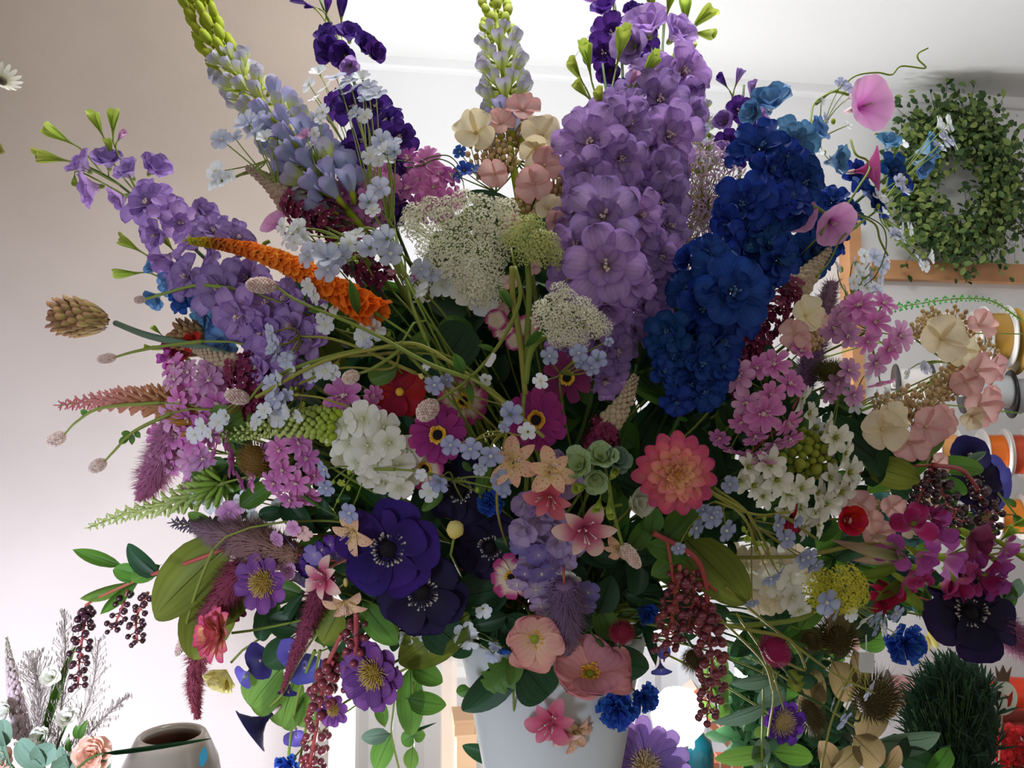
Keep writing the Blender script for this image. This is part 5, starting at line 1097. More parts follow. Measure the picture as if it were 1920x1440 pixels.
cornf('blue cornflower below the wide pink poppy', 1158, 1324, 46, (-.2, .0)); cornf('blue cornflower just right of the one under the poppy', 1203, 1306, 34, (.4, .2), .02)
cornf('bright blue cornflower beside the dark navy anemone at right', 1688, 1202, 46, (0, 0), -.01); cornf('blue cornflower at the bottom edge left of the vase', 545, 1428, 30, (-.2, -.2)); cornf('dark blue cornflower in the centre under peach lilies', 920, 942, 32, (0, 0), .03)
cornf('blue cornflower in shade right of the mauve astilbe cone', 1215, 1150, 26, (0, 0), .04)
# ---- lilies
def lil(label, rows, mat, stem=m_stem, dz=-.03, buds=()):
    T = mk('peruvian_lily', label, 'lily'); cx = sum(r[0] for r in rows) / len(rows); cy = sum(r[1] for r in rows) / len(rows)
    hub = W(cx, cy, dsh(cx, cy) + .05); mb = MB()
    for r_ in rows:
        o = put(T, 'blossom', 'lily', r_[4] if len(r_) > 4 else mat, r_[0], r_[1], r_[2], r_[3], dz); tube(mb, [o.matrix_local.to_translation() + T.loc, hub], .0016, 5, cap=False)
    for x, y, r in buds:
        p = W(x, y, dsh(x, y) + dz); b = MB(); blob(b, (0, 0, 0), r * .6 / FPX, (.7, .7, 1.3), 8, 6); T.part('bud', b.mesh('bud', m_yel), Matrix.Translation(p)); tube(mb, [p, hub], .001, 4, cap=False)
    T.part('branches', mb.mesh('branches', stem)); stem_to_vase(T, hub, ncam(0, .2), .0025, stem)
lil('two freckled peach lilies in the centre above the pink ones', [(962, 868, 46, (-.1, .1)), (1030, 885, 46, (.15, .1))], m_peach, dz=-.06)
lil('rose coloured lily directly below the two freckled peach ones', [(1030, 930, 44, (-.2, -.3))], m_lilyr, dz=-.035)
lil('pink and cream lily with long pale stamens below centre', [(1095, 990, 54, (.1, -.1))], m_lilyp, dz=-.06)
lil('pale peach lily left of the large violet anemone', [(665, 995, 42, (-.3, -.3))], m_peach, dz=-.03)
lil('pink cupped lily with a peach one hanging below, left of the anemones', [(612, 1085, 40, (-.5, .2), m_lilyp), (648, 1125, 38, (.2, -.6), m_peach)], m_lilyp, dz=-.03, buds=[(648, 1092, 9)])
lil('pink and cream lilies hanging over the white vase at the bottom', [(1035, 1352, 46, (-.3, .1), m_lilyr), (1075, 1372, 36, (.5, -.3), m_peach), (1050, 1368, 36, (0, -.5), m_lilyp)], m_lilyp, dz=-.04)
lil('small yellow and peach lily between the burnet and the green leaves', [(1160, 1025, 30, (0, -.5))], m_peach, dz=-.03)
# hellebore
T = mk('green_hellebore', 'pale green hellebore buds and leaves right of the peach lilies', 'hellebore')
for x, y, r, f, mt in ((1090, 875, 36, (-.4, .3), m_hell), (1125, 862, 34, (0, .5), m_hell), (1148, 865, 32, (.4, .3), m_leafg), (1115, 895, 30, (0, -.2), m_hell)): put(T, 'blossom', 'side', mt, x, y, r, f, -.05, m_hell)
for x, y, r, an in ((1100, 912, 24, 180), (1142, 900, 22, 60), (1142, 940, 26, -95), (1125, 935, 22, -110)): put(T, 'bud', 'bud', m_gbud, x, y, r * .75, (.7 * math.cos(R(an)), .7 * math.sin(R(an))), -.06)
stem_to_vase(T, W(1120, 900, dsh(1120, 900)), ncam(0, .2), .0025, m_stem)
big('white_hellebore', 'greenish white cupped hellebore left of the pink dahlia', 'hellebore', 1180, 945, 36, [(4, 0, 0, 1.15, RK | D(a0=70, a1=40, Wd=.6), None), (3, .4, .0, 1, RK | D(a0=80, a1=70), None)], m_hellw, (.6, .2), -.05)
# yellow ranunculus bud
T = mk('yellow_bud', 'round pale yellow bud in the dark centre', 'flower bud'); mb = MB(); blob(mb, (0, 0, 0), .0085, (1, 1, 1), 9, 6, bump=.05); T.part('bud', mb.mesh('bud', m_yel), Matrix.Translation(W(853, 993, dsh(853, 993) - .03)))
mb = MB(); tube(mb, [W(853, 998, dsh(853, 993) - .02), W(845, 1040, dsh(853, 993) + .01), W(870, 1090, .9)], .0013, 6); T.part('stem', mb.mesh('stem', m_stem))
# wisteria-like lilac column
multi('lilac_stock', 'lilac stock column hanging in the middle behind the lilies', 'stock', [m_wsl], [(1035, 880, 34), (1060, 900, 34), (1045, 855, 24), (985, 945, 28), (1005, 965, 34), (985, 990, 32), (1025, 985, 36), (1050, 1010, 34), (1010, 1020, 32), (1055, 1040, 30), (1035, 1050, 32), (1010, 1060, 24), (1075, 1020, 24), (1040, 960, 30), (1000, 935, 28)], kind='wsl', ax=[(1040, 870), (1025, 960), (1040, 1080)], dz=.0)
multi('violet_phlox_stem', 'violet blue phlox stem hanging left of the mauve astilbe', 'phlox', [m_wsb, m_wsb, m_wsl], [(975, 1022, 20), (990, 1050, 22), (1010, 1040, 24), (985, 1075, 24), (1015, 1075, 26), (1005, 1105, 26, D(m=m_wsl)), (1035, 1065, 22), (1060, 1085, 30, D(m=m_white)), (1015, 1135, 22, D(m=m_wsl)), (1025, 1155, 20, D(m=m_wsl)), (1102, 1110, 24), (1098, 1135, 20), (1045, 1105, 24, D(m=m_wsl)), (970, 1095, 20)], kind='phlox', ax=[(1000, 1030), (1010, 1100), (1030, 1160)], dz=-.02)
multi('violet_phlox_stem', 'violet florets around the purple scabiosa at lower left', 'phlox', [m_wsb, m_purple], [(560, 1050, 22), (575, 1065, 24), (590, 1040, 22), (605, 1030, 20), (545, 1020, 20), (620, 1020, 18), (560, 1085, 22), (535, 1040, 18, D(m=m_pinkp)), (520, 1050, 18, D(m=m_pinkp)), (540, 1070, 18, D(m=m_pinkp)), (570, 1000, 16, D(m=m_blush)), (550, 990, 16, D(m=m_pinkp)), (520, 1010, 16, D(m=m_pinkp)), (632, 1035, 18)], kind='phlox', ax=[(560, 1020), (600, 1060), (680, 1100)], dz=.01)
# ---- bindweeds
def tendril(T, pts, dz=-.01, mat=m_stem, r=.0011): twig(T, pts, r, mat, dz, 'tendril')
T = mk('pink_bindweed', 'large pink bindweed trumpet high at right below a curling tendril', 'bindweed'); trumpet(T, 1636, 192, 52, (.35, -.05), m_trum, .0)
tendril(T, [(1740, 90), (1722, 100), (1722, 112), (1735, 128), (1690, 124), (1672, 140), (1645, 136), (1605, 142), (1575, 165), (1530, 190), (1520, 225), (1510, 260), (1480, 330)]); tendril(T, [(1592, 178), (1560, 172), (1530, 195)], r=.002)
stem_to_vase(T, W(1480, 330, dsh(1480, 330)), ncam(.2, .4), .0014, m_stem)
T = mk('pink_bindweed', 'rose bindweed trumpet in profile, right of the sky blue florets', 'bindweed'); trumpet(T, 1645, 316, 42, (.85, .0), m_trumd, -.01, 1.)
tendril(T, [(1595, 262), (1605, 290), (1625, 300), (1630, 318), (1610, 350), (1590, 380), (1560, 400), (1540, 440)], r=.0014); stem_to_vase(T, W(1540, 440, dsh(1540, 440)), ncam(.2, .4), .0014, m_stem)
T = mk('pink_bindweed', 'pale pink bindweed half hidden behind the deep blue florets', 'bindweed'); trumpet(T, 1492, 398, 42, (0, .2), m_trum, .0, .7); stem_to_vase(T, W(1492, 400, dsh(1490, 400) + .02), ncam(.0, .2), .0014, m_stem)
T = mk('pink_bindweed', 'pale pink bindweed seen from behind near the wooden post', 'bindweed'); trumpet(T, 1568, 422, 44, (.3, -.55), m_trum, -.02, .6)
tendril(T, [(1548, 402), (1530, 390), (1500, 385)], r=.0022); tendril(T, [(1590, 400), (1600, 420), (1575, 450), (1555, 490), (1530, 520)]); tendril(T, [(1600, 400), (1640, 420), (1650, 450), (1665, 480)]); stem_to_vase(T, W(1500, 385, dsh(1500, 385)), ncam(.2, .2), .0016, m_stem)
T = mk('pink_bindweed', 'small pink bindweed standing above the orange foxtail', 'bindweed'); trumpet(T, 512, 414, 30, (-.45, .55), m_trum, .02, 1.); tendril(T, [(505, 452), (495, 460), (520, 480), (560, 520)], r=.002); stem_to_vase(T, W(560, 520, dsh(560, 520)), ncam(-.2, .4), .0014, m_stem)
T = mk('navy_bindweed', 'dark navy bindweed trumpet in profile at the bottom left', 'bindweed'); trumpet(T, 470, 1370, 46, (-.75, -.55), m_navy, -.01, 1.1)
twig(T, [(500, 1330), (530, 1300), (560, 1240), (600, 1180)], .0016); stem_to_vase(T, W(600, 1180, dsh(600, 1180)), ncam(-.3, -.4), .002, m_stem)
T = mk('violet_bindweed', 'violet blue bindweed behind the dusty rose tassel', 'bindweed')
for x, y, r, f in ((572, 1255, 34, (.3, -.3)), (540, 1222, 26, (-.4, .2)), (555, 1385, 24, (.2, -.5)), (455, 1270, 24, (-.6, -.3)), (540, 1300, 20, (0, -.8))): trumpet(T, x, y, r, f, m_viol if y != 1300 else m_navy, .03, .9)
twig(T, [(540, 1440), (545, 1380), (560, 1300), (590, 1220)], .002, dz=.03); twig(T, [(560, 1440), (580, 1330), (600, 1220)], .002, dz=.03); stem_to_vase(T, W(600, 1200, dsh(600, 1200) + .03), ncam(-.3, -.4), .002, m_stem)
T = mk('navy_bindweed', 'dark navy bindweed flower at left above the round green leaves', 'bindweed'); trumpet(T, 485, 1240, 36, (-.5, -.1), m_navy, .03, .8); stem_to_vase(T, W(500, 1230, dsh(490, 1240) + .04), ncam(-.3, -.4), .0018, m_stem)
T = mk('violet_bindweed', 'violet blue bindweed trumpets at the right edge before orange spools', 'bindweed')
for x, y, r, f, mt in ((1880, 915, 40, (.6, -.1), m_viol), (1820, 850, 36, (-.1, .4), m_navy), (1850, 940, 34, (.2, -.5), m_navy), (1870, 880, 30, (.4, .4), m_viol)): trumpet(T, x, y, r, f, mt, .05, .8)
stem_to_vase(T, W(1840, 920, dsh(1840, 900) + .07), ncam(.4, .2), .002, m_stem)
T = mk('violet_bindweed', 'small violet bindweed flowers hanging before the bright window', 'bindweed')
for x, y, r, f in ((1240, 1260, 20, (0, -.8)), (1245, 1222, 14, (.3, 0))): trumpet(T, x, y, r, f, m_viol, .03, 1.1)
twig(T, [(1245, 1240), (1250, 1200), (1240, 1150)], .001, dz=.03); stem_to_vase(T, W(1240, 1150, dsh(1240, 1150) + .03), ncam(0, -.3), .0014, m_stem)
# ---- forget-me-not sprays
B, Wt, Dp = m_fmn, m_fmnw, m_fmnd
spray('pale blue florets at the upper left edge of the blue lupin', 520, 350, [(415, 262, 22), (440, 258, 18), (468, 235, 26), (478, 250, 24), (490, 225, 20), (500, 262, 18, Wt), (520, 245, 16)], B, -.03)
spray('faint greenish white florets hanging left of the beige buddleja tip', 500, 300, [(405, 322, 22, Wt), (418, 340, 20, Wt), (402, 345, 16, Wt), (430, 332, 14, Wt)], Wt, .02, through=[(580, 380), (700, 440)])
spray('pale green white florets left of the light blue cluster at top', 680, 350, [(600, 140, 18, Wt), (580, 160, 18, Wt), (610, 165, 18, Wt), (590, 185, 14, Wt), (605, 210, 16, Wt), (598, 222, 12)], Wt, .03, through=[(700, 420)])
spray('light blue floret cluster on the dark purple delphinium', 700, 400, [(630, 145, 22), (655, 152, 20), (680, 150, 18, Wt), (660, 170, 22), (690, 165, 22), (705, 178, 22), (640, 165, 18), (685, 185, 16), (665, 212, 16), (685, 218, 16, Wt)], B, -.03, through=[(722, 440), (750, 520)])
spray('light blue and white florets midway on the purple delphinium', 730, 430, [(715, 262, 20), (738, 268, 18), (705, 280, 18), (725, 285, 20, Wt), (695, 292, 18, Wt), (740, 285, 16), (710, 300, 16, Wt), (730, 300, 14, Wt)], B, -.03, through=[(745, 470), (770, 560)])
spray('two pale blue florets on a stalk in front of the pink phlox head', 740, 430, [(712, 352, 22), (692, 380, 20), (700, 395, 16, Wt)], B, -.05, through=[(750, 480)])
spray('white starry florets beside the blue lupin, mid stem', 600, 420, [(575, 258, 16, m_pinkp), (590, 250, 14), (585, 270, 14, Wt), (600, 225, 12)], Wt, -.03, through=[(700, 470)])
spray('four pale blue florets left of the large white lace flower', 760, 520, [(695, 465, 24), (728, 448, 26), (733, 476, 26), (705, 440, 10)], B, -.06, through=[(775, 580), (800, 640)])
spray('light blue florets lying on the orange foxtail', 690, 470, [(578, 478, 26), (616, 485, 28), (640, 478, 20), (615, 505, 26), (598, 465, 16), (630, 498, 20)], B, -.06, through=[(720, 440), (760, 520)], buds=8)
spray('white florets above the orange foxtail beside the small bindweed', 640, 450, [(545, 440, 26, Wt), (560, 430, 22, Wt), (530, 425, 18, Wt), (552, 455, 18, Wt), (570, 445, 14, Wt)], Wt, -.04, through=[(700, 430), (760, 520)])
spray('three white florets right of the blue ones on the foxtail', 690, 500, [(655, 455, 20, Wt), (668, 440, 18, Wt), (650, 478, 18, Wt), (672, 465, 14, Wt)], Wt, -.05)
spray('pale blue florets scattered under the white lace flower', 800, 560, [(790, 505, 20), (810, 512, 18), (790, 545, 20, Wt), (780, 520, 14, m_pink), (770, 530, 12)], B, -.02)
spray('white florets crossing the long green stem, left of centre', 740, 640, [(578, 538, 18, Wt), (592, 555, 18, Wt), (605, 585, 18), (625, 590, 18), (610, 610, 18), (690, 605, 20, Wt), (705, 620, 20, Wt), (680, 632, 20, Wt), (690, 648, 14, B)], Wt, -.04, buds=6, through=[(800, 700)])
spray('pale blue florets standing at left over the lilac delphinium', 560, 630, [(508, 625, 20), (516, 645, 18), (520, 665, 20), (535, 675, 16), (508, 655, 14), (545, 668, 12)], B, -.05, stem=m_stemo, through=[(640, 640), (780, 700)])
spray('white florets in a row under the curved yellow stems', 640, 670, [(545, 695, 18, Wt), (530, 705, 16, Wt), (590, 700, 20, Wt), (610, 695, 20, Wt), (625, 698, 16, Wt), (578, 695, 14, Wt)], Wt, -.04, stem=m_stemo, buds=5, through=[(760, 660)])
spray('pale blue and white florets left of the lime foxtail', 570, 720, [(508, 722, 22), (515, 748, 22), (528, 762, 20), (495, 770, 16, Wt), (480, 790, 18, Wt), (520, 785, 18, Wt), (545, 770, 18, Wt), (560, 780, 14, Wt), (540, 740, 14)], B, -.04, stem=m_stemo, buds=6)
spray('white and blue florets over the pink phlox at far left', 470, 740, [(410, 790, 20), (380, 800, 20, Wt), (365, 815, 18, Wt), (425, 780, 16), (395, 815, 16, Wt)], Wt, -.05, stem=m_stemo, through=[(560, 740)])
spray('bright blue florets strung between the magenta daisies', 950, 810, [(845, 835, 20), (882, 842, 22), (920, 855, 24), (957, 778, 24), (990, 810, 18, Wt), (900, 880, 14, B), (945, 800, 12)], Dp, -.08, stem=m_stemo, buds=4, through=[(940, 860)])
spray('blue and white florets under the cream and magenta daisy', 850, 900, [(825, 902, 20), (805, 922, 20, Wt), (790, 890, 12, Wt), (940, 902, 22), (945, 920, 14)], Dp, -.06, buds=3)
spray('blue florets beneath the small white lace flower', 1050, 700, [(1030, 668, 18), (1085, 662, 18), (1120, 675, 20), (1110, 690, 16), (1090, 680, 14), (1014, 714, 16, Wt), (1140, 640, 10)], Dp, -.07, buds=3)
spray('small blue and white florets right of the crimson blossom', 860, 730, [(815, 722, 20), (838, 712, 14), (910, 712, 14, Wt), (800, 685, 10, Wt), (790, 705, 6, m_yel), (950, 760, 10, Wt)], Dp, -.04, stem=m_stemo)
spray('blue florets on forked green stalks under the white phlox', 680, 880, [(608, 880, 18), (612, 915, 18), (655, 962, 20), (625, 955, 10, m_gbud), (640, 905, 8, m_gbud)], Dp, -.05, buds=5, through=[(740, 880)])
spray('blue florets under the pink dahlia beside the green leaves', 1360, 950, [(1335, 970, 22), (1305, 990, 20), (1362, 995, 22), (1318, 955, 14), (1272, 1028, 14), (1368, 908, 18), (1345, 960, 12)], Dp, -.05, stem=m_stemo, buds=4)
spray('blue florets on yellow stalks above the creamy phlox at right', 1410, 980, [(1458, 985, 22), (1475, 1010, 20), (1490, 975, 14), (1445, 1085, 20), (1460, 1075, 16), (1400, 1010, 8, m_gbud), (1515, 1045, 20), (1520, 1060, 16), (1410, 1130, 14)], Dp, -.05, stem=m_stemo, buds=8, through=[(1400, 960), (1330, 920)])
spray('blue florets around the yellow umbel at lower right', 1600, 1140, [(1550, 1130, 26), (1568, 1145, 22), (1620, 1162, 22, Wt), (1640, 1158, 20), (1655, 1175, 20, Wt), (1680, 1150, 18), (1590, 1150, 16, Wt), (1660, 1160, 16), (1675, 1185, 16), (1640, 1180, 14), (1530, 1060, 16), (1505, 1050, 18)], Dp, -.05, stem=m_stemo)
spray('small lilac florets hanging beside the paper tag', 1640, 1240, [(1632, 1290, 16), (1625, 1300, 14), (1590, 1285, 12), (1580, 1350, 22, Dp), (1560, 1320, 12)], B, -.03, stem=m_stemo)
spray('small lilac florets on branching tendrils at upper right', 1540, 260, [(1578, 158, 14), (1590, 165, 12), (1548, 222, 12), (1535, 228, 10), (1590, 185, 10, Wt), (1540, 190, 8, Wt), (1590, 235, 10, Wt), (1535, 285, 12, Wt), (1555, 300, 8)], Dp, .0, buds=8, through=[(1480, 330)])
spray('white and pale blue florets in front of the wreath', 1650, 390, [(1756, 240, 20, Wt), (1778, 232, 18, Wt), (1772, 262, 20), (1788, 268, 16), (1760, 275, 16), (1690, 268, 16, Wt), (1682, 340, 14), (1690, 360, 14), (1650, 370, 18, Wt), (1655, 400, 12, Wt), (1690, 430, 14, Wt), (1672, 443, 16), (1690, 445, 14), (1705, 430, 14, Wt), (1722, 492, 16), (1740, 482, 14, Wt), (1735, 500, 12, Wt)], B, .02, buds=10, through=[(1560, 460)])
spray('pale blue and white florets before the wooden post', 1600, 560, [(1620, 480, 16, Wt), (1640, 482, 18), (1655, 500, 16), (1610, 510, 18, Wt), (1630, 515, 18), (1650, 520, 16), (1600, 530, 16, Wt), (1625, 540, 16, Wt), (1645, 545, 14), (1585, 545, 14, Wt), (1660, 482, 14), (1570, 500, 12, Wt), (1600, 490, 12)], B, .05, buds=12)
spray('bluish florets right of the lupin behind the tallest delphinium', 1310, 330, [(1285, 215, 14, Wt), (1310, 208, 14), (1330, 212, 12), (1300, 230, 14, Wt), (1320, 240, 14), (1290, 255, 14), (1325, 268, 14), (1305, 285, 14, Wt), (1320, 300, 14)], B, .08, buds=8)
spray('tiny blue florets at top centre behind the cream hydrangea', 930, 360, [(862, 285, 14, m_corn), (870, 320, 16, m_corn), (885, 318, 16, m_corn), (858, 330, 10, m_corn), (925, 215, 16, B), (1018, 225, 10, Dp)], B, .04)
spray('pale florets beside the hydrangea at the right edge', 1790, 680, [(1735, 690, 14, B), (1725, 688, 12, B), (1855, 645, 14, Wt), (1845, 650, 12, Wt), (1700, 700, 12, Wt)], B, .02)
spray('white florets below the anemones at lower middle left', 800, 1180, [(735, 1145, 18, Wt), (760, 1190, 18, Wt), (800, 1205, 20, Wt), (795, 1185, 16, Wt), (840, 1145, 18, Wt), (905, 1140, 18, Wt), (870, 1185, 24, Wt), (880, 1200, 20, Wt), (930, 1205, 14, B), (925, 1225, 16, B), (945, 1215, 14, m_corn)], Wt, .02, kind='fbell', buds=14)
spray('white starry florets right of the pink phlox at far right', 1600, 780, [(1530, 800, 16, Wt), (1660, 740, 14, Wt), (1640, 745, 14, Wt), (1600, 760, 16, Wt), (1625, 700, 12, Wt)], Wt, .03, kind='allst')
spray('pale pink florets behind the lace flower and centre leaves', 950, 640, [(930, 600, 20, m_magc), (945, 620, 22, m_magc), (990, 612, 22, m_magc), (965, 640, 18, m_magc), (940, 580, 16, m_blush), (955, 530, 18, m_blush), (1000, 500, 16, m_blush)], m_magc, .03, kind='phlox')
# curved bare stems front centre
T = mk('curved_stem', 'arching yellow green stem crossing the centre from left', 'stem'); twig(T, [(480, 745), (600, 680), (700, 655), (780, 645), (860, 690), (945, 755), (1020, 820)], .0018, m_stemo, -.05); twig(T, [(560, 720), (640, 690), (735, 690), (750, 640)], .0012, m_stemo, -.04, 'branch')
leaf(T, 870, 700, 850, 660, 22, 'lance', m_sage, -.06); leaf(T, 880, 715, 885, 760, 16, 'lance', m_sage, -.06); leaf(T, 760, 665, 800, 622, 26, 'oval', m_leaf, -.03)
T = mk('curved_stem', 'thick olive stem running up to the large lace flower', 'stem'); twig(T, [(960, 500), (962, 560), (975, 640), (985, 740)], .0026, m_stemo, -.03); leaf(T, 960, 580, 935, 540, 18, 'lance', m_sage, -.04); leaf(T, 985, 650, 1025, 610, 16, 'lance', m_sage, -.04)
T = mk('curved_stem', 'fan of yellow green stalks meeting right of the dahlia', 'stem')
for q in ([(1340, 915), (1400, 960), (1440, 1030)], [(1335, 925), (1395, 970), (1420, 1040)], [(1400, 960), (1430, 1010), (1450, 1060)], [(1480, 960), (1420, 965), (1340, 940)], [(1420, 970), (1470, 970), (1530, 1010)], [(1360, 1100), (1440, 1170), (1560, 1260), (1640, 1300)], [(1380, 1150), (1440, 1240), (1470, 1330)], [(1350, 1160), (1430, 1240), (1450, 1300)], [(1600, 1250), (1560, 1350), (1540, 1440)], [(1440, 1380), (1450, 1290), (1420, 1200)]): twig(T, q, .0014, m_stemo, -.03, 'stalk')
# ---- pokeberry branches
T = mk('pokeberry_branch', 'left pokeberry branch with long leaves and two dark berry clusters', 'pokeberry')
twig(T, [(262, 1085), (300, 1072), (380, 1045), (440, 1020)], .0024, m_stemr, 0, 'branch'); twig(T, [(160, 1135), (190, 1118), (262, 1085)], .0018, m_stemr, 0, 'branch')
for l in [(230, 1062, 128, 1028, 26, 'lance', m_sage), (300, 1078, 232, 1022, 44, 'ovate', m_leafd), (270, 1082, 208, 1066, 36, 'ovate', m_sage), (240, 1092, 142, 1130, 26, 'lance', m_leaf), (260, 1090, 180, 1158, 22, 'lance', m_sage), (300, 1060, 240, 1090, 34, 'ovate', m_sage)]: leaf(T, *l)
leaf(T, 440, 1012, 270, 1165, 108, 'ovate', m_leafy, -.01, roll=(-.1, .3)); leaf(T, 425, 1070, 355, 1250, 100, 'ovate', m_leafy, .01, roll=(.3, .2)); leaf(T, 470, 1080, 400, 1175, 70, 'ovate', m_leafy, .02)
berries(T, [(146, 1290), (150, 1230), (158, 1170), (165, 1135)], 34, 7.5, 17); berries(T, [(210, 1180), (225, 1150), (240, 1105)], 16, 6.5, 15, d0=dsh(230, 1140)); berries(T, [(258, 1206), (256, 1160), (278, 1110)], 22, 6.5, 15, d0=dsh(230, 1140))
stem_to_vase(T, W(440, 1020, dsh(440, 1020)), ncam(-.5, 0), .003, m_stemr)
T = mk('pokeberry_branch', 'pokeberry branch with red stalks right below the dahlia', 'pokeberry')
twig(T, [(1225, 1000), (1275, 1025), (1310, 1055), (1325, 1110), (1325, 1180)], .0028, m_stemr, -.03, 'branch'); twig(T, [(1250, 1010), (1260, 1070), (1270, 1150)], .0018, m_stemr, -.03, 'branch'); twig(T, [(1310, 1055), (1325, 1090), (1345, 1110)], .0015, m_stemr, -.03, 'branch')
for l in [(1250, 1010, 1308, 942, 62, 'ovate', m_sage), (1285, 1040, 1212, 1022, 48, 'ovate', m_leaf), (1285, 1040, 1220, 1080, 44, 'ovate', m_leaf), (1180, 1030, 1222, 972, 46, 'ovate', m_sage), (1285, 1010, 1412, 1140, 92, 'ovate', m_leafy), (1220, 1000, 1230, 950, 40, 'ovate', m_sage), (1230, 1060, 1275, 1100, 30, 'ovate', m_leaf)]: leaf(T, *l, dz=-.02)
berries(T, [(1325, 1345), (1335, 1270), (1330, 1190), (1318, 1130)], 60, 8.5, 24, m_berryr, dz=-.03); berries(T, [(1245, 1215), (1262, 1150), (1275, 1060)], 46, 7.5, 26, m_berryr, dz=-.03); berries(T, [(1290, 1180), (1300, 1120), (1300, 1070)], 24, 7.5, 22, m_berryr, dz=-.02)
stem_to_vase(T, W(1225, 1000, dsh(1225, 1000)), ncam(-.2, .1), .003, m_stemr)
T = mk('pokeberry_branch', 'pokeberry branch with bright red stalks left of the vase', 'pokeberry')
twig(T, [(668, 1150), (668, 1200), (665, 1260)], .003, m_stemr, -.02, 'branch'); twig(T, [(640, 1190), (610, 1260), (600, 1330), (580, 1440)], .0026, m_stemr, -.02, 'branch')
berries(T, [(664, 1290), (668, 1230), (668, 1160)], 40, 7, 26, m_berryr, dz=-.01); berries(T, [(585, 1460), (592, 1390), (605, 1300), (625, 1240)], 62, 8.5, 22, m_berryr, dz=-.02)
for l in [(680, 1130, 745, 1215, 52, 'ovate', m_leaf), (640, 1140, 600, 1210, 60, 'ovate', m_leafy), (650, 1220, 625, 1270, 46, 'ovate', m_sage)]: leaf(T, *l, dz=0)
stem_to_vase(T, W(668, 1150, dsh(668, 1150)), ncam(-.3, .1), .003, m_stemr)
T = mk('pokeberry_branch', 'pokeberry branch at the right edge above the snapdragon', 'pokeberry')
twig(T, [(1750, 872), (1800, 880), (1825, 905), (1845, 940)], .0028, m_stemr, -.01, 'branch')
berries(T, [(1800, 985), (1780, 950), (1760, 910), (1745, 880)], 34, 8.5, 24, m_berry, dz=0); berries(T, [(1850, 1000), (1850, 960), (1830, 910)], 34, 8, 24, m_berry, dz=-.01); berries(T, [(1705, 975), (1720, 940), (1740, 900)], 18, 8, 18, m_berry, dz=.0)
for l in [(1745, 870, 1855, 880, 38, 'ovate', m_leaf), (1700, 850, 1780, 822, 34, 'ovate', m_leaf), (1760, 900, 1820, 925, 30, 'ovate', m_sage), (1800, 870, 1855, 845, 16, 'lance', m_leafg)]: leaf(T, *l, dz=.01)
stem_to_vase(T, W(1750, 872, dsh(1750, 872)), ncam(.2, .1), .003, m_stemr)
# ---- leafy sprigs with explicit leaves
def sprig(label, lv, st=None, dz=0., name='leafy_sprig', cat='foliage', mat=m_stem, group=None):
    T = mk(name, label, cat, group)
    for l in lv: leaf(T, *l[:5], kind=l[5] if len(l) > 5 else 'ovate', mat=l[6] if len(l) > 6 else m_leaf, dz=dz + (l[7] if len(l) > 7 else 0))
    for s in (st or []): twig(T, s, .0014, mat, dz + .004)
    x0, y0 = lv[0][:2]; stem_to_vase(T, W(x0, y0, dsh(x0, y0) + dz + .01), ncam(0, .2), .0018, mat); return T
sprig('bright green leaf pair left of the dark centre', [(745, 690, 690, 712, 40, 'oval', m_leaf), (770, 680, 800, 622, 34, 'oval', m_leaf), (760, 700, 830, 640, 90, 'ovate', m_leafd, .04), (830, 680, 880, 610, 90, 'oval', m_leafd, .04)], dz=-.01)
sprig('broad dark green leaves just under the upper lace flower', [(900, 640, 815, 650, 110, 'oval', m_sage, .02), (640, 640, 700, 600, 80, 'ovate', m_sage, .03), (600, 640, 640, 700, 60, 'ovate', m_leafy, .03)], dz=.03)
sprig('lobed bright green leaf among phlox at left', [(420, 800, 470, 770, 50, 'lobed', m_leaf), (430, 800, 400, 760, 40, 'lobed', m_leaf), (440, 800, 450, 830, 34, 'lobed', m_leaf)], dz=-.01)
sprig('green leaves behind the pink florets at left', [(430, 870, 350, 890, 40, 'ovate', m_sage), (420, 900, 350, 870, 34), (450, 950, 520, 900, 40, 'ovate', m_sage), (400, 990, 350, 960, 26)], dz=.03)
sprig('big round green leaves hanging at lower left', [(530, 1250, 462, 1330, 90, 'oval', m_leaf), (560, 1260, 520, 1370, 80, 'oval', m_leaf), (560, 1200, 490, 1250, 60, 'ovate', m_leafd), (600, 1290, 560, 1370, 60, 'ovate', m_leaf), (560, 1180, 500, 1160, 50, 'ovate', m_leafd), (590, 1140, 640, 1210, 70, 'ovate', m_sage)], dz=.04)
sprig('green leaves under the anemones, left of the vase', [(880, 1150, 740, 1250, 90, 'ovate', m_leafy), (800, 1160, 870, 1220, 80, 'ovate', m_leafd), (860, 1120, 960, 1100, 90, 'ovate', m_leafd, .02), (840, 1190, 885, 1230, 50, 'ovate', m_leafd), (700, 1130, 745, 1212, 46, 'ovate', m_leafy)], dz=.02)
sprig('hanging vine of pointed light green leaves left of the vase', [(770, 1250, 770, 1390, 52, 'ovate', m_leaf), (772, 1250, 832, 1280, 42, 'ovate', m_sage), (765, 1310, 838, 1325, 44, 'ovate', m_sage), (710, 1308, 722, 1368, 26, 'lance', m_leaf), (735, 1375, 700, 1450, 44, 'ovate', m_leaf), (775, 1378, 752, 1395, 30, 'ovate', m_sage), (775, 1380, 798, 1378, 24, 'ovate', m_sage), (775, 1400, 768, 1450, 30, 'lance', m_leaf), (730, 1375, 675, 1385, 30, 'ovate', m_leafg), (760, 1375, 820, 1355, 6, 'lance', m_leafd)],
      [[(745, 1250), (738, 1330), (735, 1380), (750, 1450)], [(775, 1280), (775, 1400)]], .01)
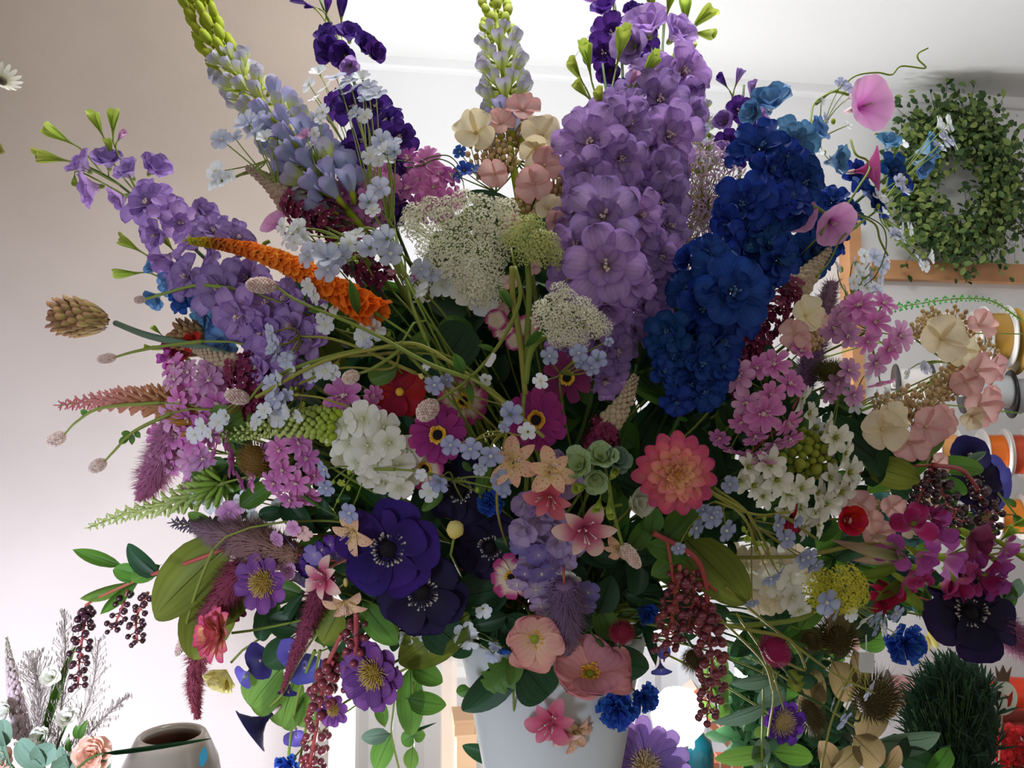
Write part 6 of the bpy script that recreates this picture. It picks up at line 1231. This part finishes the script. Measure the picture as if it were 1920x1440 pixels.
sprig('glossy dark leaves with a lobed green leaf on the vase', [(960, 1235, 868, 1345, 74, 'ovate', m_leafd), (965, 1240, 908, 1295, 62, 'lobed', m_leaf), (965, 1225, 960, 1290, 36, 'ovate', m_leaf), (980, 1250, 1030, 1310, 90, 'oval', m_leafd), (1040, 1300, 1120, 1375, 60, 'ovate', m_leafd), (1130, 1225, 1220, 1260, 70, 'ovate', m_leafd), (880, 1290, 855, 1300, 26, 'ovate', m_sage)],
      [[(962, 1285), (965, 1360), (968, 1440)], [(995, 1310), (1000, 1370), (985, 1440)]], .0)
sprig('dark green hanging leaves over the lower vase', [(950, 1425, 865, 1400, 34, 'ovate', m_leafd), (985, 1430, 1050, 1400, 44, 'ovate', m_leafy), (1040, 1400, 1105, 1375, 44, 'ovate', m_leafy), (1140, 1400, 1090, 1440, 40, 'ovate', m_leafd), (1120, 1390, 1150, 1400, 24, 'oval', m_leafy)], [[(1035, 1350), (1020, 1440)]], .02)
sprig('vine of striped grey green leaves at lower right', [(1450, 1270, 1370, 1285, 28, 'ovate', m_leafg), (1470, 1290, 1420, 1320, 40, 'ovate', m_leafg), (1440, 1320, 1335, 1362, 30, 'lance', m_leafg), (1430, 1360, 1420, 1385, 34, 'ovate', m_leaf), (1440, 1410, 1340, 1425, 34, 'ovate', m_leaf), (1430, 1380, 1420, 1450, 34, 'ovate', m_leafg), (1450, 1410, 1530, 1420, 40, 'ovate', m_sage)], [[(1460, 1260), (1430, 1340), (1440, 1440)], [(1432, 1250), (1428, 1440)]], .03)
sprig('dark narrow leaves between the poppy and the red thistle', [(1200, 1150, 1235, 1255, 22, 'lance', m_leafd), (1210, 1160, 1180, 1200, 20, 'lance', m_leafd), (1190, 1170, 1250, 1175, 20, 'lance', m_leafd), (1120, 1150, 1150, 1080, 56, 'ovate', m_leafd), (1150, 1200, 1120, 1130, 50, 'ovate', m_sage), (1200, 1060, 1190, 1120, 40, 'ovate', m_leafd)], dz=.03)
sprig('tan papery leaves with beige bracts at lower right', [(1560, 1240, 1600, 1320, 60, 'ovate', m_tan), (1600, 1220, 1620, 1300, 50, 'ovate', m_tan), (1540, 1280, 1500, 1340, 46, 'ovate', m_tan), (1640, 1300, 1620, 1400, 60, 'ovate', m_tan), (1600, 1380, 1660, 1440, 60, 'ovate', m_tan), (1560, 1440, 1540, 1390, 50, 'ovate', m_tan), (1680, 1340, 1640, 1300, 40, 'ovate', m_tan), (1580, 1130, 1560, 1210, 40, 'ovate', m_tan), (1660, 1440, 1690, 1400, 40, 'ovate', m_tan), (1520, 1250, 1540, 1330, 34, 'ovate', m_tan), (1610, 1400, 1560, 1450, 50, 'ovate', m_tan), (1590, 1200, 1615, 1215, 26, 'ovate', m_blush)], dz=.02, name='dried_leaf_sprig', cat='dried leaves', mat=m_stemo)
sprig('white edged dark green leaves at the lower right corner', [(1640, 1390, 1775, 1385, 50, 'ovate', m_leafg), (1680, 1410, 1760, 1440, 50, 'ovate', m_leafd), (1700, 1380, 1640, 1440, 50, 'ovate', m_leafd), (1780, 1400, 1740, 1460, 40, 'ovate', m_sage)], dz=.1)
sprig('green leaves around the yellow umbel and tan thistle', [(1500, 1180, 1540, 1120, 40, 'oval', m_leaf), (1440, 1120, 1470, 1190, 60, 'ovate', m_leafd), (1680, 1100, 1740, 1150, 22, 'lance', m_leafy), (1740, 1070, 1760, 1100, 26, 'ovate', m_leafd), (1620, 1150, 1600, 1200, 40, 'ovate', m_leafd), (1480, 1255, 1500, 1300, 30, 'lobed', m_leafy), (1600, 1060, 1680, 1100, 26, 'lance', m_sage)], dz=.02)
sprig('small yellow flowered green sprig near the right edge', [(1900, 965, 1920, 990, 16, 'ovate', m_leaf), (1905, 950, 1885, 935, 14, 'ovate', m_leaf), (1860, 1080, 1900, 1130, 34, 'oval', m_sage), (1880, 1120, 1920, 1090, 34, 'oval', m_leafg), (1900, 1100, 1880, 1150, 30, 'oval', m_sage), (1730, 1190, 1740, 1230, 20, 'lance', m_yel), (1740, 1180, 1760, 1220, 20, 'lance', m_yel)], [[(1860, 910), (1900, 960), (1925, 990)]], .02)
sprig('leaves left of the green hellebore', [(900, 930, 920, 850, 26, 'strap', m_leaf), (880, 870, 870, 880, 24), (930, 880, 915, 925, 20, 'lance', m_leaf), (830, 920, 790, 960, 22, 'strap', m_sage)], dz=.0)
# eucalyptus and small bare buds sprigs at the very left under the burnets handled with those stems
# ---- dark leafy filling in the heart of the bouquet
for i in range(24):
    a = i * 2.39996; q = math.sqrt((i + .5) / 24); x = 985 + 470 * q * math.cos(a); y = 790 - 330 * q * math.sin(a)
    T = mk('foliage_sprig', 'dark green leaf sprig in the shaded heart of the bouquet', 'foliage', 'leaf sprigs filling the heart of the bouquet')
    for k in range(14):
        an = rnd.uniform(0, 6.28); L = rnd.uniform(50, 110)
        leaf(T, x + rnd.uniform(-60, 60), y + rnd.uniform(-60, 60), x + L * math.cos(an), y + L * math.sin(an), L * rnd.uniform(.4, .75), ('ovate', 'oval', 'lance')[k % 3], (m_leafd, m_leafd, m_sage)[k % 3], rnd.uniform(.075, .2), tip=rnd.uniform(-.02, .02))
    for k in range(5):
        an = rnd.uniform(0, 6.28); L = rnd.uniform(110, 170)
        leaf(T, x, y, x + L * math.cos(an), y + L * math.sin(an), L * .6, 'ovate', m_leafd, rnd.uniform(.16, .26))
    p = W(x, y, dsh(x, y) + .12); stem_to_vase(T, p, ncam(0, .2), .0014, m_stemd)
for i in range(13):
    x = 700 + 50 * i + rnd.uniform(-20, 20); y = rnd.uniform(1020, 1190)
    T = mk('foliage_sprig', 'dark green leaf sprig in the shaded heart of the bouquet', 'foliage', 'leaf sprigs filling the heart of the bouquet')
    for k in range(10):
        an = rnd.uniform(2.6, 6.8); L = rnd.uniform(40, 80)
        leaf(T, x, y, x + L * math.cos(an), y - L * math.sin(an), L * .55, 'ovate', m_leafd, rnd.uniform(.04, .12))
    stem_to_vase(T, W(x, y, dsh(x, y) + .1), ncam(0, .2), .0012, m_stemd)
RT = [(1600, 800), (1640, 850), (1560, 760), (1680, 880), (1620, 900), (1560, 880), (1500, 1000), (1440, 1010), (1400, 940), (1560, 1040), (1620, 1050), (1500, 1160), (1420, 1170), (1540, 1200), (1680, 1120), (1730, 1150), (1350, 880), (1400, 800), (1480, 780), (1720, 930), (1600, 1190), (1760, 1010), (1800, 950), (1480, 1250), (1450, 900), (1500, 930), (1550, 960), (1420, 850), (1380, 1000)]
LT = [(430, 830), (480, 800), (520, 760), (400, 900), (470, 920), (540, 950), (600, 930), (450, 760), (560, 880), (420, 960), (500, 1130), (560, 1120), (620, 1160), (600, 1000), (560, 820), (620, 760)]
UP = [(840, 430), (900, 480), (860, 520), (930, 410), (760, 560), (700, 520), (640, 600), (560, 640), (1010, 540), (1060, 620), (990, 600), (800, 600), (920, 580), (1250, 560), (1180, 660)]
for grp, side in ((RT, 'right'), (LT, 'left'), (UP, 'top')):
    for (x, y) in grp:
        T = mk('foliage_sprig', {'right': 'shaded green leaf sprig between the flowers right of the dahlia', 'left': 'shaded green leaf sprig between the pink phlox heads at the left', 'top': 'shaded green leaf sprig behind the lace flowers and upper stems'}[side], 'foliage', 'leaf sprigs between the flowers at the ' + side)
        for k in range(6):
            an = rnd.uniform(0, 6.28); L = rnd.uniform(40, 85)
            leaf(T, x + rnd.uniform(-15, 15), y + rnd.uniform(-15, 15), x + L * math.cos(an), y + L * math.sin(an), L * rnd.uniform(.35, .65), ('ovate', 'lance', 'oval')[k % 3], (m_leafd, m_sage, m_leafd)[k % 3], rnd.uniform(.05, .12) + (.04 if side == 'top' else 0), tip=rnd.uniform(-.02, .02))
        stem_to_vase(T, W(x, y, dsh(x, y) + .09), ncam(0, .2), .0012, m_stemd)
# wispy tendrils
for lab, P in (('thin curly tendril above the rosy phlox head', [(760, 315), (790, 310), (820, 298), (850, 310), (868, 340)]), ('thin looping tendril left of the tiny blue florets at top', [(740, 300), (780, 305), (805, 295), (840, 292), (860, 312), (850, 330)]), ('curly tendril beneath the far right bindweed flowers', [(1600, 395), (1650, 420), (1662, 450), (1655, 490), (1640, 520)])):
    T = mk('tendril', lab, 'tendril'); Q = twig(T, P, .0007, m_stemd, .03); stem_to_vase(T, Q[-1], ncam(0, .3), .0008, m_stemd)
# paper tag
T = mk('paper_tag', 'small white paper price tag hanging at lower right', 'tag'); d = dsh(1623, 1235) - .05; S = d / FPX
mb = MB(); pts = [(-14, 15), (14, 15), (14, -24), (8, -24), (-12, -22), (-15, -16)]; B4 = Matrix((CR @ Vector((1, 0, 0)), CR @ Vector((0, 1, 0)), CR @ Vector((0, 0, 1)))).transposed().to_4x4()
mb.add([(a * S, b * S, z) for z in (0, .0006) for a, b in pts], [(5, 4, 3, 2, 1, 0), (6, 7, 8, 9, 10, 11)] + [(i, (i + 1) % 6, 6 + (i + 1) % 6, 6 + i) for i in range(6)]); T.part('tag', mb.mesh('tag', m_pap, True), Matrix.Translation(W(1625, 1238, d)) @ B4)
mb = MB(); tube(mb, [W(1625, 1225, d), W(1624, 1190, d + .01), W(1620, 1170, d + .02)], .001, 5); T.part('string', mb.mesh('string', m_pap))
T = mk('paper_tag', 'tiny grey maker tag on the crossing stem near the centre', 'tag'); d = dsh(920, 675) - .07; S = d / FPX
mb = MB(); mb.add([(a * S, b * S, z) for z in (0, .0006) for a, b in [(-4, 14), (4, 14), (7, 8), (7, -10), (3, -14), (-5, -14)]], [(5, 4, 3, 2, 1, 0), (6, 7, 8, 9, 10, 11)] + [(i, (i + 1) % 6, 6 + (i + 1) % 6, 6 + i) for i in range(6)]); T.part('tag', mb.mesh('tag', m_pap, True), Matrix.Translation(W(920, 675, d)) @ B4 @ rotz(R(-30)))
# ================================================================= white vase holding the bouquet
T = Thing('flower_vase', 'tall white tapering vase holding the whole bouquet', 'vase', (VP.x, VP.y, .72))
S = VD / FPX; zt = W(1030, 1185, VD).z; zb = .72
def vr(px): return px * S
mb = MB(); H = zt - zb
prof = [(.0, 0), (vr(80), 0), (vr(86), .02), (vr(92), H * .35), (vr(104), H * .55), (vr(128), H * .75), (vr(162), H * .93), (vr(178), H), (vr(174), H + .004), (vr(158), H * .93), (vr(122), H * .74), (vr(98), H * .5), (0, H * .45)]
c0 = W(1032, 1185, VD)
lathe(mb, prof, 56, wob=lambda a, t: .012 * math.sin(a * 3 + t * 5) + .008 * math.sin(a * 7 - t * 9)); T.part('body', mb.mesh('body', M('vase_white', '#c4c9c6', rough=.35, trans=0, var=0, spec=.5, noise=.03)), Matrix.Translation((c0.x, c0.y, zb)))
# table carrying both vases
tb = Thing('side_table', 'pale shop table carrying the two vases below the frame', 'table', (0, 1.0, 0))
m_tab = M('table_white', '#d8d4ce', rough=.5, trans=0, var=0)
mb = MB(); box(mb, (-1.4, .75, .68), (1.0, 1.6, .72)); tb.part('table_top', mb.mesh('table_top', m_tab, True))
for x in (-1.35, .95):
    for y in (.8, 1.55): mb = MB(); box(mb, (x - .025, y - .025, 0), (x + .025, y + .025, .68)); tb.part('leg', mb.mesh('leg', m_tab, True))
# ================================================================= background things
# wreath
cw = on_y(1790, 345, YW - .09); dW = (CM.inverted() @ cw).z * -1; S = dW / FPX
T = Thing('leaf_wreath', 'round green leafy wreath hanging on the white back wall', 'wreath', cw)
Bw = Matrix.Translation(cw) @ Matrix.Rotation(R(90), 4, 'X')
mb = MB(); g = random.Random(8)
for k in range(5):
    P = [Vector(((88 + 6 * math.sin(a * 3 + k)) * S * math.cos(a), (108 + 6 * math.cos(a * 4 + k)) * S * math.sin(a), .02 * math.sin(a * 5 + k * 2))) for a in (i / 40 * 2 * PI for i in range(41))]; tube(mb, P, .006, 5)
T.part('twig_ring', mb.mesh('twig_ring', M('twig_brown', '#3a3226', trans=0, var=0)), Bw)
mb = MB(); tw = MB(); v, f, t, u = petal(L=1, Wd=.32, a=.7, b=.7, a0=5, a1=-20, cup=.2, ns=4, nu=3, r0=0)
for i in range(3400):
    a = g.uniform(0, 2 * PI); thin = 1.0 if math.cos(a - .9) > -.75 else .8; rr = 92 * (1 + g.gauss(0, .25) * thin); ry = 110 * (rr / 92)
    if g.random() < .12: rr *= 1.25; ry *= 1.25
    c = Vector((rr * math.cos(a) * S + g.gauss(0, .004), ry * math.sin(a) * S, g.gauss(.015, .028))); l = g.uniform(.016, .03)
    dx = Vector((g.gauss(0, 1), g.gauss(0, 1), g.gauss(0, .7))) + Vector((math.cos(a), math.sin(a), 0)) * .8
    mt = Matrix.Translation(c) @ frame(Vector((g.gauss(0, .5), g.gauss(0, .5), 1)), math.atan2(dx.y, dx.x)).to_4x4() @ Matrix.Scale(l, 4)
    mb.add(v, f, [g.random()] * len(t), u, 0, mt)
    if i % 9 == 0: tube(tw, [Vector((90 * S * math.cos(a), 108 * S * math.sin(a), 0)), c], .0007, 3, cap=False)
for i in range(40):     # thin trailing twigs, mostly right and below
    a = g.uniform(-1.9, .5); c = Vector((118 * math.cos(a) * S, 130 * math.sin(a) * S, .02)); e = c + Vector((g.uniform(0, .05), g.uniform(-.1, -.03), 0)); tube(tw, [c, (c + e) / 2 + Vector((.012, 0, .01)), e], .0006, 3)
    mb.add(v, f, [g.random()] * len(t), u, 0, Matrix.Translation(e) @ Matrix.Scale(.018, 4))
T.part('foliage', mb.mesh('foliage', M('wreath_leaf', ['#2c4426', '#46623a', '#6c8448', '#98a860'], var=0, trans=.25)), Bw); T.part('twigs', tw.mesh('twigs', M('twig_brown', '#3a3226')), Bw)
# lamp with bare bulb below right
cl = W(1272, 1345, 1.7)
T = Thing('clamp_lamp', 'glaring bare bulb lamp behind the purple aster', 'lamp', cl)
bm = bpy.data.materials.new('bulb_glow'); bm.use_nodes = True; bn = bm.node_tree.nodes['Principled BSDF']; bn.inputs['Emission Color'].default_value = (1, 1, 1, 1); bn.inputs['Emission Strength'].default_value = 30
mb = MB(); lathe(mb, [(0, .062), (.03, .055), (.05, .034), (.058, .004), (.052, -.022), (.032, -.045), (.014, -.058)], 28); T.part('bulb', mb.mesh('bulb', bm), Matrix.Translation(cl))
mb = MB(); lathe(mb, [(.016, -.05), (.02, -.052), (.02, -.1), (.014, -.12), (.008, -.125)], 20); T.part('socket', mb.mesh('socket', M('socket_black', '#1c1c1e', trans=0, var=0)), Matrix.Translation(cl))
mb = MB(); tube(mb, [cl + Vector((0, 0, -.12)), cl + Vector((.02, .03, -.3)), Vector((cl.x + .02, cl.y + .05, .0))], .006, 8); lathe_b = MB(); T.part('pole', mb.mesh('pole', M('socket_black', '#1c1c1e')))
# brick sill and dark bottle at the window
def brickmat():
    m = bpy.data.materials.new('red_brick'); m.use_nodes = True; N = m.node_tree.nodes; L = m.node_tree.links; b = N['Principled BSDF']; tc = N.new('ShaderNodeTexCoord'); br = N.new('ShaderNodeTexBrick')
    br.inputs['Color1'].default_value = lin('#b4644a'); br.inputs['Color2'].default_value = lin('#c87858'); br.inputs['Mortar'].default_value = lin('#d8c8b8'); br.inputs['Scale'].default_value = 9; br.inputs['Mortar Size'].default_value = .02
    L.new(tc.outputs['Object'], br.inputs['Vector']); L.new(br.outputs[0], b.inputs['Base Color']); return m
p0 = W(1290, 1300, 2.25); p1 = W(1410, 1440, 2.0)
for (xa, ya, xb, yb, lab) in ((1290, 1290, 1400, 1420, 'slanting red brick edging seen through the window'), (1280, 1432, 1560, 1442, 'level red brick edging at the bottom of the window')):
    a = W(xa, ya, 1.95); b = W(xb, yb, 1.95); y = (b - a); L = y.length; y.normalize(); z = CR @ Vector((0, 0, 1)); x = y.cross(z).normalized()
    mb = MB(); box(mb, (-.018, 0, -.03), (.018, L, .03)); o = obj('brick_edging', mb.mesh('brick_edging', brickmat(), True)); o.matrix_world = Matrix.Translation(a) @ Matrix((x, y, z)).transposed().to_4x4(); o['label'] = lab; o['category'] = 'brick edging'
cb = W(1300, 1410, 1.8); mb = MB(); lathe(mb, [(0, -.2), (.042, -.2), (.045, -.19), (.045, 0), (.04, .025), (.016, .05), (.014, .1), (.017, .1), (.017, .11), (0, .11)], 28)
T = Thing('glass_bottle', 'dark teal bottle standing beside the glaring bulb', 'bottle', cb - Vector((0, 0, .2))); T.part('body', mb.mesh('bottle', M('bottle_teal', '#0c3a44', rough=.1, trans=0, var=0, spec=.8)), Matrix.Translation(cb))
# cardboard boxes by the window
for (x, y, w_, h_, lab, c) in ((868, 1352, 36, 28, 'small cardboard box seen through the gap left of the vase', '#b08a64'), (872, 1376, 36, 22, 'flat cardboard box beneath the small one by the vase', '#c8a27a')):
    cc = W(x, y, 2.0); s_ = 2.0 / FPX; mb = MB(); box(mb, (-w_ / 2 * s_, -.05, -h_ / 2 * s_ if h_ > 25 else -cc.z), (w_ / 2 * s_, .05, h_ / 2 * s_)); box(mb, (-w_ / 2 * s_ - .002, -.052, h_ * .3 * s_), (w_ / 2 * s_ + .002, .052, h_ / 2 * s_ + .001))
    o = obj('cardboard_box', mb.mesh('cardboard_box', M('card' + c, c, trans=0, var=0), True)); o.location = cc; o['label'] = lab; o['category'] = 'box'
# yellow-green and dark potted foliage right of the window
def bush(name, label, cat, x, y, d, rx, ry, n, lw, ll, mat, seed=1, up=0., kind='ovate'):
    c = W(x, y + ry, d); T = Thing(name, label, cat, c); g = random.Random(seed); S = d / FPX; mb = MB(); v, f, t, u = petal(L=1, Wd=lw, a=.7, b=.8, a0=5, a1=-25, cup=.2, ns=4, nu=3, r0=0); st = MB()
    for i in range(n):
        q = g.random() ** .5; a = g.uniform(0, 6.28); p = W(x + rx * q * math.cos(a), y - ry * q * math.sin(a), d + g.uniform(-.06, .06)); dr = Vector((g.gauss(0, .7), g.gauss(0, .6), g.gauss(.2 + up, .5)))
        m = Matrix.Translation(p) @ frame(Vector((g.gauss(0, .6), -1, g.gauss(.5, .5))), g.uniform(0, 6.28) if not up else PI / 2 + g.gauss(0, .5)).to_4x4() @ Matrix.Scale(ll * S * g.uniform(.6, 1.1), 4); mb.add(v, f, t, u, 0, m)
        if i % 6 == 0: tube(st, [c, (c + p) / 2 + Vector((0, 0, .01)), p], .001, 3, cap=False)
    T.part('foliage', mb.mesh('foliage', mat)); T.part('stems', st.mesh('stems', m_stemd)); return T
bush('potted_plant', 'yellow green plant in the window light right of the berries', 'plant', 1348, 1300, 1.6, 18, 55, 26, .3, 44, m_leaf, 2, 1.)
bush('potted_plant', 'dark green leafy plant in shade behind the vine at lower right', 'plant', 1480, 1330, 1.75, 110, 130, 420, .22, 60, m_leafd, 3)
bush('conifer_branch', 'dark green feathery conifer bush at the lower right', 'conifer', 1790, 1370, 1.45, 85, 120, 2600, .05, 46, M('conifer', ['#0a2214', '#10301c', '#163a22'], var=0, trans=.1), 4, 1.)
bush('red_flower_bunch', 'bunch of red flowers in the lower right corner', 'flowers', 1905, 1410, 1.6, 40, 40, 220, .4, 22, M('red_bunch', ['#8c1a1c', '#b8242a', '#c03030'], var=0), 5)
bush('potted_plant', 'dark leafy plant behind the pink hydrangeas at the right', 'plant', 1640, 1050, 1.3, 90, 100, 260, .3, 50, M('teal_leaf', ['#20403c', '#2c5450', '#3a6464'], var=0), 6)
# ---- left bottom: ceramic vase with tall glaze and the small arrangement
dv = 1.25; cv = W(322, 1376, dv); S = dv / FPX
T = Thing('ceramic_vase', 'grey glazed ceramic vase with open mouth at the lower left', 'vase', (cv.x, cv.y, .72))
H = cv.z - .72; k = S
prof = [(0, 0), (95 * k, 0), (110 * k, .02), (112 * k, H * .4), (104 * k, H * .7), (84 * k, H - 50 * k), (68 * k, H - 14 * k), (62 * k, H - 2 * k), (58 * k, H + 1 * k), (52 * k, H - 1 * k), (50 * k, H - 8 * k), (66 * k, H - 40 * k), (90 * k, H * .6), (90 * k, .05), (0, .04)]
vm = M('glaze', [(0, '#4a4238'), (.3, '#544c42'), (.42, '#6e665a'), (.5, '#8c7e70'), (.66, '#8e8274'), (.7, '#c4bcb0'), (.74, '#6a4434'), (1, '#5a382a')], rough=.15, trans=0, var=0, spec=.6)
mb = MB(); lathe(mb, prof, 56); T.part('body', mb.mesh('body', vm), Matrix.Translation((cv.x, cv.y, .72)))
T.part('painted_leaf', (lambda b: (b.add(*[x for x in petal(L=.03, Wd=.006, a=.8, b=.8, a0=0, a1=0, cup=0, ns=6, nu=3, r0=0)[:2]]), b.mesh('painted_leaf', M('paint_teal', '#1f5a68', rough=.2, trans=0, var=0)))[1])(MB()), Matrix.Translation(W(378, 1438, dv - 104 * k * .8)) @ B4 @ rotz(R(80)))
V2 = W(70, 1560, 1.2)
def mk2(name, label, cat, group=None): return Thing(name, label, cat, V2, group)
def st2(T, p, r=.0016, mat=m_stemd): mb = MB(); tube(mb, bez(p, (p + V2) / 2 + Vector((0, 0, .05)), V2, 8), r, 6); T.part('stem', mb.mesh('stem', mat))
D2 = 1.2
def tassel2(name, label, cat, pts, rs, mat, n, mode):
    T = mk2(name, label, cat); A = catmull([W(a, b, D2) for a, b in pts]); LN = len(A) - 1; S = D2 / FPX; mb = MB(); tube(mb, A, .001, 5)
    for i in range(n):
        s = (i + .5) / n; kx = min(LN - 1, int(s * LN)); p = A[kx].lerp(A[kx + 1], s * LN - kx); tg = (A[kx] - A[kx + 1]).normalized(); X = frame(tg).col[0]; Y = tg.cross(X); an = rnd.uniform(0, 6.28); o_ = X * math.cos(an) + Y * math.sin(an)
        q = s * (len(rs) - 1); j = min(len(rs) - 2, int(q)); r = (rs[j] + (rs[j + 1] - rs[j]) * (q - j)) * S
        if mode == 'grass':
            e = p + (o_ * rnd.uniform(.2, 1) + tg * .9) * r; tube(mb, [p, (p + e) / 2 + o_ * r * .05, e], .0003, 3, cap=False); blob(mb, e, .0008, (1, 1, 4), 5, 3, t=.8)
        else: blob(mb, p + o_ * r * .6, r * .3, (1, 1, 1.3), 6, 4, t=s); blob(mb, p + o_ * r * .3, r * .3, (1, 1, 1.3), 6, 4, t=s)
    T.part('seed_head', mb.mesh('seed_head', mat)); st2(T, A[-1]); return T
mg_ = M('grass_seed', ['#7c7068', '#94887e', '#a89c90'], trans=.2)
tassel2('ornamental_grass', 'feathery dark grass plume standing in the middle of the small arrangement', 'grass', [(120, 1150), (122, 1230), (115, 1330), (100, 1440)], [8, 26, 40, 40], mg_, 190, 'grass')
tassel2('ornamental_grass', 'wispy grass plume leaning right toward the grey vase', 'grass', [(240, 1305), (190, 1350), (150, 1400), (110, 1460)], [8, 20, 26, 30], mg_, 130, 'grass')
tassel2('ornamental_grass', 'short dense grass plume beside the pale astilbe', 'grass', [(60, 1240), (75, 1300), (70, 1380), (70, 1450)], [22, 44, 50, 40], mg_, 300, 'grass')
tassel2('ornamental_grass', 'thin grass stalks rising behind the berry cluster', 'grass', [(185, 1200), (175, 1280), (150, 1360), (110, 1450)], [10, 30, 36, 30], mg_, 110, 'grass')
tassel2('astilbe_spike', 'pale pink astilbe spike at the far left bottom', 'astilbe', [(12, 1195), (18, 1240), (28, 1300), (40, 1380)], [3, 9, 16, 20], M('astilbe_pale', ['#9c947c', '#b8a4a4', '#c4aab4'], trans=.2), 260, 'b')
T = mk2('reed_leaf', 'straight dark green reed leaf left of the hanging berries', 'leaf'); leaf(T, 88, 1372, 136, 1215, 16, 'strap', m_sage, d0=D2); st2(T, W(88, 1372, D2))
T = mk2('reed_leaf', 'long thin leaf pointing across the grey vase mouth', 'leaf'); leaf(T, 195, 1412, 392, 1387, 9, 'strap', m_leafd, d0=1.1, roll=(0, .3)); st2(T, W(195, 1412, 1.1))
for x, y, r, m_, lab in ((178, 1412, 38, M('rose_peach', ['#e08a70', '#eab09c', '#ecc4b4']), 'peach pink rose in front of the small arrangement'), (4, 1425, 26, M('rose_peach', ['#e08a70']), 'peach rose cut off by the left edge')):
    T = mk2('peach_rose', lab, 'rose'); pm, cm = bmesh_of('rose', m_); o = T.part('petals', pm, pose(x, y, D2 - .03, r, ncam(.1, .3))); obj('centre', cm, None, o); st2(T, W(x, y, D2))
for k, (x, y, r, f, lab) in enumerate(((20, 1330, 24, (-.3, .2), 'white freesia at the left edge above the peach rose'), (88, 1382, 26, (-.2, .3), 'white freesia below the reed leaf'), (130, 1350, 24, (.1, .7), 'pale green white flower bud right of the reed'), (100, 1270, 22, (.1, .5), 'faint cream blossom behind the grass plume'))):
    T = mk2('white_freesia', lab, 'freesia'); pm, cm = bmesh_of('side', m_white); o = T.part('blossom', pm, pose(x, y, D2 - .01, r, ncam(*f))); obj('calyx', cm, None, o); st2(T, W(x, y, D2))
T = mk2('eucalyptus_sprig', 'grey green eucalyptus leaves at the bottom left corner', 'eucalyptus')
for l in ((85, 1440, 30, 1390, 44), (95, 1445, 165, 1420, 44), (130, 1440, 110, 1400, 26), (60, 1430, 100, 1400, 44), (10, 1400, 2, 1350, 34), (20, 1440, -10, 1370, 40), (175, 1440, 205, 1425, 40)): leaf(T, *l, 'oval', m_leafg, d0=D2 - .04)
for l in ((150, 1385, 142, 1360, 18), (150, 1385, 162, 1350, 14), (130, 1410, 128, 1385, 14), (85, 1400, 78, 1375, 14)): leaf(T, *l, 'ovate', m_sage, d0=D2 - .02)
st2(T, W(80, 1440, D2))
# white hanging daisy at the left edge
T = Thing('white_daisy', 'white daisy hanging in at the left edge', 'daisy', W(-20, 120, 1.1)); m = pose(4, 152, 1.1, 34, ncam(0, -.75)); mb = MB(); v, f, t, u = petal(L=1, Wd=.12, a=.6, b=.4, a0=-15, a1=-45, ns=5, nu=3); mb.add(v, f, t, u); pmm = mb.mesh('petal', m_white)
for i in range(14): T.part('petal', pmm, m @ rotz(i * 2 * PI / 14))
mb = MB(); blob(mb, (0, 0, 0), .25, (1, 1, .7), 12, 7); T.part('centre', mb.mesh('centre', M('daisy_centre', '#4a4030', trans=0)), m)
mb = MB(); tube(mb, [W(4, 150, 1.1), W(-10, 100, 1.1), W(-60, -60, 1.1), W(-80, -260, 1.12)], .0015, 6); T.part('stem', mb.mesh('stem', m_stemd))
mb = MB(); tube(mb, [W(-60, 180, 1.1), W(-20, 240, 1.1), W(4, 286, 1.1)], [.001, .004], 6); T.part('seed_pod', mb.mesh('seed_pod', m_thist))
# small nail and cable on the ceiling
T = Thing('ceiling_hook', 'tiny dark hook where ceiling meets back wall', 'hook', on_y(1072, 110, YW - .06)); mb = MB(); blob(mb, (0, 0, 0), .006, (1, 1, 1), 8, 5); T.part('hook', mb.mesh('hook', m_dark), Matrix.Translation(T.loc))
mb = MB(); a = T.loc.copy(); b = a + Vector((.08, -.9, 0)); a.z = b.z = CEIL - .002; tube(mb, [T.loc, a, b], .0016, 5); T.part('wire', mb.mesh('wire', m_pap))
